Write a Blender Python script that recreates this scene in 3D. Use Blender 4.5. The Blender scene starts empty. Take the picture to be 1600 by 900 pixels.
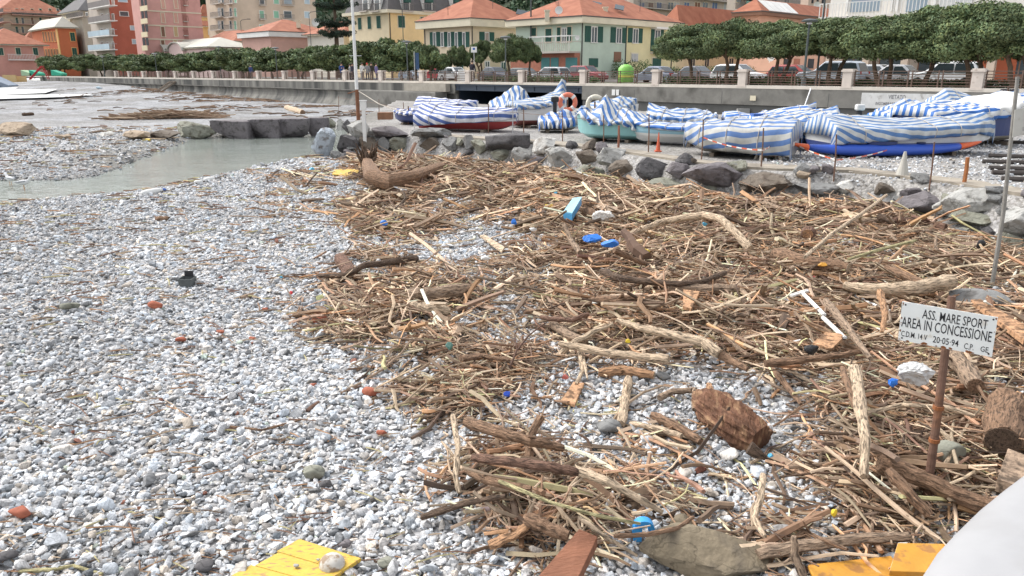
import bpy, bmesh, math, random
import numpy as np
from mathutils import Vector, Matrix
R = math.radians
scene = bpy.context.scene
COL = scene.collection
# ------------------------------------------------------------------ camera, sky, sun, exposure
F_PX, CX, CY = 1186.0, 800.0, 450.0          # focal length and centre in pixels of the 1600 px photograph
PITCH = math.atan(337.0 / 1186.0)
HCAM = 2.9
cam = bpy.data.cameras.new('camera'); cam.sensor_width = 36.0; cam.lens = 36.0 * F_PX / 1600.0
cam.clip_start = 0.05; cam.clip_end = 3000
cam_o = bpy.data.objects.new('camera', cam); COL.objects.link(cam_o)
cam_o.location = (0, 0, HCAM); cam_o.rotation_euler = (math.pi / 2 - PITCH, 0, 0)
scene.camera = cam_o
SUN_EL, SUN_AZ = 52.0, -60.0                  # azimuth from +Y towards +X
w = bpy.data.worlds.new('World'); scene.world = w; w.use_nodes = True
nt = w.node_tree; nt.nodes.clear()
wo = nt.nodes.new('ShaderNodeOutputWorld'); bg = nt.nodes.new('ShaderNodeBackground')
sky = nt.nodes.new('ShaderNodeTexSky'); sky.sky_type = 'NISHITA'; sky.sun_disc = False
sky.sun_elevation = R(SUN_EL); sky.sun_rotation = R(SUN_AZ); sky.dust_density = 3.0; sky.air_density = 1.0
hs = nt.nodes.new('ShaderNodeHueSaturation'); hs.inputs['Saturation'].default_value = 0.22
nt.links.new(sky.outputs[0], hs.inputs['Color']); nt.links.new(hs.outputs[0], bg.inputs[0])
bg.inputs[1].default_value = 0.15; nt.links.new(bg.outputs[0], wo.inputs[0])
sun = bpy.data.lights.new('sun', 'SUN'); sun.energy = 1.0; sun.angle = R(30); sun.color = (1.0, 0.96, 0.9)
sun_o = bpy.data.objects.new('sun', sun); COL.objects.link(sun_o)
sd = Vector((math.sin(R(SUN_AZ)) * math.cos(R(SUN_EL)), math.cos(R(SUN_AZ)) * math.cos(R(SUN_EL)), math.sin(R(SUN_EL))))
sun_o.rotation_euler = sd.to_track_quat('Z', 'Y').to_euler()
scene.view_settings.view_transform = 'Standard'; scene.view_settings.look = 'None'
scene.view_settings.exposure = 1.1; scene.view_settings.gamma = 1.0
scene.view_settings.use_curve_mapping = False
scene.cycles.max_bounces = 5; scene.cycles.diffuse_bounces = 3; scene.cycles.glossy_bounces = 2
scene.cycles.transparent_max_bounces = 6; scene.cycles.transmission_bounces = 2; scene.cycles.volume_bounces = 0

# ------------------------------------------------------------------ mapping between the photograph and the world
cp, sp = math.cos(PITCH), math.sin(PITCH)
def ray(px, py):
    x = (px - CX) / F_PX; y = (CY - py) / F_PX
    return np.array([x, cp + y * sp, -sp + y * cp])
def G(px, py, z=0.0):                          # pixel -> point on the level z
    d = ray(px, py); k = (z - HCAM) / d[2]
    return np.array([0, 0, HCAM]) + d * k
def A(px, py, Y):                              # pixel -> point at forward distance Y
    d = ray(px, py); return np.array([0, 0, HCAM]) + d * (Y / d[1])
def proj(x, y, z):
    zc = y * cp - (z - HCAM) * sp
    yc = y * sp + (z - HCAM) * cp
    return CX + F_PX * x / zc, CY - F_PX * yc / zc, zc
def kx(px): return (px - CX) / F_PX * cp
U = np.array([-0.6934, 0.7206]); N = np.array([0.7206, 0.6934])   # along the sea wall (away) / inland
P0 = np.array([20.7, 34.9]); C0 = float(P0 @ N)
def PT(px, t):                                 # pixel column + distance inland of the wall edge -> XY
    k = kx(px); Y = (C0 + t) / (k * N[0] + N[1]); return np.array([k * Y, Y])
def ST(s, t): return P0 + U * s + N * t
def sco(p): return float((np.asarray(p)[:2] - P0) @ U)
ZP = 2.05                                      # promenade level
# ------------------------------------------------------------------ noise and masks
class VNoise:
    def __init__(s, seed, n=64):
        s.g = np.random.RandomState(seed).rand(n, n); s.n = n
    def __call__(s, x, y):
        x = np.asarray(x, float); y = np.asarray(y, float)
        xi = np.floor(x).astype(int); yi = np.floor(y).astype(int); fx = x - xi; fy = y - yi
        fx = fx * fx * (3 - 2 * fx); fy = fy * fy * (3 - 2 * fy); n = s.n
        a = s.g[xi % n, yi % n]; b = s.g[(xi + 1) % n, yi % n]; c = s.g[xi % n, (yi + 1) % n]; d = s.g[(xi + 1) % n, (yi + 1) % n]
        return (a * (1 - fx) + b * fx) * (1 - fy) + (c * (1 - fx) + d * fx) * fy
NZ = [VNoise(k) for k in range(8)]
def fbm(x, y, k=0, o=3):
    v = 0; a = 0.5; t = 0
    for i in range(o):
        v = v + a * NZ[(k + i) % 8](np.asarray(x) * 2 ** i + 7.3 * i, np.asarray(y) * 2 ** i + 3.1 * i); t += a; a *= 0.5
    return v / t
def sdist(x, y, poly):                         # signed distance, positive inside
    x = np.asarray(x, float); y = np.asarray(y, float)
    d = np.full(np.broadcast(x, y).shape, 1e9); ins = np.zeros(d.shape, bool); n = len(poly)
    for i in range(n):
        ax, ay = poly[i]; bx, by = poly[(i + 1) % n]
        ex, ey = bx - ax, by - ay; wx, wy = x - ax, y - ay
        t = np.clip((wx * ex + wy * ey) / (ex * ex + ey * ey + 1e-12), 0, 1)
        d = np.minimum(d, np.hypot(wx - t * ex, wy - t * ey))
        c = ((ay > y) != (by > y)) & (x < (bx - ax) * (y - ay) / ((by - ay) if by != ay else 1e-9) + ax)
        ins ^= c
    return np.where(ins, d, -d)
def sm(a, b, x):
    t = np.clip((x - a) / (b - a), 0, 1); return t * t * (3 - 2 * t)
WAT_Z = -0.14
stream_px = [(-60, 322), (0, 318), (100, 309), (200, 300), (290, 281), (380, 263), (480, 244), (520, 238), (545, 222), (560, 205), (500, 200),
             (495, 212), (330, 216), (300, 219), (285, 228), (250, 241), (215, 256), (165, 276), (100, 284), (0, 284), (-60, 286)]
STREAM = [tuple(G(a, b, WAT_Z)[:2]) for a, b in stream_px]
EDGE_PX = [(497, 232), (530, 236), (600, 234), (700, 244), (800, 252), (900, 266), (1000, 287), (1100, 300), (1200, 308), (1300, 312), (1400, 325), (1500, 350), (1600, 385), (1800, 440)]
EDGE = [tuple(G(a, b, 0.3)[:2]) for a, b in EDGE_PX]
PLAT = EDGE + [(26, 12), tuple(ST(-22, -0.2)), tuple(PT(600, -0.2)), tuple(G(508, 190, 0.7)[:2])]
PLZ = 0.7
def hgt(x, y):
    x = np.asarray(x, float); y = np.asarray(y, float)
    z = (fbm(x * 0.35, y * 0.35, 1) - 0.5) * 0.16
    ds = sdist(x, y, STREAM)
    z = z * sm(0.0, -2.5, ds) - 0.34 * sm(-1.3, 0.9, ds)
    dp = sdist(x, y, PLAT)
    z = z + (PLZ - z) * sm(0.75, 1.25, dp)
    t = (x * N[0] + y * N[1]) - C0
    far = sm(70, 135, y) * sm(-32, -1, t)
    z = z + 1.35 * far * (1 - sm(0.75, 1.25, dp))
    z = z + 0.5 * sm(-14, -24, x) * sm(80, 40, y) * 0
    return z
def gz(x, y): return float(hgt(x, y) + (debris(x, y) * 0.10 * sm(0, -0.6, sdist(x, y, PLAT))))
_KS = np.geomspace(2.5, 260, 700)
def GP(px, py, dz=0.0):                        # pixel -> first point where its ray meets the beach surface (+dz)
    d = ray(px, py); 
    if d[2] > -0.003: return G(px, py, dz)
    k = _KS / d[1]; X, Y_, Z = d[0] * k, d[1] * k, HCAM + d[2] * k
    h = hgt(X, Y_) + debris(X, Y_) * 0.10 * sm(0, -0.6, sdist(X, Y_, PLAT)) + dz; b = np.nonzero(Z <= h)[0]
    if len(b) == 0 or b[0] == 0: return G(px, py, dz)
    i = b[0]; f = (Z[i - 1] - h[i - 1]) / ((Z[i - 1] - h[i - 1]) - (Z[i] - h[i]) + 1e-9); kk = k[i - 1] + (k[i] - k[i - 1]) * f
    return np.array([0, 0, HCAM]) + d * kk
DMAP = ["00000000012688852000000000000000", "00000001232689999986300000000000", "00000001222544358999999999996311", "00010000111653116789999999999996",
        "00000011112631136899999999999999", "00000000255578776799999999999956", "00000000147786534689999999999966", "00000000014687333589999999999999",
        "00000000000488887445689999999999", "00000000000478864333333563799999", "00000000000026863212333236999999", "00000000000001797312443234899999",
        "00000000000000899854434334899999", "00000000000001799998655334786666", "00000000000001368999865656887555", "00000000000000135788422688765333",
        "00000000000000012454111365332222"]
DM = np.array([[int(c) for c in r] for r in DMAP], float) / 9.0
def debris(x, y, z=0.05):
    px, py, zc = proj(np.asarray(x, float), np.asarray(y, float), z)
    px = px + (fbm(np.asarray(x) * 1.1, np.asarray(y) * 1.1, 3) - 0.5) * 90 * 6 / np.maximum(zc, 4)
    gx = np.clip((px - 25) / 50, 0, 30.999); gy = np.clip((py - 240) / 40, 0, 15.999)
    i = gx.astype(int); j = gy.astype(int); fx = gx - i; fy = gy - j
    d = (DM[j, i] * (1 - fx) + DM[j, i + 1] * fx) * (1 - fy) + (DM[j + 1, i] * (1 - fx) + DM[j + 1, i + 1] * fx) * fy
    d = np.clip(d * 1.25 - .16, 0, 1); d = d * (.42 + .58 * d)
    d = d * sm(2150, 1720, px)
    d = np.where((py < 222) | (zc < 0.5), 0, d)
    return d

# ------------------------------------------------------------------ materials
MATS = {}
def lin(c): return tuple(((v / 255.0) / 12.92 if v / 255.0 < 0.04045 else ((v / 255.0 + 0.055) / 1.055) ** 2.4) for v in c)
def pm(name, rgb, rough=0.75, var=0.18, scale=3.0, bump=0.0, bscale=None, metal=0.0, spec=0.35, attr=None, detail=5.0, stretch=None, dirt=None, gco=False, crack=0):
    """procedural principled material: base colour broken up by two noises, optional vertex-colour base, bump"""
    if name in MATS: return MATS[name]
    m = bpy.data.materials.new(name); m.use_nodes = True; t = m.node_tree; nd = t.nodes; ln = t.links
    b = nd['Principled BSDF']; b.inputs['Roughness'].default_value = rough; b.inputs['Metallic'].default_value = metal
    b.inputs['Specular IOR Level'].default_value = spec
    tc = nd.new('ShaderNodeTexCoord'); src = tc.outputs['Object']
    if gco: ga = nd.new('ShaderNodeAttribute'); ga.attribute_name = 'gco'; src = ga.outputs['Vector']
    if stretch:
        mp = nd.new('ShaderNodeMapping'); mp.inputs['Scale'].default_value = stretch; ln.new(src, mp.inputs[0]); src = mp.outputs[0]
    n1 = nd.new('ShaderNodeTexNoise'); n1.inputs['Scale'].default_value = scale; n1.inputs['Detail'].default_value = detail
    n1.inputs['Roughness'].default_value = 0.65; ln.new(src, n1.inputs['Vector'])
    mr = nd.new('ShaderNodeMapRange'); mr.inputs[1].default_value = 0.25; mr.inputs[2].default_value = 0.75
    mr.inputs[3].default_value = 1 - var; mr.inputs[4].default_value = 1 + var; ln.new(n1.outputs[0], mr.inputs[0])
    mx = nd.new('ShaderNodeVectorMath'); mx.operation = 'SCALE'; ln.new(mr.outputs[0], mx.inputs['Scale'])
    if attr:
        at = nd.new('ShaderNodeAttribute'); at.attribute_name = attr; ln.new(at.outputs['Color'], mx.inputs[0])
    else: mx.inputs[0].default_value = rgb[:3]
    out = mx.outputs[0]
    if dirt:                                    # (rgb, scale, low, high): stains with a shape of their own
        n2 = nd.new('ShaderNodeTexNoise'); n2.inputs['Scale'].default_value = dirt[1]; n2.inputs['Detail'].default_value = 6
        ln.new(src, n2.inputs['Vector'])
        m2 = nd.new('ShaderNodeMapRange'); m2.inputs[1].default_value = dirt[2]; m2.inputs[2].default_value = dirt[3]; ln.new(n2.outputs[0], m2.inputs[0])
        mi = nd.new('ShaderNodeMix'); mi.data_type = 'RGBA'; ln.new(m2.outputs[0], mi.inputs[0]); ln.new(out, mi.inputs[6]); mi.inputs[7].default_value = (*dirt[0], 1)
        out = mi.outputs[2]
    if crack:                                   # thin fracture lines
        vq = nd.new('ShaderNodeTexVoronoi'); vq.feature = 'DISTANCE_TO_EDGE'; vq.inputs['Scale'].default_value = crack
        nw = nd.new('ShaderNodeTexNoise'); nw.inputs['Scale'].default_value = crack * 2; nw.inputs['Detail'].default_value = 4; ln.new(src, nw.inputs['Vector'])
        va = nd.new('ShaderNodeVectorMath'); va.operation = 'MULTIPLY_ADD'; va.inputs[1].default_value = (1.1 / crack,) * 3; ln.new(nw.outputs['Color'], va.inputs[0]); ln.new(src, va.inputs[2]); ln.new(va.outputs[0], vq.inputs['Vector'])
        mq = nd.new('ShaderNodeMapRange'); mq.inputs[1].default_value = 0.0; mq.inputs[2].default_value = 0.02; mq.inputs[3].default_value = 0.55; mq.inputs[4].default_value = 1.0; ln.new(vq.outputs['Distance'], mq.inputs[0])
        vs_ = nd.new('ShaderNodeVectorMath'); vs_.operation = 'SCALE'; ln.new(out, vs_.inputs[0]); ln.new(mq.outputs[0], vs_.inputs['Scale']); out = vs_.outputs[0]
    ln.new(out, b.inputs['Base Color'])
    if bump:
        n3 = nd.new('ShaderNodeTexNoise'); n3.inputs['Scale'].default_value = bscale or scale * 4; n3.inputs['Detail'].default_value = 5; ln.new(src, n3.inputs['Vector'])
        bp = nd.new('ShaderNodeBump'); bp.inputs['Strength'].default_value = bump; bp.inputs['Distance'].default_value = 0.02
        ln.new(n3.outputs[0], bp.inputs['Height']); ln.new(bp.outputs[0], b.inputs['Normal'])
    MATS[name] = m; return m
# ------------------------------------------------------------------ mesh builder
def mesh_np(name, V, loops, starts, totals, col=None, smooth=False, uv=None):
    me = bpy.data.meshes.new(name)
    me.vertices.add(len(V)); me.vertices.foreach_set('co', np.ascontiguousarray(V, np.float32).ravel())
    me.loops.add(len(loops)); me.loops.foreach_set('vertex_index', np.ascontiguousarray(loops, np.int32))
    me.polygons.add(len(starts)); me.polygons.foreach_set('loop_start', np.ascontiguousarray(starts, np.int32))
    try: me.polygons.foreach_set('loop_total', np.ascontiguousarray(totals, np.int32))
    except Exception: pass
    me.polygons.foreach_set('use_smooth', np.full(len(starts), smooth, bool))
    if col is not None:
        a = me.color_attributes.new('col', 'FLOAT_COLOR', 'POINT')
        c = np.ones((len(V), 4), np.float32); c[:, :3] = col; a.data.foreach_set('color', c.ravel())
    me.update(calc_edges=True); return me
class MB:
    def __init__(s): s.v = []; s.f = []; s.c = []; s.cc = None; s.g = []
    def add(s, vs, fs, g=None):
        o = len(s.v); s.g += [tuple(map(float, q)) for q in (g if g is not None else vs)]; s.v += [tuple(map(float, p)) for p in vs]; s.f += [tuple(i + o for i in f) for f in fs]
        s.c += [s.cc or (1, 1, 1)] * len(vs); return s
    def ob(s, o, a, b, c):                       # parallelepiped from a corner and three edge vectors
        o, a, b, c = (np.array(q, float) for q in (o, a, b, c))
        if np.dot(np.cross(a, b), c) < 0: a, b = b, a
        P = [o, o + a, o + a + b, o + b, o + c, o + a + c, o + a + b + c, o + b + c]
        return s.add(P, [(0, 3, 2, 1), (4, 5, 6, 7), (0, 1, 5, 4), (1, 2, 6, 5), (2, 3, 7, 6), (3, 0, 4, 7)])
    def box(s, x, y, z, sx, sy, sz, rz=0):       # centre of the base x,y,z
        c, q = math.cos(rz), math.sin(rz); a = np.array([c * sx, q * sx, 0]); b = np.array([-q * sy, c * sy, 0])
        return s.ob(np.array([x, y, z]) - a / 2 - b / 2, a, b, (0, 0, sz))
    def bar(s, p, q, w, h=None):                 # square bar between two points
        p, q = np.array(p, float), np.array(q, float); h = h or w; d = q - p; d /= np.linalg.norm(d) + 1e-9
        a = np.cross(d, (0, 0, 1.0)); a = a / np.linalg.norm(a) if np.linalg.norm(a) > 1e-3 else np.array([1.0, 0, 0]); b = np.cross(a, d)
        return s.ob(p - a * w / 2 - b * h / 2, a * w, b * h, q - p)
    def tube(s, pts, rad, n=8, cap=True, jit=0.0, rng=None, flat=1.0):
        pts = [np.array(p, float) for p in pts]; K = len(pts)
        if not hasattr(rad, '__len__'): rad = [rad] * K
        vs = []; prev = None; g = []; arc = 0.0
        for i in range(K):
            if i: arc += float(np.linalg.norm(pts[i] - pts[i - 1]))
            d = pts[min(i + 1, K - 1)] - pts[max(i - 1, 0)]; d = d / (np.linalg.norm(d) + 1e-9)
            if prev is None:
                a = np.cross(d, (0, 0, 1.0))
                if np.linalg.norm(a) < 0.05: a = np.cross(d, (0, 1.0, 0))
            else: a = prev - d * np.dot(prev, d)
            a = a / (np.linalg.norm(a) + 1e-9); prev = a; b = np.cross(d, a)
            for k in range(n):
                th = 2 * math.pi * k / n; r = rad[i] * (1 + (rng.uniform(-jit, jit) if rng else 0))
                vs.append(pts[i] + a * math.cos(th) * r + b * math.sin(th) * r * flat); g.append((arc * .9 + pts[0][0] * 3, math.cos(th) * r * 5 + pts[0][1] * 3, math.sin(th) * r * 5))
        fs = [(i * n + k, i * n + (k + 1) % n, (i + 1) * n + (k + 1) % n, (i + 1) * n + k) for i in range(K - 1) for k in range(n)]
        if cap: fs += [tuple(range(n))[::-1], tuple((K - 1) * n + k for k in range(n))]
        return s.add(vs, fs, g)
    def lathe(s, prof, n=16, o=(0, 0, 0)):
        vs = [(o[0] + r * math.cos(2 * math.pi * k / n), o[1] + r * math.sin(2 * math.pi * k / n), o[2] + z) for r, z in prof for k in range(n)]
        K = len(prof); fs = [(i * n + k, i * n + (k + 1) % n, (i + 1) * n + (k + 1) % n, (i + 1) * n + k) for i in range(K - 1) for k in range(n)]
        fs += [tuple(range(n))[::-1], tuple((K - 1) * n + k for k in range(n))]; return s.add(vs, fs)
    def prism(s, poly, z0, z1):
        n = len(poly); zz0 = z0 if hasattr(z0, '__len__') else [z0] * n; zz1 = z1 if hasattr(z1, '__len__') else [z1] * n
        ar = sum(poly[i][0] * poly[(i + 1) % n][1] - poly[(i + 1) % n][0] * poly[i][1] for i in range(n))
        idx = list(range(n)) if ar > 0 else list(range(n))[::-1]
        vs = [(poly[i][0], poly[i][1], zz0[i]) for i in idx] + [(poly[i][0], poly[i][1], zz1[i]) for i in idx]
        return s.add(vs, [tuple(range(n))[::-1], tuple(range(n, 2 * n))] + [(i, (i + 1) % n, n + (i + 1) % n, n + i) for i in range(n)])
    def ball(s, c, r, sub=2, sc=(1, 1, 1)):
        bm = bmesh.new(); bmesh.ops.create_icosphere(bm, subdivisions=sub, radius=1); bm.verts.ensure_lookup_table()
        vs = [(c[0] + q.co.x * r * sc[0], c[1] + q.co.y * r * sc[1], c[2] + q.co.z * r * sc[2]) for q in bm.verts]
        fs = [tuple(x.index for x in f.verts) for f in bm.faces]; bm.free(); return s.add(vs, fs)
    def build(s, name, mat, parent=None, smooth=False, bevel=0, world=True):
        me = bpy.data.meshes.new(name); V = s.v
        if parent is not None and world:
            q = parent
            while q.parent is not None: q = q.parent
            L = q.location; V = [(a - L.x, b - L.y, c - L.z) for a, b, c in V]
        me.from_pydata(V, [], s.f); me.materials.append(mat)
        if mat.name.startswith('driftwood'):
            a = me.attributes.new('gco', 'FLOAT_VECTOR', 'POINT'); a.data.foreach_set('vector', np.array(s.g, np.float32).ravel())
        if s.cc:
            a = me.color_attributes.new('col', 'FLOAT_COLOR', 'POINT')
            a.data.foreach_set('color', np.array([(*c, 1) for c in s.c], np.float32).ravel())
        if smooth: me.polygons.foreach_set('use_smooth', [True] * len(me.polygons))
        me.update()
        o = bpy.data.objects.new(name, me); COL.objects.link(o)
        if parent is not None: o.parent = parent
        if bevel:
            b = o.modifiers.new('bevel', 'BEVEL'); b.width = bevel; b.segments = 2; b.limit_method = 'ANGLE'
        return o
def tag(o, label, cat, group=None, kind=None):
    if label: o['label'] = label
    if cat: o['category'] = cat
    if group: o['group'] = group
    if kind: o['kind'] = kind
    return o
def thing(name, label, cat, loc=(0, 0, 0), rz=0, group=None):
    o = bpy.data.objects.new(name, None); COL.objects.link(o); o.location = [float(q) for q in loc]; o.rotation_euler = (0, 0, rz)
    o.empty_display_size = 0.2
    return tag(o, label, cat, group)
def struct(o): o['kind'] = 'structure'; return o
def copy_tree(o, parent=None):
    c = o.copy(); COL.objects.link(c); c.parent = parent
    for ch in [q for q in list(COL.objects) if q.parent == o]: copy_tree(ch, c)
    return c
def recenter(o):
    """put the origin of a one-mesh thing at its base centre"""
    me = o.data; n = len(me.vertices); V = np.empty(n * 3, np.float32); me.vertices.foreach_get('co', V); V = V.reshape(-1, 3)
    c = np.array([(V[:, 0].min() + V[:, 0].max()) / 2, (V[:, 1].min() + V[:, 1].max()) / 2, V[:, 2].min()])
    me.vertices.foreach_set('co', (V - c).ravel()); me.update(); o.location = o.location + Vector(c.tolist()); return o
# ------------------------------------------------------------------ beach terrain
def ground_material():
    m = bpy.data.materials.new('shingle_ground'); m.use_nodes = True; t = m.node_tree; nd = t.nodes; ln = t.links
    b = nd['Principled BSDF']; b.inputs['Roughness'].default_value = 0.85; b.inputs['Specular IOR Level'].default_value = 0.25
    tc = nd.new('ShaderNodeTexCoord')
    def vor(scale):
        v = nd.new('ShaderNodeTexVoronoi'); v.inputs['Scale'].default_value = scale; ln.new(tc.outputs['Object'], v.inputs['Vector']); return v
    def noi(scale, d=5):
        n = nd.new('ShaderNodeTexNoise'); n.inputs['Scale'].default_value = scale; n.inputs['Detail'].default_value = d; ln.new(tc.outputs['Object'], n.inputs['Vector']); return n
    def ramp(src, stops):
        r = nd.new('ShaderNodeValToRGB'); e = r.color_ramp.elements
        while len(e) < len(stops): e.new(0.5)
        for q, (p, c) in zip(e, stops): q.position = p; q.color = (*c, 1)
        ln.new(src, r.inputs[0]); return r.outputs[0]
    def mix(f, a, c, kind='MIX'):
        x = nd.new('ShaderNodeMix'); x.data_type = 'RGBA'; x.blend_type = kind
        if isinstance(f, float): x.inputs[0].default_value = f
        else: ln.new(f, x.inputs[0])
        for s, q in ((6, a), (7, c)):
            if isinstance(q, tuple): x.inputs[s].default_value = (*q, 1)
            else: ln.new(q, x.inputs[s])
        return x.outputs[2]
    def att(n):
        a = nd.new('ShaderNodeAttribute'); a.attribute_name = n; return a.outputs['Fac']
    v1 = vor(17.0); sp_ = nd.new('ShaderNodeSeparateColor'); ln.new(v1.outputs['Color'], sp_.inputs[0])
    peb = ramp(sp_.outputs[0], [(0.0, (0.12, 0.125, 0.13)), (0.16, (0.26, 0.265, 0.27)), (0.5, (0.42, 0.42, 0.43)), (0.8, (0.53, 0.53, 0.535)), (0.97, (0.60, 0.59, 0.57))])
    edge = ramp(v1.outputs['Distance'], [(0.0, (1, 1, 1)), (0.55, (0.9, 0.9, 0.9)), (0.95, (0.28, 0.27, 0.26))])
    peb = mix(1.0, peb, edge, 'MULTIPLY')
    blot = ramp(noi(0.35).outputs[0], [(0.35, (0.72, 0.71, 0.69)), (0.62, (1.06, 1.06, 1.07))]); peb = mix(1.0, peb, blot, 'MULTIPLY')
    fine = ramp(noi(30, 6).outputs[0], [(0.3, (0.03, 0.02, 0.014)), (0.5, (0.085, 0.057, 0.037)), (0.72, (0.19, 0.13, 0.085))])  # fine litter colour, darkened to stand in for shadow depth under the sticks
    dusty = ramp(noi(2.2, 8).outputs[0], [(0.3, (0.17, 0.15, 0.125)), (0.5, (0.27, 0.245, 0.21)), (0.7, (0.36, 0.335, 0.295))])
    dusty = mix(0.45, dusty, peb)
    wet = ramp(noi(5, 6).outputs[0], [(0.3, (0.10, 0.095, 0.08)), (0.7, (0.18, 0.17, 0.145))])
    farg = ramp(noi(1.1, 9).outputs[0], [(0.3, (0.165, 0.165, 0.165)), (0.5, (0.26, 0.262, 0.265)), (0.72, (0.38, 0.382, 0.386))])
    g2 = ramp(noi(5.5, 8).outputs[0], [(0.33, (0.62, 0.61, 0.59)), (0.5, (1.0, 1.0, 1.01)), (0.66, (1.35, 1.35, 1.36))]); farg = mix(1.0, farg, g2, 'MULTIPLY')
    g3 = ramp(noi(0.16, 6).outputs[0], [(0.42, (0.74, 0.72, 0.69)), (0.56, (1.05, 1.06, 1.08))]); farg = mix(1.0, farg, g3, 'MULTIPLY')
    c = mix(att('far'), peb, farg); c = mix(att('dusty'), c, dusty); c = mix(att('wet'), c, wet); c = mix(att('deb'), c, fine)
    ln.new(c, b.inputs['Base Color'])
    inv = nd.new('ShaderNodeMath'); inv.operation = 'SUBTRACT'; inv.inputs[0].default_value = 1.0; ln.new(v1.outputs['Distance'], inv.inputs[1])
    bp = nd.new('ShaderNodeBump'); bp.inputs['Strength'].default_value = 0.7; bp.inputs['Distance'].default_value = 0.03; ln.new(inv.outputs[0], bp.inputs['Height'])
    ln.new(bp.outputs[0], b.inputs['Normal'])
    return m
na, nr = 420, 520
ang = np.linspace(R(-62), R(62), na); rad = np.concatenate([[0.6], np.geomspace(1.5, 260, nr - 1)])
AA, RR = np.meshgrid(ang, rad, indexing='ij'); TX = np.sin(AA) * RR; TY = np.cos(AA) * RR
tt = TX * N[0] + TY * N[1] - C0
over = np.maximum(tt - 0.4, 0); TX = TX - N[0] * over; TY = TY - N[1] * over      # the beach sheet ends under the sea wall
TZ = hgt(TX, TY)
mound = debris(TX, TY) * 0.10 * sm(0, -0.6, sdist(TX, TY, PLAT)); TZ = TZ + mound
V = np.stack([TX, TY, TZ], -1).reshape(-1, 3)
ii, jj = np.meshgrid(np.arange(na - 1), np.arange(nr - 1), indexing='ij')
q = np.stack([ii * nr + jj, ii * nr + jj + 1, (ii + 1) * nr + jj + 1, (ii + 1) * nr + jj], -1).reshape(-1, 4)
me = mesh_np('beach', V, q.ravel(), np.arange(len(q)) * 4, np.full(len(q), 4), smooth=True)
fl = [np.clip(debris(TX, TY) * 1.5 - 0.25, 0, 1) * sm(0.5, -0.1, sdist(TX, TY, PLAT)), sm(0.1, 1.2, sdist(TX, TY, PLAT)) * (0.85 - 0.65 * sm(9, 14, TX) * sm(30, 24, TY)),
      sm(-1.0 , -0.1, sdist(TX, TY, STREAM)) + 0.0 * TX, sm(24, 60, TY) * 0.9 + 0 * TX]
sdm = sdist(TX, TY, STREAM); farside = sm(0.0, 2.0, TY - np.interp(TX, [-30, -12, -3], [18, 24, 40]))
fl[2] = np.clip(np.maximum(fl[2] * 0.85, 0.75 * farside * sm(-4.5, -1.0, sdm) * sm(-5.2, -8, TX)), 0, 1)
for nm, a in zip(('deb', 'dusty', 'wet', 'far'), fl):
    at = me.attributes.new(nm, 'FLOAT', 'POINT'); at.data.foreach_set('value', np.ascontiguousarray(a, np.float32).ravel())
GM = ground_material(); me.materials.append(GM)
beach = bpy.data.objects.new('beach', me); COL.objects.link(beach); struct(beach)
# one wide sheet under everything, the open sea on the left
sea = MB().add([(-1500, -300, -0.6), (1500, -300, -0.6), (1500, 1800, -0.6), (-1500, 1800, -0.6)], [(0, 1, 2, 3)]).build('sea', pm('sea_water', (0.06, 0.10, 0.10), 0.15, 0.1, 0.2, 0.3, 1.5, spec=0.5)); struct(sea)
# stream water
wm = pm('stream_water', (0.25, 0.275, 0.25), 0.10, 0.22, 0.5, 0.8, 3.5, spec=0.6, stretch=(1, 2.2, 1))
wp = [(-60, 15), (-60, 60), (-8, 60), (-2, 34), (0, 30), (0, 24), (-4, 22), (-6, 15)]
wmb = MB().add([(-60, 12, WAT_Z), (2, 12, WAT_Z), (2, 60, WAT_Z), (-60, 60, WAT_Z)], [(0, 1, 2, 3)])
struct(wmb.build('stream', wm))
# ------------------------------------------------------------------ inland sheets
def strip(name, t0, t1, z0, z1, mat, s0=-80, s1=190, n=27):
    mb = MB()
    for i in range(n):
        a, b = s0 + (s1 - s0) * i / n, s0 + (s1 - s0) * (i + 1) / n
        mb.add([(*ST(a, t0), z0), (*ST(b, t0), z0), (*ST(b, t1), z1), (*ST(a, t1), z1)], [(3, 2, 1, 0)])
    return struct(mb.build(name, mat))
pave = pm('promenade_paving', (0.52, 0.48, 0.44), 0.8, 0.12, 1.2)
asph = pm('asphalt', (0.055, 0.055, 0.058), 0.85, 0.2, 2.0)
grass = pm('verge_soil', (0.09, 0.10, 0.05), 0.95, 0.4, 1.5)
strip('promenade', 0.0, 9.0, ZP, ZP, pave)
strip('verge', 9.0, 13.0, ZP + 0.01, ZP + 0.01, grass)
strip('road', 13.2, 25.0, ZP - 0.1, ZP - 0.1, asph)
strip('pavement', 25.2, 29.0, ZP + 0.06, ZP + 0.06, pave)
kb = MB(); o1 = ST(-80, 13.0); o2 = ST(-80, 25.0)
kb.ob((*o1, ZP - 0.2), (*(U * 270), 0), (*(N * 0.2), 0), (0, 0, 0.22)); kb.ob((*o2, ZP - 0.2), (*(U * 270), 0), (*(N * 0.2), 0), (0, 0, 0.27))
struct(kb.build('road_kerb', pm('kerb_stone', (0.35, 0.34, 0.32), 0.8)))
lm = MB()
for i in range(45):
    lm.ob((*ST(-70 + 6 * i, 19.0), ZP - 0.096), (*(U * 3), 0), (*(N * 0.12), 0), (0, 0, 0.002))
struct(lm.build('road_marking', pm('road_paint', (0.7, 0.7, 0.68), 0.7, 0.1)))
strip('town_ground', 29.0, 70.0, ZP + 0.05, ZP + 0.9, pave)
strip('town_ground', 70.0, 260.0, ZP + 0.9, 6.0, grass, s0=-250, s1=400)
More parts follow.
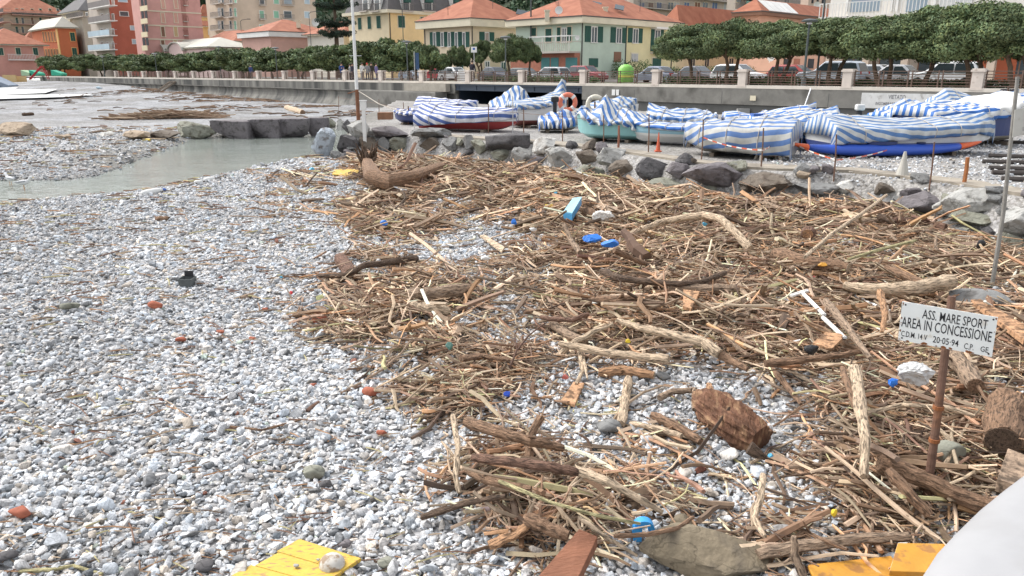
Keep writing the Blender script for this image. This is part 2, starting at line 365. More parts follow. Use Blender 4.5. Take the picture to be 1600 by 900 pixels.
# ------------------------------------------------------------------ wooded hill behind the town
hx, hy = np.meshgrid(np.linspace(-500, 500, 90), np.linspace(0, 1, 40), indexing='ij')
HY = 235 + 420 * hy + 0.0 * hx; HXX = hx * (0.75 + 0.8 * hy)
HZ = 4 + 150 * hy ** 0.9 + 26 * (fbm(HXX * 0.012, HY * 0.012, 2) - 0.5) * (0.3 + hy) * 2 + 5 * np.sin(HXX * 0.01)
Vh = np.stack([HXX, HY, HZ], -1).reshape(-1, 3); a_, b_ = np.meshgrid(np.arange(89), np.arange(39), indexing='ij')
qh = np.stack([a_ * 40 + b_, (a_ + 1) * 40 + b_, (a_ + 1) * 40 + b_ + 1, a_ * 40 + b_ + 1], -1).reshape(-1, 4)
mh = mesh_np('hillside', Vh, qh.ravel(), np.arange(len(qh)) * 4, np.full(len(qh), 4), smooth=True)
mh.materials.append(pm('hill_soil', (0.07, 0.085, 0.05), 0.95, 0.4, 0.05)); struct(bpy.data.objects.new('hillside', mh)); COL.objects.link(bpy.data.objects['hillside'])
def leaf_cloud(name, centres, radii, per, size, seed, base=(0.065, 0.105, 0.045), var=0.45, flat=1.0):
    """many small leaf faces spread over the shells of clumps"""
    rs = np.random.RandomState(seed); n = len(centres) * per
    c = np.repeat(np.asarray(centres, float), per, 0); r = np.repeat(np.asarray(radii, float), per, 0)
    d = rs.normal(size=(n, 3)); d /= np.linalg.norm(d, axis=1)[:, None]
    rr = rs.uniform(0.4, 1.12, n) ** 0.7
    p = c + d * (r * rr[:, None])
    nrm = d + rs.normal(scale=0.55, size=(n, 3)); nrm /= np.linalg.norm(nrm, axis=1)[:, None]
    a = np.cross(nrm, rs.normal(size=(n, 3))); a /= np.linalg.norm(a, axis=1)[:, None] + 1e-9; b = np.cross(nrm, a)
    s = size * rs.uniform(0.6, 1.3, n)[:, None]
    V = np.stack([p - a * s, p - b * s * 0.5, p + a * s, p + b * s * 0.5], 1).reshape(-1, 3)
    cv = np.repeat(rs.uniform(1 - var, 1 + var, len(centres)), per) * rs.uniform(0.75, 1.25, n)
    hue = rs.uniform(-0.12, 0.16, n)
    col = np.stack([base[0] * cv * (1 + hue), base[1] * cv, base[2] * cv * (1 - hue)], 1); col = np.repeat(col, 4, 0)
    m = mesh_np(name, V, np.arange(4 * n), np.arange(n) * 4, np.full(n, 4), col=col); m.materials.append(LEAF); return m
LEAF = pm('foliage', (1, 1, 1), 0.7, 0.12, 2.0, attr='col', spec=0.2)
rs = np.random.RandomState(5)
fx = rs.uniform(-330, 330, 2600); fv = rs.uniform(0.0, 0.3, 2600)
fy = 235 + 420 * fv; fxx = fx
fz = 4 + 150 * fv ** 0.9 + 26 * (fbm(fxx * 0.012, fy * 0.012, 2) - 0.5) * (0.3 + fv) * 2 + 5 * np.sin(fxx * 0.01)
cr = rs.uniform(2.5, 5.0, 2600)
fm = leaf_cloud('forest', np.stack([fxx, fy, fz + cr * 0.5], 1), np.stack([cr, cr, cr * 1.1], 1), 60, 0.95, 6, base=(0.05, 0.085, 0.045), var=0.35)
fo = bpy.data.objects.new('forest', fm); COL.objects.link(fo); tag(fo, 'dark green woodland covering the hill above the town roofs', 'forest', kind='stuff')
# ------------------------------------------------------------------ pebbles (one uncountable mass)
proto = bpy.data.collections.new('pebble_shapes')
def pebble_material():
    m = bpy.data.materials.new('pebble_stone'); m.use_nodes = True; t = m.node_tree; nd = t.nodes; ln = t.links
    b = nd['Principled BSDF']; b.inputs['Roughness'].default_value = 0.7; b.inputs['Specular IOR Level'].default_value = 0.3
    at = nd.new('ShaderNodeAttribute'); at.attribute_type = 'INSTANCER'; at.attribute_name = 'pcol'
    tc = nd.new('ShaderNodeTexCoord'); av = nd.new('ShaderNodeVectorMath'); av.operation = 'MULTIPLY_ADD'
    av.inputs[1].default_value = (1, 1, 1); ln.new(tc.outputs['Object'], av.inputs[0]); sc = nd.new('ShaderNodeVectorMath'); sc.operation = 'SCALE'; sc.inputs['Scale'].default_value = 37
    ln.new(at.outputs['Color'], sc.inputs[0]); ln.new(sc.outputs[0], av.inputs[2])
    n1 = nd.new('ShaderNodeTexNoise'); n1.inputs['Scale'].default_value = 1.6; n1.inputs['Detail'].default_value = 5; n1.inputs['Distortion'].default_value = 1.2; ln.new(av.outputs[0], n1.inputs['Vector'])
    mr = nd.new('ShaderNodeMapRange'); mr.inputs[1].default_value = 0.3; mr.inputs[2].default_value = 0.7; mr.inputs[3].default_value = 0.62; mr.inputs[4].default_value = 1.28; ln.new(n1.outputs[0], mr.inputs[0])
    n2 = nd.new('ShaderNodeTexWave'); n2.inputs['Scale'].default_value = 1.1; n2.inputs['Distortion'].default_value = 7; n2.inputs['Detail'].default_value = 3; ln.new(av.outputs[0], n2.inputs['Vector'])
    m2 = nd.new('ShaderNodeMapRange'); m2.inputs[1].default_value = 0.0; m2.inputs[2].default_value = 0.16; m2.inputs[3].default_value = 0.72; m2.inputs[4].default_value = 1.0; ln.new(n2.outputs[0], m2.inputs[0])
    mm = nd.new('ShaderNodeMath'); mm.operation = 'MULTIPLY'; ln.new(mr.outputs[0], mm.inputs[0]); ln.new(m2.outputs[0], mm.inputs[1])
    s2 = nd.new('ShaderNodeVectorMath'); s2.operation = 'SCALE'; ln.new(at.outputs['Color'], s2.inputs[0]); ln.new(mm.outputs[0], s2.inputs['Scale']); ln.new(s2.outputs[0], b.inputs['Base Color'])
    return m
PEBM = pebble_material(); rs = np.random.RandomState(11)
for k in range(12):
    bm = bmesh.new(); bmesh.ops.create_icosphere(bm, subdivisions=2, radius=1)
    P = np.array([v.co[:] for v in bm.verts])
    for _ in range(rs.randint(8, 14)):                         # flatten facets: angular but worn stones
        d = rs.normal(size=3); d /= np.linalg.norm(d); c = rs.uniform(0.35, 0.75); q = P @ d
        P = P - np.outer(np.maximum(q - c, 0) * 0.97, d)
    P *= 1 + 0.05 * rs.normal(size=(len(P), 1)); P *= (1.0, rs.uniform(0.6, 0.9), rs.uniform(0.4, 0.7))
    for v, c in zip(bm.verts, P): v.co = c
    for f in bm.faces: f.smooth = bool(k % 3 == 0)
    pme = bpy.data.meshes.new('pebble'); bm.to_mesh(pme); bm.free(); pme.materials.append(PEBM)
    proto.objects.link(bpy.data.objects.new('pebble', pme))
def pebble_points(n, y0, y1, size, seed, keep):
    rs = np.random.RandomState(seed)
    x = rs.uniform(-1, 1, n); y = y0 + (y1 - y0) * rs.rand(n); x = x * (y * 0.76 + 0.9)
    ok = keep(x, y, rs); x = x[ok]; y = y[ok]
    s = size * np.exp(np.clip(rs.normal(0, 0.42, len(x)), -1, .95)); return x, y, s
def not_water(x, y): return (sdist(x, y, STREAM) < 0.15)
K1 = lambda x, y, rs: (rs.rand(len(x)) < 1 - 0.75 * np.clip(debris(x, y) * 1.15 - 0.15, 0, 1)) & not_water(x, y) & (sdist(x, y, PLAT) < 0.0)
parts_ = [pebble_points(46000, 2.6, 7.0, 0.0245, 1, K1), pebble_points(66000, 6.5, 13.0, 0.0255, 2, K1), pebble_points(95000, 12.0, 24.0, 0.031, 3, K1),
          pebble_points(6500, 3.0, 14.0, 0.038, 4, K1), pebble_points(16000, 14, 26, 0.035, 6, lambda x, y, r: (sdist(x, y, PLAT) > 0.6) & (x > 6.5) & (x * N[0] + y * N[1] < C0 - 1)),
          pebble_points(30000, 24, 42, 0.055, 7, lambda x, y, r: not_water(x, y) & (x < 0) & (sdist(x, y, PLAT) < 0) & (r.rand(len(x)) < 0.8))]
x = np.concatenate([p[0] for p in parts_]); y = np.concatenate([p[1] for p in parts_]); s = np.concatenate([p[2] for p in parts_]); n = len(x)
z = hgt(x, y) + debris(x, y) * 0.10 * sm(0, -0.6, sdist(x, y, PLAT)) + rs.uniform(-0.15, 0.45, n) * s + s * 0.1
pm_ = bpy.data.meshes.new('pebbles'); pm_.vertices.add(n); pm_.vertices.foreach_set('co', np.stack([x, y, z], 1).astype(np.float32).ravel())
def fattr(nm, typ, key, arr):
    a = pm_.attributes.new(nm, typ, 'POINT'); a.data.foreach_set(key, np.ascontiguousarray(arr).ravel())
fattr('prot', 'FLOAT_VECTOR', 'vector', np.stack([rs.normal(0, 0.35, n), rs.normal(0, 0.35, n), rs.uniform(0, 6.28, n)], 1).astype(np.float32))
fattr('pscl', 'FLOAT', 'value', s.astype(np.float32)); fattr('pidx', 'INT', 'value', rs.randint(0, 12, n).astype(np.int32))
u = rs.rand(n); patch = fbm(x * 0.5, y * 0.5, 4)
g = np.where(u < 0.68, rs.uniform(0.50, 0.74, n), np.where(u < 0.94, rs.uniform(0.32, 0.50, n), rs.uniform(0.12, 0.25, n)))
g = g * (0.82 + 0.36 * patch) * np.where(x < -0.55 * y + 0.3, 0.9, 1.0)
g = g * (1 - .45 * sm(-1.0, -.15, sdist(x, y, STREAM))); tint = rs.normal(0, 0.035, n); warm = rs.rand(n) < 0.10
pc = np.stack([g * (0.985 + tint + 0.12 * warm), g, g * (1.02 - tint - 0.14 * warm), np.ones(n)], 1)
red = rs.rand(n) < 0.0015; pc[red, :3] = (0.26, 0.11, 0.075); grn = rs.rand(n) < 0.006; pc[grn, :3] *= (0.85, 0.93, 0.78)
fattr('pcol', 'FLOAT_COLOR', 'color', pc.astype(np.float32))
pob = bpy.data.objects.new('pebbles', pm_); COL.objects.link(pob); tag(pob, 'pale grey and white rounded pebbles covering the beach', 'pebbles', kind='stuff')
ng = bpy.data.node_groups.new('pebble_scatter', 'GeometryNodeTree')
ng.interface.new_socket('Geometry', in_out='INPUT', socket_type='NodeSocketGeometry'); ng.interface.new_socket('Geometry', in_out='OUTPUT', socket_type='NodeSocketGeometry')
gi = ng.nodes.new('NodeGroupInput'); go = ng.nodes.new('NodeGroupOutput'); ip = ng.nodes.new('GeometryNodeInstanceOnPoints'); ci = ng.nodes.new('GeometryNodeCollectionInfo')
ci.inputs['Collection'].default_value = proto; ci.inputs['Separate Children'].default_value = True; ci.inputs['Reset Children'].default_value = True
def na_(nm, typ):
    a = ng.nodes.new('GeometryNodeInputNamedAttribute'); a.data_type = typ; a.inputs['Name'].default_value = nm; return a.outputs['Attribute']
ng.links.new(gi.outputs[0], ip.inputs['Points']); ng.links.new(ci.outputs[0], ip.inputs['Instance']); ip.inputs['Pick Instance'].default_value = True
ng.links.new(na_('pidx', 'INT'), ip.inputs['Instance Index']); ng.links.new(na_('pscl', 'FLOAT'), ip.inputs['Scale'])
e2r = ng.nodes.new('FunctionNodeEulerToRotation'); ng.links.new(na_('prot', 'FLOAT_VECTOR'), e2r.inputs[0]); ng.links.new(e2r.outputs[0], ip.inputs['Rotation'])
ng.links.new(ip.outputs[0], go.inputs[0])
md = pob.modifiers.new('scatter', 'NODES'); md.node_group = ng
# ------------------------------------------------------------------ sea wall, bridge, railing
concrete = pm('weathered_concrete', (0.20, 0.193, 0.175), 0.9, 0.3, 0.9, 0.4, 12, dirt=((0.10, 0.095, 0.085), 1.1, 0.5, 0.72))
streaky = pm('streaked_concrete', (0.21, 0.203, 0.182), 0.9, 0.5, 0.8, 0.4, 9, stretch=(1, 1, 0.12), dirt=((0.07, 0.07, 0.066), 0.7, 0.42, 0.62))
darkcon = pm('dark_concrete', (0.105, 0.105, 0.10), 0.85, 0.3, 0.8, 0.4, 10)
cream = pm('cream_coping', (0.62, 0.57, 0.50), 0.8, 0.1, 2.0)
def sPT(px): return sco(PT(px, 0))
def loft_wall(prof, s0, s1, n, name, mat, parent=None):
    mb = MB(); K = len(prof); vs = []
    for i in range(n + 1):
        s = s0 + (s1 - s0) * i / n
        for t, z in prof: vs.append((*ST(s, t), z))
    fs = [(i * K + k, (i + 1) * K + k, (i + 1) * K + k + 1, i * K + k + 1) for i in range(n) for k in range(K - 1)]
    fs += [tuple(range(K)), tuple(n * K + k for k in range(K))[::-1]]
    mb.add(vs, fs); return mb.build(name, mat, parent)
S_L, S_R, S_B0, S_B1 = sPT(62), -34.0, sPT(912), sPT(712)      # ends of the wall, the bridge gap
wall = thing('sea_wall', 'long stained grey concrete sea wall running under the promenade railing', 'sea wall', (*ST(10, 0), 0))
loft_wall([(0.5, 2.04), (-0.12, 2.04), (-0.12, 1.35), (0.1, 1.2), (0.12, 0.95), (-0.02, 0.6), (-0.35, 0.15), (-0.85, -0.5), (0.5, -0.5)], S_B1, S_L, 60, 'curved_face', streaky, wall)
loft_wall([(0.5, 2.04), (-0.12, 2.04), (-0.12, 1.18), (0.02, 1.16), (0.02, 0.0), (0.5, 0.0)], S_R, S_B0, 24, 'straight_face', concrete, wall)
loft_wall([(0.3, 1.16), (-0.02, 1.16), (-0.02, 0.3), (0.3, 0.3)], S_R, S_B0, 8, 'lower_band', darkcon, wall)  # lower face given a darker concrete tone than the band above
loft_wall([(0.45, 1.40), (-0.16, 1.40), (-0.16, 1.32), (0.45, 1.32)], S_B1, S_L, 20, 'ledge', concrete, wall)
for k in range(26):
    s = S_R + 4 + k * 6.1
    if S_B0 - .3 < s < S_B1 + .3 or s > S_L: continue
    MB().ob((*ST(s, -.123), 1.36 if s > S_B1 else 1.2), (*(U * .035), 0), (*(N * .02), 0), (0, 0, .66)).build('joint', darkcon, wall)
# repaired section + lower landing wall beside the bridge
lb = thing('landing_wall', 'low grey concrete landing wall left of the dark bridge opening', 'wall', (*ST(sPT(680), -1), 0))
sa, sb = sPT(700), sPT(574)
loft_wall([(-0.14, 1.42), (-1.3, 1.42), (-1.32, 1.34), (-1.3, 0.2), (-1.3, -0.3), (-0.14, -0.3)], sa, sb, 6, 'wall_face', concrete, lb)
loft_wall([(-0.13, 2.02), (-0.6, 2.02), (-0.6, 1.44), (-0.13, 1.44)], sPT(705), sPT(640), 3, 'upper_block', pm('pale_patch_concrete', (0.36, 0.33, 0.28), 0.9, 0.25, 1.5), lb)
br = thing('footbridge', 'dark steel beam bridge carrying the promenade over the stream mouth', 'bridge', (*ST((S_B0 + S_B1) / 2, 0), 0))
navy = pm('dark_blue_steel_and_recess', (0.035, 0.05, 0.075), 0.5, 0.2, 2.0)
loft_wall([(0.3, 2.03), (-0.1, 2.03), (-0.1, 1.93), (-0.02, 1.92), (-0.02, 1.62), (-0.1, 1.61), (-0.1, 1.56), (0.3, 1.56)], S_B0 + 0.02, S_B1 - 0.02, 4, 'beam', navy, br)
for k in range(7):
    s = S_B0 + 0.4 + (S_B1 - S_B0 - 0.8) * k / 6; MB().ob((*ST(s, -0.06), 1.62), (*(U * 0.05), 0), (*(N * 0.05), 0), (0, 0, 0.3)).build('stiffener', navy, br)
loft_wall([(8.9, 2.03), (0.4, 2.03), (0.4, 1.85), (8.9, 1.85)], S_B0, S_B1, 2, 'deck', darkcon, br)
ab = MB()
for s in (S_B0 - 0.3, S_B1): ab.ob((*ST(s, 0.3), -0.6), (*(U * 0.3), 0), (*(N * 12), 0), (0, 0, 2.5))
ab.ob((*ST(S_B0, 9), -0.6), (*(U * (S_B1 - S_B0)), 0), (*(N * 0.3), 0), (0, 0, 2.6)); ab.build('abutment', navy, br)  # sides and back share the dark steel colour to paint the shaded interior
struct(MB().add([(*ST(S_B0, 0.3), 0.35), (*ST(S_B1, 0.3), 0.1), (*ST(S_B1, 12), 0.1), (*ST(S_B0, 12), 0.35)], [(0, 3, 2, 1)]).build('culvert_bed', darkcon))
# ---- railing: pillars 1, panels 2
rail = thing('promenade_railing', 'long railing of cream pillars and brown metal rails along the promenade edge', 'railing', (*ST(0, 0.15), ZP))
brown = pm('brown_rail_paint', (0.13, 0.085, 0.065), 0.6, 0.25, 3.0)
pilm = pm('cream_pillar_paint', (0.60, 0.53, 0.47), 0.8, 0.12, 2.5, dirt=((0.32, 0.24, 0.18), 3.0, 0.60, 0.75))
pbase = MB()
sp_pil = 5.77
s_first = sPT(1530)
pil = [s_first + sp_pil * i for i in range(-5, 21)]
loft_wall([(0.32, ZP + 0.17), (-0.13, ZP + 0.17), (-0.13, ZP - 0.0), (0.32, ZP - 0.0)], pil[0], S_L, 40, 'kerb_course', cream, rail)
e_u, e_n = np.array([*U, 0]), np.array([*N, 0])
def sbox(mb, s, t, z, ls, lt, h): mb.ob(np.array([*ST(s - ls / 2, t - lt / 2), z]), e_u * ls, e_n * lt, (0, 0, h))
pil_ok = [s for s in pil if abs(s - sPT(757)) > 0.01]
for s in pil_ok:
    if s > S_L + 1: continue
    mb = MB(); sbox(mb, s, 0.1, ZP + 0.172, 0.46, 0.46, 0.7); sbox(mb, s, 0.1, ZP + 0.08, 0.56, 0.5, 0.09)
    sbox(mb, s, 0.1, ZP + 0.873, 0.58, 0.58, 0.09); sbox(mb, s, 0.1, ZP + 0.965, 0.5, 0.5, 0.05)
    mb.build('pillar', pilm, rail)
for a in pil_ok[:-1]:
    b = a + sp_pil
    if b > S_L: break
    mb = MB(); L = b - a - 0.5
    for h in (0.24, 0.38, 0.5, 0.62, 0.74, 0.88): sbox(mb, (a + b) / 2, 0.1, ZP + h, L, 0.03, 0.035)
    for k in range(1, 4):
        for d in (-0.09, 0.09): sbox(mb, a + 0.25 + L * k / 4 + d, 0.08, ZP - 0.1, 0.05, 0.05, 1.04)
    for d in (0.30, sp_pil - 0.30): sbox(mb, a + d, 0.08, ZP - 0.1, 0.05, 0.05, 1.04)
    mb.build('rail_panel', brown, rail)
# extra red-brown uprights near the landing
# signs painted or fixed on the wall
FONT = None
def text_mesh(txt, size, mat, parent, origin, ex, ey, sx=1.0, off=0.0, align='CENTER', depth=0.0, name='lettering'):
    cu = bpy.data.curves.new('txt', 'FONT'); cu.body = txt; cu.size = size; cu.align_x = align; cu.align_y = 'CENTER'; cu.offset = off; cu.extrude = depth; cu.resolution_u = 2
    to = bpy.data.objects.new('txt', cu); COL.objects.link(to); dg = bpy.context.evaluated_depsgraph_get()
    me = bpy.data.meshes.new_from_object(to.evaluated_get(dg)); bpy.data.objects.remove(to)
    ex = Vector(ex).normalized(); ey = Vector(ey).normalized(); nz = ex.cross(ey).normalized()
    M = Matrix(((ex.x * sx, ey.x, nz.x, origin[0]), (ex.y * sx, ey.y, nz.y, origin[1]), (ex.z * sx, ey.z, nz.z, origin[2]), (0, 0, 0, 1)))
    me.transform(M)
    q = parent
    while q.parent is not None: q = q.parent
    me.transform(Matrix.Translation(-q.location)); me.materials.clear(); me.materials.append(mat)
    o = bpy.data.objects.new(name, me); COL.objects.link(o); o.parent = parent; return o
sa, sb = sPT(1469), sPT(1353)
ws = thing('wall_sign', 'long weathered white painted panel with faded lettering on the sea wall', 'sign', (*ST((sa + sb) / 2, -0.15), 1.2))
mb = MB(); mb.ob((*ST(sa, -0.175), 1.22), (*(U * (sb - sa)), 0), (*(N * 0.04), 0), (0, 0, 0.72))
mb.build('panel', pm('flaking_white_paint', (0.58, 0.58, 0.57), 0.8, 0.18, 1.5, dirt=((0.22, 0.2, 0.18), 2.2, 0.55, 0.66)), ws)
wc = np.array([*ST((sa + sb) / 2, -0.180), 0]); fade = pm('faded_black_paint', (0.17, 0.17, 0.18), 0.8, 0.3, 8)
for tx, z, sz, off in (('VIETATO', 1.76, 0.27, 0.0), ('INGOMBRARE RAMPA ED SCALO', 1.44, 0.2, -0.1)):
    text_mesh(tx, sz, fade, ws, (wc[0] - U[0] * off * -1, wc[1] - U[1] * off * -1, z), (-U[0], -U[1], 0), (0, 0, 1), 0.72, 0.004)
def plate(px0, px1, z0, z1, name, label, cat, mat, t=-0.16, thick=0.03):
    a, b = sPT(px1), sPT(px0); mb = MB(); mb.ob((*ST(a, t - thick), z0), (*(U * (b - a)), 0), (*(N * thick), 0), (0, 0, z1 - z0))
    o = mb.build(name, mat); tag(o, label, cat); return recenter(o)
wpl = pm('white_enamel', (0.72, 0.72, 0.70), 0.5, 0.08, 3)
plate(960, 965, 1.5, 1.86, 'notice_plate', 'left one of two small white notices on the wall above the boats', 'notice', wpl)
plate(966.5, 971, 1.5, 1.86, 'notice_plate', 'right one of two small white notices on the wall above the boats', 'notice', wpl)
plate(1178, 1187, 1.42, 1.68, 'notice_plate', 'cream square plate on the wall below a railing pillar', 'notice', pm('cream_enamel', (0.66, 0.6, 0.45), 0.6, 0.1, 3))
def dark_sign(px, label):
    r = thing('sign_board', label, 'sign', (*PT(px, -0.9), PLZ)); p = PT(px, -0.9); y = p[1]
    mb = MB(); 
    for x0, x1 in ((1562, 1574), (1576, 1586)):
        a = A(x0, 152, y); b = A(x1, 139, y); mb.ob((a[0], y, a[2]), (b[0] - a[0], 0, 0), (0, 0.03, 0), (0, 0, b[2] - a[2]))
    mb.build('board', pm('dark_slate_paint', (0.05, 0.05, 0.07), 0.6), r)
    mb = MB(); mb.box(A(1575, 150, y)[0], y + 0.06, PLZ - 0.1, 0.06, 0.06, 1.7); mb.build('post', brown, r)
dark_sign(1574, 'pair of dark square boards on a post by the sea wall at right')
# wooden steps up the wall
r = thing('wooden_steps', 'small wooden steps leaning against the far sea wall', 'steps', (*PT(262, -1.6), 0)); wd = pm('grey_timber', (0.22, 0.18, 0.14), 0.9, 0.3, 6, stretch=(1, 1, 6))
sA = sPT(271); z0s = gz(*PT(262, -1.8))
for d in (-0.9, 0.9):
    MB().bar((*ST(sA + d, -2.2), z0s - 0.1), (*ST(sA + d, -0.2), 1.75), 0.08, 0.2).build('stringer', wd, r)
mb = MB()
for k in range(8): mb.bar((*ST(sA - 0.9, -2.1 + 1.9 * k / 7), z0s + (1.7 - z0s) * k / 7 + 0.05), (*ST(sA + 0.9, -2.1 + 1.9 * k / 7), z0s + (1.7 - z0s) * k / 7 + 0.05), 0.28, 0.05)
mb.build('tread', wd, r)
# ------------------------------------------------------------------ buildings
def P_(name, rgb, **k): return pm(name, rgb, **{**dict(rough=0.85, var=0.13, scale=0.5, detail=9.0), **k})
tile = None
def tile_mat():
    m = bpy.data.materials.new('terracotta_tiles'); m.use_nodes = True; t = m.node_tree; nd = t.nodes; ln = t.links; b = nd['Principled BSDF']; b.inputs['Roughness'].default_value = 0.85
    tc = nd.new('ShaderNodeTexCoord'); n = nd.new('ShaderNodeTexNoise'); n.inputs['Scale'].default_value = 0.9; n.inputs['Detail'].default_value = 8; ln.new(tc.outputs['Object'], n.inputs[0])
    r = nd.new('ShaderNodeValToRGB'); r.color_ramp.elements[0].position = 0.3; r.color_ramp.elements[0].color = (0.28, 0.092, 0.048, 1); r.color_ramp.elements[1].position = 0.75; r.color_ramp.elements[1].color = (0.42, 0.165, 0.092, 1)
    ln.new(n.outputs[0], r.inputs[0])
    wv = nd.new('ShaderNodeTexWave'); wv.bands_direction = 'Z'; wv.inputs['Scale'].default_value = 2.2; wv.inputs['Distortion'].default_value = 0.3; ln.new(tc.outputs['Object'], wv.inputs[0])
    mr = nd.new('ShaderNodeMapRange'); mr.inputs[3].default_value = 0.86; mr.inputs[4].default_value = 1.05; ln.new(wv.outputs['Fac'], mr.inputs[0])
    sc = nd.new('ShaderNodeVectorMath'); sc.operation = 'SCALE'; ln.new(r.outputs[0], sc.inputs[0]); ln.new(mr.outputs[0], sc.inputs['Scale']); ln.new(sc.outputs[0], b.inputs[0])
    bp = nd.new('ShaderNodeBump'); bp.inputs['Strength'].default_value = 0.5; bp.inputs['Distance'].default_value = 0.05; ln.new(wv.outputs['Fac'], bp.inputs['Height']); ln.new(bp.outputs[0], b.inputs['Normal'])
    return m
TILE = tile_mat()
slate = P_('slate_roof', (0.13, 0.125, 0.125), var=0.2, scale=2); palero = P_('pale_roof_sheet', (0.50, 0.48, 0.42), var=0.1)
glass = pm('window_glass', (0.06, 0.08, 0.09), 0.12, 0.2, 0.7, spec=0.6); white = P_('white_joinery', (0.72, 0.71, 0.68)); green = P_('green_shutter', (0.035, 0.10, 0.08), var=0.15, scale=3)
creamt = P_('cream_trim', (0.66, 0.60, 0.46)); gutter = P_('dark_gutter', (0.09, 0.085, 0.08)); slabm = P_('balcony_slab', (0.48, 0.43, 0.38)); railm = P_('balcony_rail', (0.22, 0.2, 0.19))
brownsh = P_('brown_shutter', (0.22, 0.12, 0.08)); paneb = P_('pale_blue_panel', (0.42, 0.52, 0.58)); greyp = P_('grey_blind', (0.45, 0.46, 0.46)); darkdoor = P_('dark_void', (0.045, 0.045, 0.05))
lgreen = P_('light_green_shutter', (0.25, 0.48, 0.34)); bluecur = P_('blue_awning', (0.12, 0.18, 0.30))
def hit(px, C, D):
    k = kx(px); s = (k * C[1] - C[0]) / (D[0] - k * D[1]); return np.array(C) + np.array(D) * s
class Fac:
    def __init__(s, a, b, zb, zt):
        s.a = np.array(a, float); s.b = np.array(b, float); s.L = np.linalg.norm(s.b - s.a); s.d = (s.b - s.a) / s.L
        n = np.array([s.d[1], -s.d[0]]); mid = (s.a + s.b) / 2
        if n @ mid > 0: n = -n
        s.n = n; s.zb = zb; s.zt = zt
    def u(s, px, py=60):
        d = ray(px, py)[:2]; M_ = np.array([[d[0], -s.d[0]], [d[1], -s.d[1]]]); t = np.linalg.solve(M_, s.a); return t[1]
    def z(s, px, py):
        d = ray(px, py); M_ = np.array([[d[0], -s.d[0]], [d[1], -s.d[1]]]); t = np.linalg.solve(M_, s.a); return HCAM + d[2] * t[0]
    def rect(s, x0, y0, x1, y1):
        ym, xm = (y0 + y1) / 2, (x0 + x1) / 2; u0, u1 = sorted((s.u(x0, ym), s.u(x1, ym))); z0, z1 = sorted((s.z(xm, y0), s.z(xm, y1))); return u0, u1, z0, z1
    def bx(s, mb, u0, u1, z0, z1, d0, d1):
        o = s.a + s.d * u0 + s.n * d0; mb.ob((*o, z0), (*(s.d * (u1 - u0)), 0), (*(s.n * (d1 - d0)), 0), (0, 0, z1 - z0)); return mb
def corner_b(name, label, pl, pc, pr, Y, ytop, wall, zb=1.9, depth=12.0, ptop=None, cat='building', ofs=0):
    """box building from its near corner pc; left face runs along the sea wall, right face inland. -> root, left facade, right facade, corners, roof height"""
    C = np.array([kx(pc) * Y, Y]); Lp = hit(pl, C, U) if pl is not None and pl < pc else C + U * depth
    Rp = hit(pr, C, N) if pr is not None and pr > pc else C + N * depth
    zt = A(ptop or pc, ytop, Y)[2]
    r = thing(name, label, cat, (*C, zb)); Bk = Lp + Rp - C
    MB().prism([tuple(C), tuple(Rp), tuple(Bk), tuple(Lp)], zb - 0.5, zt).build('wall', wall, r)
    return r, Fac(Lp, C, zb, zt), Fac(C, Rp, zb, zt), (C, Rp, Bk, Lp), zt
def hip(r, cs, zt, rise, over, mat, name='roof', soff=None, eave=0.25, gut=True):
    C, Rp, Bk, Lp = [np.array(q) for q in cs]; m = (C + Rp + Bk + Lp) / 4; a = (Rp - C); b = (Lp - C); la, lb = np.linalg.norm(a), np.linalg.norm(b); a = a / la; b = b / lb
    o = over; E = [C - a * o - b * o, Rp + a * o - b * o, Bk + a * o + b * o, Lp - a * o + b * o]
    if la > lb: h = lb / 2 + o; R1 = m - a * (la / 2 + o - h); R2 = m + a * (la / 2 + o - h); f = [(0, 1, 5, 4), (1, 2, 5), (2, 3, 4, 5), (3, 0, 4)]
    else: h = la / 2 + o; R1 = m - b * (lb / 2 + o - h); R2 = m + b * (lb / 2 + o - h); f = [(0, 1, 4), (1, 2, 5, 4), (2, 3, 5), (3, 0, 4, 5)]
    z0 = zt + eave
    mb = MB().add([(*e, z0) for e in E] + [(*R1, z0 + rise), (*R2, z0 + rise)], f + [(3, 2, 1, 0)]); ro = mb.build(name, mat, r)
    MB().prism([tuple(e) for e in E], zt + 0.003, z0 - 0.12).build('eaves', soff or creamt, r)
    if gut: 
        E2 = [E[0] - (a + b) * 0.08, E[1] + (a - b) * 0.08, E[2] + (a + b) * 0.08, E[3] - (a - b) * 0.08]
        MB().prism([tuple(e) for e in E2], z0 - 0.118, z0 - 0.004).build('gutter', gutter, r)
    return ro
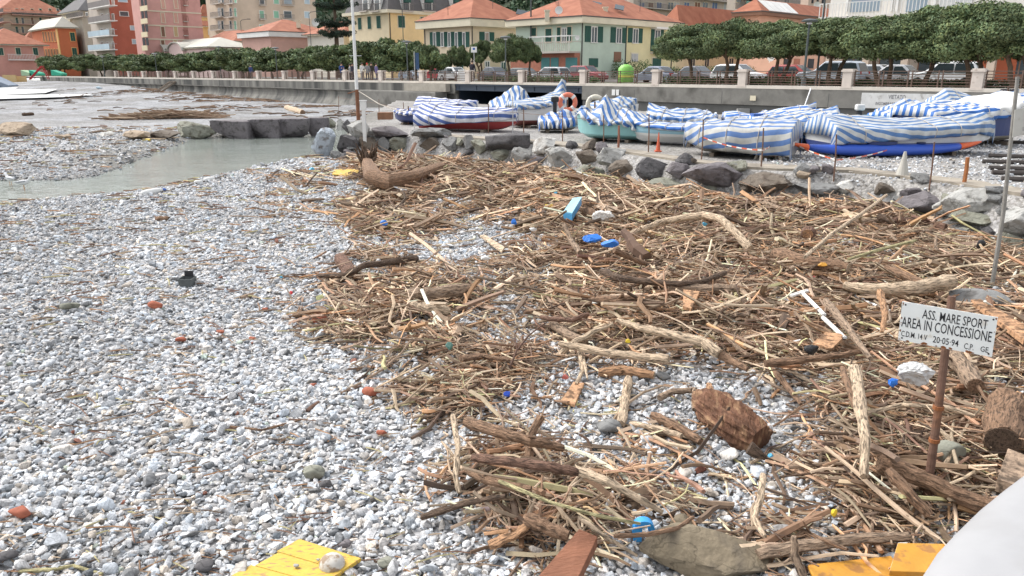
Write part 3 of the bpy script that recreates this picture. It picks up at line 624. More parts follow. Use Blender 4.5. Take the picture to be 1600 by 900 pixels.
def win(F, r, x0, y0, x1, y1, fr=white, pa=glass, sh=None, shw=0.0, name='window', mull=True):
    u0, u1, z0, z1 = F.rect(x0, y0, x1, y1); L = u1 - u0; t = min(0.12, L * 0.15)
    mb = MB(); F.bx(mb, u0, u0 + t, z0, z1, 0.002, 0.08); F.bx(mb, u1 - t, u1, z0, z1, 0.002, 0.08); F.bx(mb, u0 + t, u1 - t, z1 - t, z1, 0.002, 0.08); F.bx(mb, u0 - 0.05, u1 + 0.05, z0 - 0.08, z0, 0.002, 0.16)
    if mull and L > 0.7: F.bx(mb, (u0 + u1) / 2 - 0.05, (u0 + u1) / 2 + 0.05, z0, z1 - t, 0.002, 0.07)
    w_ = mb.build(name, fr, r); F.bx(MB(), u0 + t, u1 - t, z0, z1 - t, 0.001, 0.03).build('pane', pa, w_)
    if sh is not None:
        sw = shw or L * 0.5
        for a, b in ((u0 - sw, u0 - 0.01), (u1 + 0.01, u1 + sw)):
            m2 = MB(); F.bx(m2, a, b, z0, z1, 0.003, 0.05)
            k = int((z1 - z0) / 0.22)
            for i in range(k): F.bx(m2, a + 0.05, b - 0.05, z0 + 0.06 + i * (z1 - z0 - 0.1) / k, z0 + 0.14 + i * (z1 - z0 - 0.1) / k, 0.052, 0.08)
            m2.build('shutter', sh, r)
def shut(F, r, x0, y0, x1, y1, mat=green, fr=creamt):            # closed shutters in a trim
    u0, u1, z0, z1 = F.rect(x0, y0, x1, y1); mb = MB(); F.bx(mb, u0 - 0.12, u1 + 0.12, z0 - 0.1, z1 + 0.14, 0.002, 0.05); w_ = mb.build('window', fr, r)
    mb = MB(); mid = (u0 + u1) / 2
    for a, b in ((u0, mid - 0.02), (mid + 0.02, u1)):
        F.bx(mb, a, b, z0, z1, 0.052, 0.10); k = max(2, int((z1 - z0) / 0.25))
        for i in range(k): F.bx(mb, a + 0.05, b - 0.05, z0 + 0.05 + i * (z1 - z0 - 0.05) / k, z0 + 0.12 + i * (z1 - z0 - 0.05) / k, 0.102, 0.13)
    mb.build('shutter', mat, w_)
def panel(F, r, x0, y0, x1, y1, mat, name='panel', d0=0.003, d1=0.06):
    u0, u1, z0, z1 = F.rect(x0, y0, x1, y1); return F.bx(MB(), u0, u1, z0, z1, d0, d1).build(name, mat, r)
def balcony(F, r, x0, x1, yf, h=1.0, dep=1.2, mat=slabm, rm=railm, solid=None, xm=None):
    u0, u1 = sorted((F.u(x0, yf), F.u(x1, yf))); z = F.z((x0 + x1) / 2, yf)
    o = F.bx(MB(), u0, u1, z - 0.18, z, 0.003, dep).build('balcony', mat, r); mb = MB()
    if solid: F.bx(mb, u0, u1, z + 0.05, z + h, dep - 0.06, dep)
    else:
        F.bx(mb, u0, u1, z + h - 0.06, z + h, dep - 0.06, dep); k = max(3, int((u1 - u0) / 0.28))
        for i in range(k + 1): uu = u0 + (u1 - u0 - 0.05) * i / k; F.bx(mb, uu, uu + 0.05, z + 0.002, z + h - 0.06, dep - 0.06, dep - 0.01)
    for uu in (u0, u1 - 0.05): F.bx(mb, uu, uu + 0.05, z + h - 0.06, z + h, 0.003, dep - 0.062)
    mb.build('railing', solid or rm, o); return o
def ray_at(px, py, C):                                            # world point above px,py at distance of C
    return A(px, py, C[1])
def chimney(r, px, y0, y1, Y, w=0.9, name='chimney', mat=None):
    a = A(px, y0, Y); b = A(px, y1, Y); mb = MB(); mb.box(a[0], Y, b[2] - 0.6, w, w, a[2] - b[2] + 0.6); mb.box(a[0], Y, a[2] + 0.003, w * 1.3, w * 1.3, 0.15); return mb.build(name, mat or creamt, r)
def dish(r, px, py, Y, rad, mat=None):
    c = A(px, py, Y); mb = MB()
    mb.lathe([(0.02, 0.0), (rad * 0.6, 0.06 * rad), (rad, 0.25 * rad), (rad, 0.29 * rad), (rad * 0.55, 0.12 * rad), (0.02, 0.05 * rad)], 14)
    mb.v = [(c[0] + x, c[1] - z, c[2] + y) for x, y, z in mb.v]; mb.bar((c[0], c[1], c[2]), (c[0], c[1] + 0.3, c[2] - rad * 1.3), 0.06); return mb.build('satellite_dish', mat or white, r)

# -- green and yellow house with the terracotta roof
gw = P_('pale_green_render', (0.47, 0.56, 0.47)); yw = P_('pale_yellow_render', (0.66, 0.60, 0.36)); brick = P_('red_brick', (0.36, 0.15, 0.10), var=0.2, scale=3)
r, FL, FR, cs, zt = corner_b('house', 'two storey pale green and yellow house with terracotta hipped roof and satellite dish', 806, 907, 1049, 88, 36, gw, zb=2.2, cat='house')
hip(r, cs, zt, 3.0, 0.9, TILE, eave=0.75)
um = FR.u(978, 70); MBy = FR.bx(MB(), um, FR.L + 0.02, 1.9, zt - 0.01, 0.002, 0.04).build('yellow_front', yw, r)
for x in (928, 1065 - 0):
    pass
win(FR, r, 923, 41, 933, 66, sh=green, shw=1.0); win(FR, r, 962, 43, 971, 67, sh=green, shw=0.95)
FY = Fac(cs[0] + FR.n * 0.04, cs[1] + FR.n * 0.04, 0, zt)
win(FY, r, 988, 44, 997, 67, sh=green, shw=0.85); win(FY, r, 1022, 46, 1031, 80, sh=green, shw=0.7); balcony(FY, r, 1016, 1040, 82, 1.0, 0.8, rm=green)
panel(FY, r, 1017, 43, 1042, 46, white, 'awning', 0.003, 0.9)
panel(FR, r, 959, 81, 970, 97, brownsh, 'shutter'); panel(FR, r, 920, 91, 934, 105, green, 'shutter'); shut(FY, r, 986, 84, 996, 96, greyp); shut(FY, r, 1019, 91, 1032, 104, green)
panel(FL, r, 806, 82, 906, 112, brick, 'brick_base', 0.003, 0.9)
FB = Fac(cs[3] + FL.n * 0.9, cs[0] + FL.n * 0.9, 0, zt)
for x0, x1 in ((846, 859), (861, 873), (884, 902)): panel(FB, r, x0, 90, x1, 111, P_('teal_garage_door', (0.08, 0.22, 0.22)), 'garage_door', 0.004, 0.05)
balcony(FL, r, 845, 907, 81, 1.05, 1.9, rm=slabm)
for x0, x1 in ((831, 838),): shut(FL, r, x0, 44, x1, 56)
shut(FL, r, 853, 45, 862, 66); shut(FL, r, 871, 43, 876, 66); win(FL, r, 878, 43, 886, 66); shut(FL, r, 887, 42, 893, 65)
mb = MB(); a0 = FL.u(843, 50); a1 = FL.u(905, 50); zz = FL.z(870, 45)
for u_ in np.linspace(a0, a1, 4): FL.bx(mb, u_, u_ + 0.07, zz - 0.9, zz - 0.83, 0.01, 1.7); FL.bx(mb, u_, u_ + 0.07, zz - 2.6, zz - 0.9, 1.62, 1.7)
FL.bx(mb, a0, a1, zz - 0.9, zz - 0.83, 1.7, 1.77); FL.bx(mb, a0, a1, zz - 0.9, zz - 0.83, 0.8, 0.87); mb.build('awning_frame', white, r)
chimney(r, 946, 13, 24, 92, 0.5); chimney(r, 855, 18, 25, 90, 0.5); dish(r, 873, 16, 87.5, 0.42); dish(r, 902, 59, 86, 0.25)
mb = MB(); c = A(1002, 16, 93); 
for px, py in ((924, 9), (960, 14)):
    c = A(px, py, 93); MB().ob((c[0], 93, c[2]), (1.1, 0.3, -0.2), (0.25, 1.2, 0.55), (0, -0.05, 0.08)).build('skylight', glass, r)
def pipe(F, r, u, z1, z0=2.0): F.bx(MB(), u, u + .1, z0, z1, .003, .1).build('drainpipe', gutter, r)
def aerial(r, px, y0, y1, Y):
    a, b = A(px, y0, Y), A(px, y1, Y); mb = MB(); mb.bar((b[0], Y, b[2] - .3), (b[0], Y, a[2]), .05)
    for k in range(4): mb.bar((a[0] - .35 + .05 * k, Y, a[2] - .1 - .12 * k), (a[0] + .35 - .05 * k, Y, a[2] - .1 - .12 * k), .03)
    mb.build('aerial', gutter, r)
pipe(FR, r, .05, zt); pipe(FR, r, um - .1, zt); pipe(FY, r, FR.L - .3, zt); aerial(r, 1000, -3, 14, 96); aerial(r, 872, 2, 14, 92)
# -- cream house with the long roof
r, FL, FR, cs, zt = corner_b('house', 'cream house with terracotta roof, two skylights and a glazed upper gallery', 664, 737, 826, 101, 41, P_('cream_render', (0.62, 0.52, 0.38)), zb=2.3, cat='house')
hip(r, cs, zt, 3.3, 0.8, TILE, eave=1.0)
for k, x in enumerate((674, 686, 697, 708, 720)):
    win(FL, r, x + 3, 50, x + 8, 72 + 0.4 * k, sh=green, shw=0.7)
win(FR, r, 757, 50, 764, 64, pa=brownsh, sh=green, shw=0.9); win(FR, r, 697 + 60, 95, 705 + 60, 104); win(FR, r, 782, 96, 790, 108, pa=green)
for px in (695, 720): 
    shut(FL, r, px - 4, 95, px + 4, 108)
mb = MB()
for px, py, w_ in ((755, 22, 1.5), (806, 22, 2.2)):
    c = A(px, py, 104); MB().ob((c[0], 104, c[2]), (w_, 0.5, -0.35), (0.2, 1.0, 0.6), (0, -0.05, 0.08)).build('skylight', glass, r)
pipe(FR, r, .1, zt); pipe(FL, r, .2, zt); aerial(r, 770, -4, 10, 104); aerial(r, 700, 8, 20, 103)
# -- yellow building with grey mansard
ylw = P_('warm_yellow_render', (0.74, 0.56, 0.30)); r, FL, FR, cs, zt = corner_b('building', 'tall yellow building with green shutters and steep grey mansard roof with balconies', 549, 611, 712, 118, 20, ylw, zb=2.5)
FL.bx(MB(), 0, FL.L, 2.0, zt - 0.02, 0.002, 0.05).build('pale_front', P_('pale_cream_render', (0.68, 0.58, 0.40)), r)
C_, R_, B_, L_ = cs; a = (R_ - C_) / np.linalg.norm(R_ - C_); b = (L_ - C_) / np.linalg.norm(L_ - C_)
def ring(o): return [C_ - (a + b) * o, R_ + (a - b) * o, B_ + (a + b) * o, L_ - (a - b) * o]
MB().prism([tuple(q) for q in ring(0.7)], zt + 0.003, zt + 0.45).build('cornice', creamt, r)
E0, E1 = ring(0.4), ring(-1.3); MB().add([(*q, zt + 0.46) for q in E0] + [(*q, zt + 5.0) for q in E1], [(0, 1, 5, 4), (1, 2, 6, 5), (2, 3, 7, 6), (3, 0, 4, 7), (4, 5, 6, 7)]).build('mansard_roof', slate, r)
for x0, x1, y0, y1 in ((560, 565, 28, 46), (575, 580, 26, 45), (589, 595, 25, 44)):
    shut(Fac(L_ + FL.n * 0.05, C_ + FL.n * 0.05, 0, zt), r, x0, y0, x1, y1)
shut(FR, r, 622, 25, 632, 43); shut(FR, r, 657, 27, 666, 40)
FM = Fac(C_ + FR.n * 0.45, R_ + FR.n * 0.45, 0, zt + 5); FM2 = Fac(L_ + FL.n * 0.45, C_ + FL.n * 0.45, 0, zt + 5)
for x0, x1 in ((628, 641), (661, 676), (706, 716)):
    panel(FM, r, x0, -8, x1, 15, white, 'dormer', -1.2, 0.003); panel(FM, r, x0 + 2, -4, x1 - 2, 4, green, 'awning', 0.004, 0.5); panel(FM, r, x0 + 2, 4, x1 - 2, 15, glass, 'pane', 0.004, 0.05); balcony(FM, r, x0 - 2, x1 + 2, 17, 1.0, 0.5)
for x0, x1 in ((566, 576), (584, 594)):
    panel(FM2, r, x0, -8, x1, 15, white, 'dormer', -1.2, 0.003); panel(FM2, r, x0 + 2, 0, x1 - 2, 15, glass, 'pane', 0.004, 0.05); balcony(FM2, r, x0 - 1, x1 + 1, 17, 1.0, 0.5)
pipe(FR, r, .1, zt)
# -- low cream building and pink low building
r, FL, FR, cs, zt = corner_b('building', 'low building with terracotta roof and white satellite dish beside the conifer', 484, 540, 600, 128, 53, P_('off_white_render', (0.6, 0.57, 0.5)), zb=2.5)
hip(r, cs, zt, 2.1, 0.7, TILE); dish(r, 493, 35, 126, 0.6)
mb = MB(); c = A(540, 41, 130); mb.ob((c[0], 130, c[2]), (1.6, 0.3, -0.2), (0.2, 1, 0.5), (0, -0.05, 0.08)); mb.build('skylight', glass, r)
pinkw = P_('dusty_pink_render', (0.60, 0.34, 0.27)); r, FL, FR, cs, zt = corner_b('building', 'low pink building with broad terracotta roof and white band behind the promenade trees', 383, 427, 520, 135, 57, P_('pink_low_render', (0.58, 0.36, 0.3)), zb=2.4, cat='building')
hip(r, cs, zt, 2.3, 0.6, TILE, eave=0.9, soff=white)
chimney(r, 466, 33, 38, 140, 0.6); mb = MB()
r, FL, FR, cs, zt = corner_b('building', 'small building with plain terracotta roof left of the low pink one', 322, 372, 420, 150, 66, P_('pale_peach_render', (0.6, 0.5, 0.42)), zb=2.4); hip(r, cs, zt, 2.2, 0.6, TILE)
# -- white scalloped pavilion
r, FL, FR, cs, zt = corner_b('pavilion', 'low pavilion with pale scalloped roof and pink gables', 242, 330, 400, 140, 75, P_('pavilion_pink', (0.66, 0.5, 0.47)), zb=2.3)
hip(r, cs, zt, 1.8, 0.5, palero)
for x0, x1 in ((239, 262), (268, 290)):
    u0, u1 = FL.u(x0, 75), FL.u(x1, 75); zc_ = FL.z((x0 + x1) / 2, 70); pts = []
    mb = MB(); K = 9; vs = []
    for side, dd in ((0, 0.9), (1, -5.0)):
        for k in range(K):
            th = math.pi * k / (K - 1); uu = (u0 + u1) / 2 - math.cos(th) * (u1 - u0) / 2 * 1.1; q = FL.a + FL.d * uu + FL.n * dd; vs.append((*q, zt - 0.2 + math.sin(th) * 1.6))
    mb.add(vs, [(k, k + 1, K + k + 1, K + k) for k in range(K - 1)]); g_ = mb.build('gable_roof', palero, r)
    s_ = g_.modifiers.new('t', 'SOLIDIFY'); s_.thickness = 0.2
    vs = []
    for dd in (0.6, -0.5):
        for k in range(K):
            th = math.pi * k / (K - 1); uu = (u0 + u1) / 2 - math.cos(th) * (u1 - u0) / 2; q = FL.a + FL.d * uu + FL.n * dd; vs.append((*q, zt - 0.35 + math.sin(th) * 1.5))
        for uu in (u1, u0): q = FL.a + FL.d * uu + FL.n * dd; vs.append((*q, 2.3))
    m_ = K + 2; MB().add(vs, [tuple(range(m_)), tuple(range(m_, 2 * m_))[::-1]] + [(k, m_ + k, m_ + (k + 1) % m_, (k + 1) % m_) for k in range(m_)]).build('gable', P_('pavilion_pink', ()), r)
# -- red slab + balcony apartments
redw = P_('brick_red_render', (0.42, 0.13, 0.085)); r, FL, FR, cs, zt = corner_b('apartment_block', 'tall apartment block with brick red end wall and balconies on its left side', 152, 184, 232, 168, -14, P_('grey_beige_render', (0.5, 0.44, 0.38)), zb=2.4)
FR.bx(MB(), -0.02, FR.L + 0.02, 2.2, zt + 0.5, 0.002, 0.2).build('red_end_wall', redw, r); FQ = Fac(cs[0] + FR.n * 0.2, cs[1] + FR.n * 0.2, 0, zt)
for x0, y0, x1, y1 in ((184, -3, 199, 3), (186.5, 17.5, 201, 25), (203, 40, 218, 47), (206, 61, 221, 68.5)): win(FQ, r, x0, y0, x1, y1, fr=white, pa=glass if y0 == 17.5 else paneb, mull=False)
for yf, mt in ((11, railm), (34, railm), (56.5, paneb), (78, paneb)):
    balcony(FL, r, 150, 184, yf, 1.1, 1.6, mat=white, solid=mt)
for yf in (-6, 18, 41, 62): 
    for x in (158, 167, 175): win(FL, r, x, yf + 3, x + 4, yf + 14, pa=brownsh)
r, FL, FR, cs, zt = corner_b('building', 'old grey roofed building with long balcony between the pink villa and red end wall', 110, 140, 176, 185, 18, P_('old_beige_render', (0.5, 0.45, 0.38)), zb=2.4)
hip(r, cs, zt, 3.0, 0.8, slate); 
for x in (118, 126, 134): win(FL, r, x, 19, x + 4, 25)
win(FR, r, 143, 16, 151, 24, pa=green); balcony(FL, r, 112, 139, 27, 1.0, 1.2)
# -- tall pink apartments
pk = P_('salmon_pink_render', (0.60, 0.33, 0.29)); r, FL, FR, cs, zt = corner_b('apartment_block', 'tall salmon pink apartment block with cream floor bands behind the pavilion', 219, 231, 324, 152, -14, pk, zb=2.4)
for k, yb in enumerate((16, 38.5, 60)):
    z = FR.z(235, yb); FR.bx(MB(), 0, FR.L, z - 0.22, z, 0.003, 0.14).build('floor_band', creamt, r)
    z = FL.z(225, yb - 2)
for yb in (-4, 18.5, 40, 61):
    for x0, x1, pm2 in ((251, 258, brownsh if yb > 30 else pinkw), (271, 278, P_('ochre_blind', (0.5, 0.36, 0.2)) if yb > 30 else pinkw)): win(FR, r, x0, yb + 1, x1, yb + 17, fr=creamt, pa=pm2, mull=False)
u0, u1 = FR.u(286, 40), FR.u(293, 40); FR.bx(MB(), u0, u1, 2.4, zt, 0.003, 0.03).build('recess_shade', P_('recess_shade_pink', (0.42, 0.2, 0.17)), r)  # flat strip on the wall; deeper pink stands in for a shaded recess
for yb in (8, 33, 55): balcony(FR, r, 286, 293, yb, 1.0, 0.5, rm=brownsh)
for k, yb in enumerate((-3, 17, 38, 59)):
    for x in (220.5, 226): panel(FL, r, x + k * .9, yb, x + 3.6 + k * .9, yb + 12, darkdoor, 'window_pane'); 
    panel(FL, r, 219.5 + k, yb + 12, 231, yb + 20, P_('cream_panel', (0.68, 0.58, 0.4)), 'spandrel', 0.003, 0.1)
# -- small orange houses behind
r, FL, FR, cs, zt = corner_b('house', 'small house with terracotta roofs seen between pink and beige apartment blocks', 318, 322, 345, 190, 42, P_('ochre_render', (0.62, 0.42, 0.2)), zb=2.6, cat='house'); hip(r, cs, zt, 1.2, 0.8, TILE)
win(FR, r, 325, 45, 331, 54, pa=paneb)
r, FL, FR, cs, zt = corner_b('house', 'second terracotta roof rising behind the small ochre house', 318, 324, 342, 205, 27, P_('ochre_render', ()), zb=2.6, cat='house'); hip(r, cs, zt, 3, 0.8, TILE)
# -- beige tall apartments
bg_ = P_('beige_render', (0.56, 0.46, 0.36)); r, FL, FR, cs, zt = corner_b('apartment_block', 'tall beige apartment block with light green shutters and small balconies', 333, 373, 500, 175, -14, bg_, zb=2.6)
for yf in (5, 26, 46): 
    balcony(FL, r, 336, 352, yf + 0.5, 1.0, 1.1); balcony(FL, r, 357, 371, yf + 0.5, 1.0, 1.1)
    for x, g2 in ((341, greyp), (346, glass), (359, glass), (366, lgreen)): win(FL, r, x, yf - 14, x + 4, yf, pa=g2, fr=white, mull=False)
for x0, x1, gm in ((405, 413, lgreen), (427, 436, lgreen), (443, 456, paneb), (475, 484, paneb)):
    for k, yf in enumerate((6, 28, 50)):
        win(FR, r, x0, yf - 12 + (x0 - 400) * 0.02, x1, yf, pa=gm if (k + x0) % 3 else glass, fr=white, mull=False)
for x0, x1 in ((404, 414), (439, 458)):
    for yf in (8, 30): balcony(FR, r, x0, x1, yf, 1.0, 0.9)
# -- far left group
r, FL, FR, cs, zt = corner_b('apartment_block', 'broad beige block with orange hipped roof and wraparound balconies at top left', -30, 18, 112, 235, 20, P_('warm_beige_render', (0.56, 0.44, 0.32)), zb=3)
hip(r, cs, zt, 6.5, 1.5, TILE, soff=slabm); 
for k, yf in enumerate((24, 38, 52)):
    balcony(FL, r, -25, 19, yf, 1.0, 2.0, mat=pinkw); balcony(FR, r, 17, 105, yf + 0.5, 1.0, 1.8, mat=pinkw)
    for x, g2 in ((24, green), (33, glass), (48, brownsh), (61, green), (76, brownsh), (88, glass)): win(FR, r, x, yf - 11, x + 5, yf - 0.5 - (x % 3), pa=g2, fr=creamt, mull=False)
r, FL, FR, cs, zt = corner_b('villa', 'orange red villa with yellow corner trim, arcaded windows and grey hipped roof', 60, 100, 128, 182, 44, P_('orange_red_render', (0.55, 0.17, 0.08)), zb=2.4)
hip(r, cs, zt, 2.4, 0.7, palero); yt = P_('yellow_trim', (0.72, 0.48, 0.2))
FL.bx(MB(), FL.L - 1.2, FL.L, 2.4, zt, 0.003, 0.15).build('corner_trim', yt, r)
for yt0, yt1 in ((49, 65), (76, 88)):
    for k in range(6): win(FL, r, 67 + k * 4.4, yt0 + 0.3 * k * 0, 69.6 + k * 4.4, yt1, fr=yt, pa=brownsh, mull=False)
shut(FR, r, 110, 51, 117, 64, fr=yt); shut(FR, r, 113, 75, 120, 87, fr=yt)
r, FL, FR, cs, zt = corner_b('villa', 'pink villa with small cream topped tower behind the orange villa', 110, 122, 157, 190, 36, P_('rose_render', (0.58, 0.3, 0.25)), zb=2.4)
MB().box(*((cs[0] + cs[2]) / 2), zt, 5, 5, 1.6, 0.8).build('tower_top', creamt, r)
for yy in (41, 57, 79):
    for x in (125, 131, 137, 143, 149): win(FR, r, x, yy, x + 3, yy + 8, pa=greyp, fr=creamt, mull=False)
r, FL, FR, cs, zt = corner_b('house', 'low pink house with orange roof and green shutters at the far left', -40, -20, 74, 170, 70, P_('coral_render', (0.56, 0.29, 0.24)), zb=2.2, cat='house')
hip(r, cs, zt, 3.5, 1.0, TILE)
for x in (-2, 25, 52): shut(FR, r, x, 75, x + 7, 86)
balcony(FR, r, 12, 54, 93, 1.1, 1.2, mat=white, rm=white)
r, FL, FR, cs, zt = corner_b('house', 'orange roofed outbuilding between beige block and orange villa', 48, 52, 66, 200, 62, P_('outhouse_render', (0.5, 0.42, 0.34)), zb=2.4, cat='house'); hip(r, cs, zt, 1.8, 0.6, TILE)
# -- right hand background
r, FL, FR, cs, zt = corner_b('apartment_block', 'long apartment block on the slope with glazed balconies behind the green house', 960, 985, 1160, 175, -20, P_('stone_beige_render', (0.46, 0.40, 0.34)), zb=3)
for k, yf in enumerate((-6, 16, 33)):
    balcony(FR, r, 990, 1140, yf + 1.5, 1.0, 1.4, mat=slabm)
    for x, g2 in ((998, bluecur), (1012, brownsh), (1025, bluecur), (1043, glass), (1052, greyp), (1068, bluecur), (1085, brownsh), (1097, glass), (1112, bluecur), (1130, greyp)): win(FR, r, x, yf - 13, x + 9, yf, pa=g2, fr=creamt)
for yf in (4, 22): balcony(FL, r, 962, 984, yf, 1.0, 1.2)
r, FL, FR, cs, zt = corner_b('apartment_block', 'apartment block wrapped in green scaffold netting behind the trees', 1128, 1141, 1262, 160, -20, P_('stone_beige_render', ()), zb=3)
for yf in (2, 20): balcony(FR, r, 1145, 1255, yf, 1.0, 1.2)
net = P_('scaffold_net', (0.20, 0.36, 0.30), var=0.2); panel(FR, r, 1156, 7, 1240, 19, net, 'netting', 1.3, 1.4)
for x in (1150, 1165, 1185, 1205, 1225): win(FR, r, x, -8, x + 9, 4, pa=glass, fr=creamt)
r, FL, FR, cs, zt = corner_b('house', 'house with white protective sheets laid over its terracotta roof', 1150, 1178, 1300, 100, 24, P_('salmon_render', (0.6, 0.36, 0.26)), zb=2.4, cat='house')
ro = hip(r, cs, zt, 1.6, 0.8, TILE, soff=brownsh, eave=0.5)
C_, R_ = cs[0], cs[1]; aa = (R_ - C_) / np.linalg.norm(R_ - C_); bb = (cs[3] - C_) / np.linalg.norm(cs[3] - C_); hl = np.linalg.norm(cs[3] - C_) / 2 + 0.8
for k in range(5):
    o = C_ + aa * (0.2 + 1.55 * k + 1.0) - bb * 0.75; L = 2.0 + 1.2 * k if k < 4 else 5.2; sl = 1.6 / hl; L = min(L, hl - 0.3)
    MB().ob((*o, zt + 0.56), (*(aa * 1.45), 0), (*(bb * L), sl * L), (0, 0, 0.06)).build('roof_sheet', white, r)
for x, w_ in ((1180, 5), (1184 + 14, 6), (1222, 7)): win(FR, r, x, 88, x + w_, 95, fr=creamt, pa=darkdoor, mull=False)
dish(r, 1204, 90, 86, 0.4); 
r, FL, FR, cs, zt = corner_b('house', 'low yellowish house with terracotta roof mostly hidden by clipped trees', 1030, 1056, 1200, 104, 52, P_('straw_render', (0.62, 0.54, 0.36)), zb=2.2, cat='house')
hip(r, cs, zt, 3.4, 0.8, TILE)
for x in (1078, 1100, 1138): win(FR, r, x, 90, x + 8, 104, fr=creamt, pa=darkdoor)
r, FL, FR, cs, zt = corner_b('house', 'small brick and salmon building behind parked cars at right', 1168, 1215, 1285, 88, 86, P_('salmon_render', ()), zb=2.2, cat='house')
for x, m2 in ((1224, darkdoor), (1240, brick), (1262, darkdoor)): panel(FR, r, x, 92, x + 9, 107, m2, 'door')
# -- white modern building with dark shop fronts
Yc = 70; C = PT(1286, 30); r = thing('apartment_block', 'white modern building with blue grey blinds above and dark shop windows below', 'building', (*C, 2.1))
Rr = C - U * 26; zt = 11.5; wh = P_('white_render', (0.66, 0.63, 0.58))
MB().prism([tuple(C), tuple(Rr), tuple(Rr + N * 14), tuple(C + N * 14)], 5.2, zt).build('upper_wall', wh, r)
MB().prism([tuple(C + N * 1.5), tuple(Rr + N * 1.5), tuple(Rr + N * 14), tuple(C + N * 14)], 1.9, 5.2).build('ground_floor', P_('shop_stone', (0.42, 0.36, 0.3)), r)
F = Fac(C, Rr, 2.1, zt); F2 = Fac(C + N * 1.5, Rr + N * 1.5, 2.1, 5.2)
for k in range(9):
    u_ = 0.1 + k * 3.2; F.bx(MB(), u_, u_ + 0.55, 1.9, 5.198, -0.6, -0.05).build('pillar', P_('pillar_stone', (0.5, 0.41, 0.33)), r)
    if k < 8: 
        w_ = F2.bx(MB(), u_ + 0.9, u_ + 2.9, 2.5, 4.9, 0.003, 0.08).build('shop_window', brownsh, r); F2.bx(MB(), u_ + 1.0, u_ + 1.85, 2.7, 4.8, 0.082, 0.1).build('pane', glass, w_); F2.bx(MB(), u_ + 1.95, u_ + 2.8, 2.7, 4.8, 0.082, 0.1).build('pane', glass, w_)
F2.bx(MB(), 11.2, 14.6, 2.2, 5.0, 0.09, 0.14).build('red_shopfront', P_('brick_orange', (0.42, 0.12, 0.06)), r)
greyblue = P_('blue_grey_blind', (0.22, 0.28, 0.33))
for x0, x1, m2 in ((1331, 1376, greyblue), (1418, 1450, greyblue), (1470, 1520, greyp)): panel(F, r, x0, -20, x1, 18, m2, 'blind', 0.003, 0.08)
balcony(F, r, 1290, 1530, 22, 1.1, 1.3, mat=wh, rm=white)
for x in (1324, 1394, 1402, 1460): panel(F, r, x, -20, x + 3, 18, white, 'pilaster', 0.003, 0.2)
r, FL, FR, cs, zt = corner_b('apartment_block', 'pinkish block with small windows behind the sheeted roof', 1240, 1252, 1300, 150, -20, P_('peach_render', (0.62, 0.47, 0.38)), zb=3)
for x in (1268, 1276, 1284): panel(FR, r, x, -5, x + 3, 5, darkdoor, 'window_pane')
dish(r, 1276, 8, 148, 0.6)
# -- play area and hoardings at the far left end of the promenade
def Yz(px, py, Y): return A(px, py, Y)
def upright(name, label, cat, px0, py0, px1, py1, Y, mat, th=0.3, group=None):
    a = A(px0, py1, Y); b = A(px1, py0, Y); o = MB().ob((a[0], Y, a[2]), (b[0] - a[0], 0, 0), (0, th, 0), (0, 0, b[2] - a[2])).build(name, mat); tag(o, label, cat, group); return recenter(o)
och = P_('ochre_board', (0.55, 0.4, 0.2)); 
upright('hoarding', 'ochre hoarding at far left end of the beach', 'hoarding', 6, 117, 24, 132, 138, och, 0.2)
upright('hoarding', 'second ochre hoarding panel near the promenade end', 'hoarding', 26, 119, 40, 130, 139, och, 0.2)
tg = P_('play_green', (0.05, 0.36, 0.24))
for px, lb_ in ((40, 'pale green'), (53, 'bright green left'), (87, 'bright green right')):
    c = A(px, 112, 146); mb = MB(); mb.prism([(c[0] - 0.9, 146), (c[0] + 0.9, 146), (c[0] + 0.9, 148), (c[0] - 0.9, 148)], 2.3, [3.3, 2.7, 2.7, 3.3]); o = mb.build('sun_sail', tg if px > 45 else P_('pale_play_green', (0.35, 0.5, 0.32))); tag(o, lb_ + ' sail of the play area at the promenade end', 'sail'); recenter(o)
sl = thing('playground_slide', 'red playground slide at the far end of the promenade', 'slide', (*A(60, 118, 138)[:2], 1.9)); c = A(60, 118, 138)
MB().bar((c[0] - 1.6, 138, 1.7), (c[0] + 0.8, 138, 3.9), 0.6, 0.12).build('chute', P_('play_red', (0.42, 0.03, 0.04)), sl); mb = MB()
for k in range(2): mb.bar((c[0] + 1.6, 138 + k * .5, 1.7), (c[0] + 0.8, 138 + k * .5, 4.0), 0.08)
for k in range(5): mb.bar((c[0] + 1.5 - 0.15 * k, 138, 2.0 + .4 * k), (c[0] + 1.5 - 0.15 * k, 138.5, 2.0 + .4 * k), 0.06)
mb.build('ladder', P_('play_red', ()), sl)
# low garden walls and hedges in front of the houses
hedge_m = LEAF
def hedge(px0, px1, t, h, seed, label, base=(0.05, 0.09, 0.035), z=ZP):
    a, b = PT(px0, t), PT(px1, t); L = np.linalg.norm(b - a); n = max(3, int(L / 0.6)); rs_ = np.random.RandomState(seed)
    c = np.array([[*(a + (b - a) * (k + 0.5) / n + rs_.normal(scale=.1, size=2)), z + h * 0.5] for k in range(n)])
    m_ = leaf_cloud('hedge', c, np.tile([0.55, 0.55, h * 0.55], (n, 1)) * rs_.uniform(.85, 1.15, (n, 1)), 260, 0.09, seed, base=base)
    o = bpy.data.objects.new('hedge', m_); COL.objects.link(o); tag(o, label, 'hedge'); return recenter(o)
hedge(712, 790, 34, 1.5, 1, 'reddish hedge in front of the cream house', (0.16, 0.07, 0.05)); hedge(760, 870, 31, 1.3, 2, 'green hedge beside the palm like shrubs before the cream house')
hedge(955, 1015, 33, 2.2, 3, 'tall bushy hedge in front of the yellow house front', (0.06, 0.11, 0.04)); hedge(1045, 1180, 30, 1.4, 4, 'low hedge behind the parked cars under the first right trees')
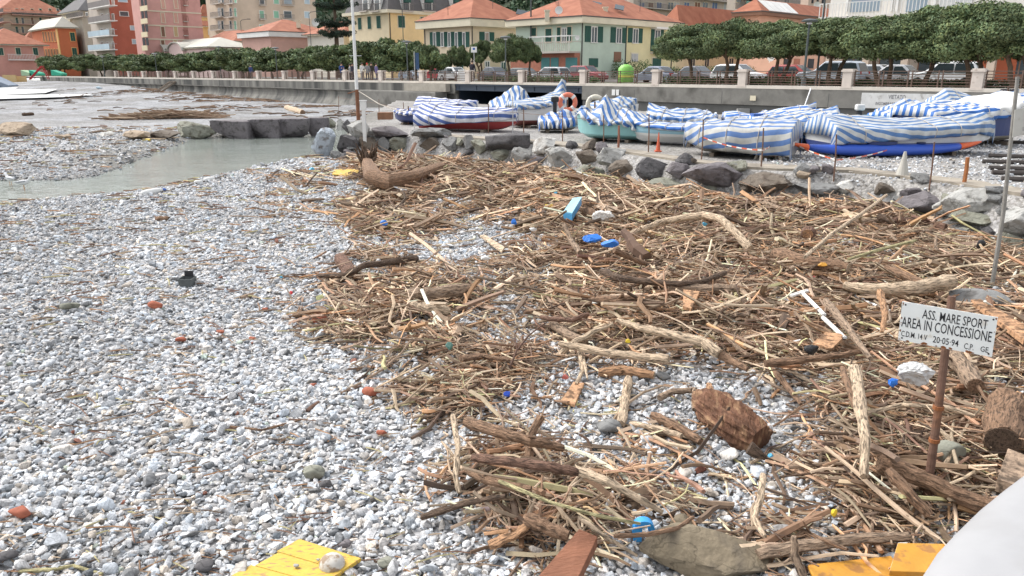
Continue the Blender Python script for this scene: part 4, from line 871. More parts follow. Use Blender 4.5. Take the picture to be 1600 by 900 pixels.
hedge(1040, 1250, 9.8, 0.55, 5, 'low green border hedge inside the railing at centre right', (0.08, 0.12, 0.05)); hedge(760, 930, 9.8, 0.5, 6, 'low border hedge inside the railing near the bridge')
hedge(1250, 1620, 10.2, 0.45, 7, 'low shrubs inside the railing at the right end', (0.09, 0.12, 0.06))
# ------------------------------------------------------------------ trees
bark = pm('tree_bark', (0.12, 0.085, 0.06), 0.95, 0.35, 6, 0.5, 20, stretch=(1, 1, 0.3))
def crown_mesh(seed, per=420, size=0.055, base=(0.105, 0.142, 0.066), nb=60, var=0.4):
    """flat-bottomed umbrella crown of unit half width, built of leafy clumps"""
    rs_ = np.random.RandomState(seed); c = []; r = []
    while len(c) < nb:
        p = rs_.uniform(-1, 1, 3); p[2] = rs_.uniform(0, 1)
        rr = math.hypot(p[0], p[1]); top = math.sqrt(max(0, 1 - rr * rr)) * 0.9 + 0.06
        if rr > 0.9 or p[2] > top: continue
        if p[2] < top * 0.5 and rr < 0.55 and rs_.rand() < 0.6: continue
        c.append((p[0], p[1], p[2] * 0.8)); q = rs_.uniform(0.13, 0.30); r.append((q * 1.15, q * 1.15, q * 0.7))
    return leaf_cloud('crown', c, r, per, size, seed, base=base, var=var)
crowns = [crown_mesh(s_) for s_ in (21, 22, 23, 24)]; crown_fine = [crown_mesh(s_, 800, 0.032, nb=110) for s_ in (31, 32, 33)]
crown_brown = crown_mesh(41, 300, 0.05, base=(0.10, 0.09, 0.055))
def tree(px, t, hw, ytop, ybot, label, name='umbrella_tree', k=0, lean=0.0, yground=None, group=None, mesh=None, cat='tree', trunks=1, base_z=ZP, fine=False, dy=0):
    p = PT(px, t); Y = p[1]; zc = Y * cp; W = hw * zc / F_PX; z1 = A(px, ytop, Y)[2]; z0 = A(px, ybot, Y)[2]
    r = thing(name, label, cat, (*p, base_z), group=group); rs_ = random.Random(int(px * 7 + k))
    me_ = mesh or (crown_fine if fine else crowns)[k % (3 if fine else 4)]
    o = bpy.data.objects.new('crown', me_); COL.objects.link(o); o.parent = r; o.location = (0, 0, z0 - base_z - 0.05); o.scale = (W / 1.03, W * 0.95, (z1 - z0) / 0.92)
    o.rotation_euler = (0, 0, rs_.uniform(0, 6.28))
    for q in range(trunks):
        mb = MB(); bx_, by_ = rs_.uniform(-.1, .1) + (q - (trunks - 1) / 2) * 0.5, rs_.uniform(-.15, .15); H = (z0 - base_z) + 0.25 * (z1 - z0); rt = 0.11 + 0.03 * W / 3
        ln_ = lean + (q - (trunks - 1) / 2) * 0.4; pts = [(bx_ + ln_ * f + rs_.uniform(-.08, .08), by_ + rs_.uniform(-.08, .08), -0.1 + (H * 0.62 + 0.1) * f) for f in (0, .35, .7, 1)]
        mb.tube(pts, [rt * 1.3, rt, rt * .85, rt * .75], 7)
        for j in range(5):
            th = j * 1.256 + rs_.random(); e = (pts[-1][0] + math.cos(th) * W * 0.5, pts[-1][1] + math.sin(th) * W * 0.5, H + 0.35 * (z1 - z0))
            m_ = ((pts[-1][0] + e[0]) / 2 + rs_.uniform(-.2, .2), (pts[-1][1] + e[1]) / 2 + rs_.uniform(-.2, .2), (pts[-1][2] + e[2]) / 2 - 0.1)
            mb.tube([pts[-1], m_, e], [rt * .55, rt * .4, rt * .2], 5)
        mb.build('trunk', bark, r, world=False)
    return r
far_trees = [(68, 36, 85, 108), (98, 34, 84, 109), (128, 36, 82, 109), (160, 36, 80, 110), (193, 38, 81, 110), (228, 40, 83, 111), (262, 38, 78, 111), (296, 38, 80, 112), (336, 48, 70, 110), (384, 50, 72, 110)]
words_ = ['farthest', 'second farthest', 'third farthest', 'fourth farthest', 'fifth farthest', 'sixth farthest', 'seventh farthest', 'eighth farthest', 'ninth farthest', 'tenth farthest']
for i, (px, hw, y0, y1) in enumerate(far_trees):
    tree(px, 8 if i % 2 else 11, hw * 1.0, y0, y1 - 4, '%s clipped umbrella tree in the long promenade row' % words_[i], k=i, group='clipped trees along the promenade', trunks=1 + i % 2)
mid_trees = [(425, 40, 72, 106, 'clipped tree below the beige apartment block with shaded trunks'), (468, 42, 71, 106, 'clipped tree below the low pink building'), (513, 42, 65, 105, 'clipped tree in front of the tall dark conifer'),
             (549, 44, 58, 103, 'clipped tree directly behind the white flag mast'), (600, 50, 56, 104, 'broad clipped tree in front of the yellow building corner'), (643, 30, 57, 102, 'clipped tree right of the people at the railing')]
for i, (px, hw, y0, y1, lb_) in enumerate(mid_trees): tree(px, 8.5 + 2 * (i % 2), hw * 1.12, y0, y1 - 1, lb_, k=i + 1, group='clipped trees along the promenade', trunks=1 + i % 2)
tree(672, 10, 31, 64, 103, 'dark round low tree beside the cream house', k=2, group='clipped trees along the promenade')
tree(22, 6, 22, 88, 103, 'small brownish bare looking tree at the far left end', k=1, mesh=crown_brown, name='small_tree')
tree(718, 20, 19, 66, 100, 'small loose green tree before the cream house gallery', k=3, name='small_tree'); tree(751, 22, 17, 58, 88, 'dark leaved small tree behind the blue parking sign', k=0, name='small_tree')
tree(797, 12, 34, 50, 90, 'open branched tree standing alone in front of the green house', k=1, lean=-0.3, name='small_tree', fine=True); tree(829, 14, 17, 55, 92, 'narrow tree behind the tall lamp post by the green house', k=2, name='small_tree')
tree(749, 12, 8, 84, 96, 'tiny young sapling beside the person in the dark coat', k=3, name='sapling')
right_trees = [(1084, 48, 33, 84, 'leaning umbrella tree nearest the yellow house end', 9.5, -0.4, 1), (1143, 44, 24, 80, 'umbrella tree between the yellow house and the white hatchback', 9, 0.1, 2), (1212, 50, 29, 82, 'umbrella tree with leaning trunk left of the flat lamp', 9, 0.5, 2),
               (1300, 60, 22, 80, 'wide umbrella tree over the grey sport utility car', 9, 0.2, 2), (1385, 58, 18, 82, 'umbrella tree in the middle of the right hand row', 8, -0.3, 2), (1450, 60, 6, 84, 'tall umbrella tree in front of the white modern building', 8.5, 0.4, 1),
               (1525, 66, -4, 80, 'tallest umbrella tree over the white car at right', 8, -0.3, 2), (1598, 62, 4, 74, 'umbrella tree cut off by the right picture edge', 7, -0.5, 2)]
for i, (px, hw, y0, y1, lb_, t, ln_, tr) in enumerate(right_trees): tree(px, t, hw * 1.33, y0, y1, lb_, k=i, lean=ln_, group='clipped trees at the right', trunks=tr, fine=True)
# tall tiered conifer
r = thing('conifer', 'tall dark tiered conifer rising between the low buildings', 'tree', (kx(528) * 114, 114.0, 2.4)); Y = 114.0; ztop = A(522, -45, Y)[2]
mb = MB(); mb.tube([(0, 0, -.3), (0.1, 0, 6), (0, 0, ztop - 2.4)], [0.4, 0.28, 0.06], 8); mb.build('trunk', bark, r, world=False)
cc, rr_ = [], []; rs = np.random.RandomState(3); tiers = [(5.6, 2.7), (6.9, 2.5), (9.3, 3.0), (10.8, 2.9), (12.4, 2.6), (14.0, 2.0), (15.6, 1.2)]
for z_, w_ in tiers:
    for k in range(14):
        th = k * 0.449 + rs.rand() * .3; L = w_ * rs.uniform(.7, 1.1)
        for f in (0.35, 0.65, 0.95): cc.append((math.cos(th) * L * f, math.sin(th) * L * f, z_ + 0.5 * f * f + rs.normal(scale=.12))); rr_.append((0.5, 0.5, 0.32))
o = bpy.data.objects.new('crown', leaf_cloud('crown', cc, rr_, 110, 0.11, 4, base=(0.045, 0.07, 0.05))); COL.objects.link(o); o.parent = r
mb = MB()
for z_, w_ in tiers:
    for k in range(8): th = k * .785; mb.tube([(0, 0, z_ - .1), (math.cos(th) * w_ * .9, math.sin(th) * w_ * .9, z_ + .4)], [.08, .03], 4)
mb.build('bough', bark, r, world=False)
# ------------------------------------------------------------------ cars
tyre = pm('tyre_rubber', (0.02, 0.02, 0.02), 0.8); rimm = pm('alloy_rim', (0.45, 0.45, 0.46), 0.35, metal=0.7); carglass = pm('car_glass', (0.03, 0.04, 0.045), 0.08, 0.1, spec=0.7)
lampm = pm('headlight_glass', (0.6, 0.6, 0.6), 0.15); redl = pm('tail_light', (0.35, 0.02, 0.02), 0.2); blackp = pm('black_plastic', (0.03, 0.03, 0.032), 0.6)
def car(px, t, L, H, rgb, label, kind='hatch', flip=False, z=None, Wd=1.75, rot=0.0):
    """a car parked parallel to the promenade; local x = forward"""
    p = PT(px, t); hd = math.atan2(-U[1], -U[0]) + (math.pi if flip else 0) + rot
    r = thing('parked_car', label, 'car', (*p, ZP - 0.1 if z is None else z), hd, 'cars parked along the promenade road')
    paint = pm('car_paint_%d_%d_%d' % tuple(int(c * 100) for c in rgb), rgb, 0.3, 0.04, 1, spec=0.5)
    h = L / 2; bz = 0.28; wl = H * 0.56
    if kind == 'suv': prof = [(-h, .5), (-h + .05, wl), (-h + .35, H - .12), (-h + 0.7, H), (h * .10, H), (h * .42, wl + .12), (h - .25, wl), (h, wl - .25), (h, .4)]
    elif kind == 'sedan': prof = [(-h, .5), (-h + .05, wl + .02), (-h + .6, wl + .08), (-h + 1.2, H - .05), (-h + 1.8, H), (h * .05, H - .02), (h * .40, wl + .08), (h - .3, wl - .05), (h, wl - .25), (h, .4)]
    else: prof = [(-h, .5), (-h + .03, wl), (-h + .4, H - .1), (-h + .8, H), (h * .08, H), (h * .48, wl + .1), (h - .2, wl - .05), (h, wl - .28), (h, .4)]
    body = [(h - .1, bz), (-h + .1, bz)] + prof
    secs = [(-Wd / 2, .0), (-Wd / 2 + .09, .0), (Wd / 2 - .09, 0), (Wd / 2, 0)]
    mb = MB(); n = len(body); vs = []
    for yy, _ in secs:
        for x, z_ in body:
            k = max(0, (z_ - wl) / (H - wl)) if z_ > wl else 0; e = 0.96 if abs(yy) > Wd / 2 - .05 else 1.0
            vs.append((x * e, yy * (1 - 0.17 * k), z_ if e == 1 else bz + (z_ - bz) * .98))
    fs = [(i * n + k, i * n + (k + 1) % n, (i + 1) * n + (k + 1) % n, (i + 1) * n + k) for i in range(3) for k in range(n)] + [tuple(range(n))[::-1], tuple(3 * n + k for k in range(n))]
    mb.add(vs, fs); mb.build('body', paint, r, world=False, bevel=0.05)
    top = [q for q in prof if q[1] > wl - .02]; xr = top[1] if kind != 'sedan' else top[2]
    xs = [q[0] for q in prof if q[1] >= H - .15]; x0, x1 = min(xs), max(xs)
    b0 = x0 - (0.28 if kind != 'sedan' else 0.55); b1 = x1 + (h * .36)
    for sgn in (-1, 1):
        m2 = MB(); yw = lambda z_: sgn * (Wd / 2 * (1 - 0.17 * max(0, (z_ - wl) / (H - wl))) + 0.006)
        zb_, zt_ = wl + .06, H - .13; mid = (x0 + x1) / 2 + .1
        for a, b, c, d in ((b0 + .12, mid - .04, mid - .04, x0 + .08), (mid + .04, b1 - .25, x1 + .05, mid + .04)):
            P = [(a, zb_), (b, zb_), (c, zt_), (d, zt_)]; vs = [(x, yw(z_), z_) for x, z_ in P] + [(x, yw(z_) - sgn * .03, z_) for x, z_ in P]
            MB().add(vs, [(0, 1, 2, 3), (7, 6, 5, 4), (0, 4, 5, 1), (1, 5, 6, 2), (2, 6, 7, 3), (3, 7, 4, 0)]).build('side_window', carglass, r, world=False)
    def scr(P0_, P1_, nm):
        (xa, za), (xb, zb2) = P0_, P1_; ya = Wd / 2 - .16; yb_ = (Wd / 2 - .09) * .83 - .1; nx = (zb2 - za); nz = -(xb - xa); l_ = math.hypot(nx, nz); nx, nz = nx / l_ * .012, nz / l_ * .012
        if nm == 'rear_window': nx, nz = -nx, -nz
        if nz < 0: nx, nz = -nx, -nz
        vs = [(xa + nx, -ya, za + nz), (xa + nx, ya, za + nz), (xb + nx, yb_, zb2 + nz), (xb + nx, -yb_, zb2 + nz)]; vs += [(x - nx * 3, y, z_ - nz * 3) for x, y, z_ in vs]
        MB().add(vs, [(0, 1, 2, 3), (7, 6, 5, 4), (0, 4, 5, 1), (1, 5, 6, 2), (2, 6, 7, 3), (3, 7, 4, 0)]).build(nm, carglass, r, world=False)
    fi = max(i for i, q in enumerate(prof) if q[1] >= H - .03); scr((prof[fi + 1][0] - .04, prof[fi + 1][1] + .03), (prof[fi][0] + .05, prof[fi][1] - .04), 'windscreen')
    bi = min(i for i, q in enumerate(prof) if q[1] >= H - .13); scr((prof[bi - 1][0] + .03, prof[bi - 1][1] + .05), (prof[bi][0] - .01, prof[bi][1] - .02), 'rear_window')
    for x in (-h + .78, h - .82):
        for s_ in (-1, 1):
            w_ = MB(); w_.lathe([(.1, 0), (.30, 0), (.32, .03), (.32, .17), (.30, .2), (.1, .2)], 18); w_.v = [(x + a, s_ * (Wd / 2 - .12 + (c - .0) * .7), .32 + b) for a, b, c in w_.v]
            wo_ = w_.build('wheel', tyre, r, world=False); q = MB(); q.lathe([(.02, 0), (.2, 0), (.21, .02), (.02, .04)], 12); q.v = [(x + a, s_ * (Wd / 2 + .025 + c * .5), .32 + b) for a, b, c in q.v]; q.build('rim', rimm, wo_, world=False)
    for s_ in (-1, 1):
        MB().box(h * .955, s_ * (Wd / 2 - .3), wl - .27, .12, .32, .15).build('headlight', lampm, r, world=False); MB().box(-h * .965, s_ * (Wd / 2 - .2), wl - .15, .1, .22, .24).build('tail_light', redl, r, world=False)
        MB().box(x1 + .35, s_ * (Wd / 2 + .07), wl + .05, .12, .18, .12).build('mirror', paint, r, world=False)
    MB().box(h * .985, 0, .4, .05, 1.0, .14).build('bumper', blackp, r, world=False)
    return r
silver = (0.40, 0.41, 0.43); wht = (0.70, 0.71, 0.72); dk = (0.06, 0.065, 0.075)
car(1155, 15, 4.1, 1.55, wht, 'white hatchback parked behind the second railing pillar left of centre right', 'hatch')
car(1300, 14.5, 4.6, 1.68, (0.42, 0.46, 0.52), 'pale blue grey sport utility car parked behind the railing below the wide tree', 'suv', flip=True)
car(1245, 17.5, 4.2, 1.5, (0.35, 0.05, 0.045), 'red car partly hidden behind tree trunks and the lamp post', 'hatch')
car(1092, 16, 4.3, 1.45, (0.13, 0.13, 0.15), 'dark grey saloon behind the hedge under the leaning tree', 'sedan')
car(1022, 16, 4.4, 1.45, (0.20, 0.23, 0.30), 'blue grey saloon parked right of the green bell container', 'sedan', flip=True)
car(918, 22, 4.3, 1.6, (0.28, 0.05, 0.06), 'dark red estate car left of the green bell container', 'suv')
car(860, 17, 4.2, 1.45, silver, 'silver hatchback in front of the red brick garage', 'hatch', flip=True)
car(822, 19, 4.2, 1.4, (0.08, 0.10, 0.10), 'dark green car below the lone open branched tree', 'hatch')
car(775, 18, 4.3, 1.5, (0.09, 0.10, 0.13), 'dark blue car between the parking sign and the lone tree', 'sedan')
car(712, 16, 4.2, 1.5, wht, 'white small car behind the sandwich board', 'hatch'); car(683, 17, 4.2, 1.4, (0.48, 0.05, 0.07), 'bright red car left of the sandwich board', 'hatch', flip=True)
car(646, 19, 4.2, 1.4, (0.25, 0.32, 0.40), 'pale blue car behind the round board and railing', 'hatch')
car(1395, 15.5, 4.2, 1.45, silver, 'silver coupe left of the parked scooter at right', 'sedan', flip=True)
car(1478, 15, 4.3, 1.6, wht, 'large white car nearest the right end of the row', 'hatch', flip=True); car(1333, 19, 4.3, 1.5, (0.05, 0.05, 0.06), 'black car behind the pale blue grey sport utility car', 'hatch')
car(1375, 20, 4.3, 1.5, (0.5, 0.51, 0.52), 'second silver car farther back behind the silver coupe', 'hatch')
# scooter
sc = thing('scooter', 'white scooter parked in front of the large white car at right', 'scooter', (*PT(1405 + 15, 12.5), ZP - 0.1), 0.6)
for x in (-.6, .6):
    w_ = MB().lathe([(.08, -.05), (.22, -.05), (.24, 0), (.22, .05), (.08, .05)], 14); w_.v = [(x + a, c, .24 + b) for a, b, c in w_.v]; w_.build('wheel', tyre, sc, world=False)
mb = MB(); mb.prism([(-.75, -.13), (-.1, -.17), (-.1, .17), (-.75, .13)], .35, .75); mb.build('rear_body', pm('car_paint_70_71_72', wht), sc, world=False, bevel=.04)
MB().box(.1, 0, .28, .5, .26, .06).build('footboard', blackp, sc, world=False); MB().bar((.38, 0, .3), (.55, 0, 1.0), .3, .06).build('leg_shield', pm('car_paint_70_71_72', wht), sc, world=False, bevel=.02)
MB().box(-.4, 0, .753, .6, .26, .09).build('saddle', blackp, sc, world=False, bevel=.03); MB().bar((.52, -.3, 1.02), (.52, .3, 1.02), .04).build('handlebar', blackp, sc, world=False)
# green bell container
c = PT(978, 13.5); r = thing('bottle_bank', 'bright green bell shaped recycling container by the roadside', 'recycling bin', (*c, ZP)); lg = pm('lime_green_plastic', (0.22, 0.50, 0.10), 0.45)
MB().lathe([(.6, 0), (.66, .1), (.68, .9), (.62, 1.2), (.4, 1.42), (.12, 1.5)], 20).build('shell', lg, r, world=False, smooth=True); MB().lathe([(.69, .45), (.70, .46), (.70, .62), (.69, .63)], 20).build('band', pm('yellow_band', (0.6, 0.6, 0.1), .6), r, world=False)
MB().lathe([(.02, 1.5), (.09, 1.51), (.09, 1.6), (.02, 1.62)], 8).build('lifting_eye', blackp, r, world=False)
# ------------------------------------------------------------------ lamps, signs
pole = pm('dark_pole_paint', (0.07, 0.085, 0.085), 0.5, 0.1, 4)
def lamp(px, t, ytop, label, kind='flat', r_=0.06, yb=None):
    p = PT(px, t); Y = p[1]; H = A(px, ytop, Y)[2] - ZP; r = thing('street_lamp', label, 'street lamp', (*p, ZP))
    MB().lathe([(r_ * 1.8, 0), (r_ * 1.8, .5), (r_, .55), (r_ * .7, H - .12), (.02, H - .1)], 10).build('pole', pole, r, world=False, smooth=False)
    if kind == 'flat':
        MB().lathe([(.08, H - .1), (.42, H - .06), (.44, H), (.3, H + .06), (.05, H + .1)], 16).build('lamp_head', pole, r, world=False); MB().lathe([(.1, H - .2), (.14, H - .18), (.13, H - .103), (.1, H - .101)], 10).build('diffuser', lampm, r, world=False)
    else:
        mb = MB(); mb.tube([(0, 0, H - .15), (.3, 0, H + .1), (1.4, 0, H + .25)], [.05, .045, .035], 7); mb.build('arm', pole, r, world=False); MB().box(1.55, 0, H + .18, .6, .22, .1).build('lamp_head', pole, r, world=False)
    return r
lamp(790, 3, 58, 'short flat topped promenade lamp in front of the lone open tree'); lamp(637, 4, 65, 'flat topped promenade lamp near the landing wall'); lamp(1257, 3, 32, 'flat topped dark lamp among the right hand trees', r_=0.075)
lamp(433, 4, 75, 'flat topped lamp seen against the clipped trees below the pink building'); lamp(345, 5, 73, 'flat topped lamp left of the beige building'); lamp(163, 3, 88, 'small distant lamp near the far end of the railing'); lamp(245, 3, 84, 'distant flat lamp by the pavilion gables')
lamp(829, 27, -60, 'very tall lamp post crossing the cream house roof', 'arm', .11); lamp(383, 26, 32, 'curved arm lamp in front of the low terracotta roofs', 'arm'); lamp(305, 26, 42, 'curved arm lamp in front of the tall pink block', 'arm'); lamp(489, 26, 20, 'tall thin lamp between the low roofs and the conifer', 'arm'); lamp(632, 26, -20, 'tall thin lamp in front of the yellow building', 'arm')
lamp(1277, 9, -40, 'tall pale pole rising above the right hand trees', 'arm', .07)
p = PT(741, 2.5); r = thing('road_sign', 'white and blue square sign on a tall pole beside the person in dark', 'sign', (*p, ZP)); Y = p[1]; a = A(736, 82, Y); b = A(745, 73, Y)
MB().lathe([(.03, 0), (.03, b[2] - ZP)], 8).build('pole', rimm, r, world=False); mb = MB(); mb.ob((a[0], Y - .05, a[2]), (b[0] - a[0], 0, 0), (0, .02, 0), (0, 0, b[2] - a[2])); mb.build('plate', wpl, r)
mb = MB(); w_ = (b[0] - a[0]); h_ = b[2] - a[2]; mb.ob((a[0] + w_ * .3, Y - .053, a[2] + h_ * .45), (w_ * .4, 0, 0), (0, .002, 0), (0, 0, h_ * .35)); mb.build('symbol', pm('sign_blue', (0.03, 0.10, 0.35), .5), r)
p = PT(648, 3); r = thing('banner', 'narrow dark blue vertical banner on a white pole', 'banner', (*p, ZP)); MB().lathe([(.035, 0), (.035, 2.6)], 8).build('pole', rimm, r, world=False); MB().box(.25, 0, 1.1, .32, .02, 1.4).build('cloth', pm('banner_navy', (0.04, 0.08, 0.16), .8), r, world=False)
p = PT(722, 1.2); r = thing('sandwich_board', 'white sandwich board standing inside the railing', 'sign', (*p, ZP), .6)
for s_ in (-1, 1): MB().bar((0, s_ * .28, 0), (0, s_ * .03, 1.05), .62, .03).build('panel', wpl, r, world=False)
# ------------------------------------------------------------------ flag mast and meter box
g = G(557, 205, 0.7); Yp = 33.0
def ataz(px, Y): return np.array([kx(px) * Y, Y])
p = ataz(556, 31.0); zb = gz(*p); r = thing('flag_mast', 'tall white mast with small crosstree on a rusty lower post', 'mast', (*p, zb)); zt_ = A(557, 146, 31)[2] - zb; top = A(545, -60, 31)[2] - zb
MB().lathe([(.075, -.1), (.075, zt_ + .15), (.02, zt_ + .16)], 10).build('lower_post', pm('rusty_steel', (0.2, 0.09, 0.05), .85, .4, 8), r, world=False)
MB().lathe([(.05, zt_ + .05), (.07, zt_ + .17), (.06, zt_ + 2), (.045, top), (.01, top + .05)], 10).build('upper_mast', wpl, r, world=False)
zx = A(553, 87, 31)[2] - zb; MB().bar((-.22, 0, zx), (.25, 0, zx), .03).build('crosstree', rimm, r, world=False)
mb = MB(); mb.tube([(0, 0, zt_ + .1), (-.35, -.1, zt_ + .0)], .02, 5); mb.build('cleat', pm('rusty_steel', ()), r, world=False)
mb = MB(); e_ = PT(600, 0); 
stay = thing('stay_rope', 'pale rope running from the mast foot down towards the boats', 'rope', (*p, zb)); b_ = A(632, 176, 26.5)
MB().tube([(0.05, 0, zt_ + .1), ((b_[0] - p[0]) / 2, (26.5 - p[1]) / 2, (zt_ + b_[2] - zb) / 2 - .06), (b_[0] - p[0], 26.5 - p[1], b_[2] - zb)], .018, 5).build('rope', pm('old_rope', (0.42, 0.38, 0.33), .9), stay, world=False)
p = ataz(565, 27.5); r = thing('meter_box', 'white meter box on a short post beside the flag mast', 'utility box', (*p, gz(*p))); zb = gz(*p); z1 = A(565, 158, 27.5)[2] - zb; z0 = A(565, 172, 27.5)[2] - zb
MB().box(0, 0, z0, .2, .16, z1 - z0).build('box', wpl, r, world=False, bevel=.01); MB().box(0, -.02, -.1, .12, .1, z0 + .1).build('post', wpl, r, world=False); MB().box(0, 0, z1 + .002, .24, .2, .03).build('lid', wpl, r, world=False)
# ------------------------------------------------------------------ people
def person(px, t, h, top, trousers, label, face=0.0, arm=0, hair=(0.05, 0.04, 0.035), skirt=False, lean=0.0, z=ZP, name='person'):
    p = PT(px, t); r = thing(name, label, 'person', (*p, z), face); s = h / 1.75
    J = {'pel': (0, 0, .95), 'sp': (0, .01, 1.2), 'ch': (0, .0, 1.4), 'nk': (0, 0.01, 1.52), 'hd': (0, -.02, 1.64), 'tp': (0, -.02, 1.74)}; Rr = {'pel': .15, 'sp': .145, 'ch': .16, 'nk': .06, 'hd': .095, 'tp': .07}
    E = [('pel', 'sp'), ('sp', 'ch'), ('ch', 'nk'), ('nk', 'hd'), ('hd', 'tp')]
    for q, sg in (('l', -1), ('r', 1)):
        up = arm and (arm == 2 or q == 'r')
        J.update({q + 'sh': (sg * .19, 0, 1.42), q + 'el': (sg * .25, -.04 if not up else -.12, 1.15), q + 'wr': (sg * .25, -.12, .92) if not up else (sg * .12, -.34, 1.25), q + 'ha': (sg * .25, -.14, .83) if not up else (sg * .08, -.42, 1.3)})
        J.update({q + 'hp': (sg * .09, 0, .9), q + 'kn': (sg * .11, -.03 - .06 * (q == 'l'), .5), q + 'an': (sg * .12, .02 + .08 * (q == 'r'), .09), q + 'to': (sg * .13, -.12 + .08 * (q == 'r'), .04)})
        Rr.update({q + 'sh': .075, q + 'el': .055, q + 'wr': .04, q + 'ha': .045, q + 'hp': .105, q + 'kn': .07, q + 'an': .05, q + 'to': .045})
        E += [('ch', q + 'sh'), (q + 'sh', q + 'el'), (q + 'el', q + 'wr'), (q + 'wr', q + 'ha'), ('pel', q + 'hp'), (q + 'hp', q + 'kn'), (q + 'kn', q + 'an'), (q + 'an', q + 'to')]
    ks = list(J); ix = {k: i for i, k in enumerate(ks)}; me = bpy.data.meshes.new('person')
    me.from_pydata([(J[k][0] * s, (J[k][1] - lean * max(0, J[k][2] - .9)) * s, J[k][2] * s) for k in ks], [(ix[a], ix[b]) for a, b in E], [])
    o = bpy.data.objects.new('tmp', me); COL.objects.link(o); o.modifiers.new('s', 'SKIN'); sv = me.skin_vertices[0].data
    for k in ks: sv[ix[k]].radius = (Rr[k] * s, Rr[k] * s * (.72 if k in ('pel', 'sp', 'ch') else 1)); sv[ix[k]].use_root = (k == 'pel')
    sb_ = o.modifiers.new('b', 'SUBSURF'); sb_.levels = 2; sb_.render_levels = 2
    dg = bpy.context.evaluated_depsgraph_get(); m2 = bpy.data.meshes.new_from_object(o.evaluated_get(dg)); bpy.data.objects.remove(o)
    skin = pm('skin', (0.45, 0.27, 0.19), .6); tm = pm('cloth_%d_%d_%d' % tuple(int(c * 200) for c in top), top, .9, .15, 6); lm_ = pm('cloth_%d_%d_%d' % tuple(int(c * 200) for c in trousers), trousers, .9, .15, 6)
    m2.materials.clear()
    for q in (skin, tm, lm_, blackp): m2.materials.append(q)
    for f in m2.polygons:
        z_ = f.center.z / s; ax = abs(f.center.x) / s
        hand = (z_ < .87 and ax > .2) if not arm else (f.center.y / s < -.36)
        f.material_index = 0 if (z_ > 1.50 or hand) else (1 if z_ > (.86 if not skirt else .5) or (ax > .2 and z_ > .8) else (3 if z_ < .1 else 2)); f.use_smooth = True
    b = bpy.data.objects.new('body', m2); COL.objects.link(b); b.parent = r
    MB().ball((0, (.0 - lean * .75) * s, 1.68 * s), .105 * s, 2, (1, 1.05, .95)).build('hair', pm('hair_%d' % int(hair[0] * 100), hair, .9), r, world=False, smooth=True)
    MB().ball((0, (-.105 - lean * .75) * s, 1.635 * s), .018 * s, 1, (1, 1.2, 1.3)).build('nose', skin, r, world=False)
    return r
navyc = (0.03, 0.06, 0.18); greyc = (0.25, 0.25, 0.25); blk = (0.025, 0.025, 0.03)
person(534, 1.5, 1.7, navyc, blk, 'person in blue jacket taking a picture at the railing', arm=2, face=0.5)
person(547, 4, 1.65, greyc, blk, 'person in grey standing behind the mast under the trees', face=2)
person(565, 2, 1.7, (0.6, 0.6, 0.58), greyc, 'person in white leaning beside the mast, arm bent', lean=.15, face=1, arm=1)
person(574, 1.4, 1.65, (0.22, 0.22, 0.22), blk, 'person in grey coat and red hat at the railing', hair=(0.45, 0.05, 0.04), face=.2); person(580.5, 3.0, 1.72, (0.04, 0.035, 0.03), blk, 'person in black behind the one with the red hat', face=.4)
person(588, 1.5, 1.62, (0.16, 0.14, 0.28), (0.08, 0.08, 0.12), 'person in purple walking with a white bag', face=1.3); person(556 - 5, 4, 1.7, (0.05, 0.05, 0.07), blk, 'person in dark clothes half hidden behind the mast', face=1)
person(738, 1.3, 1.72, (0.02, 0.02, 0.03), (0.02, 0.02, 0.03), 'person in long black coat standing under the square sign', face=2.5, skirt=True)
person(392, 2, 1.68, (0.04, 0.06, 0.16), blk, 'distant person in blue on the promenade near the pink building', face=1)
# ------------------------------------------------------------------ boats under striped covers
def stripe_mat(name, blue, white_, period, soft=0.12):
    m = bpy.data.materials.new(name); m.use_nodes = True; t = m.node_tree; nd = t.nodes; ln = t.links; b = nd['Principled BSDF']; b.inputs['Roughness'].default_value = 0.55; b.inputs['Specular IOR Level'].default_value = 0.3
    at = nd.new('ShaderNodeAttribute'); at.attribute_name = 'st'; tc = nd.new('ShaderNodeTexCoord')
    d = nd.new('ShaderNodeMath'); d.operation = 'DIVIDE'; d.inputs[1].default_value = period; ln.new(at.outputs['Fac'], d.inputs[0])
    fr = nd.new('ShaderNodeMath'); fr.operation = 'FRACT'; ln.new(d.outputs[0], fr.inputs[0])
    r = nd.new('ShaderNodeValToRGB'); r.color_ramp.interpolation = 'CONSTANT'; e = r.color_ramp.elements; e[0].position = 0; e[0].color = (*blue, 1); e[1].position = 0.47; e[1].color = (*white_, 1); ln.new(fr.outputs[0], r.inputs[0])
    n = nd.new('ShaderNodeTexNoise'); n.inputs['Scale'].default_value = 3; n.inputs['Detail'].default_value = 6; ln.new(tc.outputs['Object'], n.inputs[0])
    mr = nd.new('ShaderNodeMapRange'); mr.inputs[1].default_value = .3; mr.inputs[2].default_value = .7; mr.inputs[3].default_value = .66; mr.inputs[4].default_value = 1.12; ln.new(n.outputs[0], mr.inputs[0])
    sc = nd.new('ShaderNodeVectorMath'); sc.operation = 'SCALE'; ln.new(r.outputs[0], sc.inputs[0]); ln.new(mr.outputs[0], sc.inputs['Scale']); ln.new(sc.outputs[0], b.inputs[0]); 
    bp = nd.new('ShaderNodeBump'); bp.inputs['Strength'].default_value = .5; bp.inputs['Distance'].default_value = .04; ln.new(n.outputs[0], bp.inputs['Height']); ln.new(bp.outputs[0], b.inputs['Normal']); return m
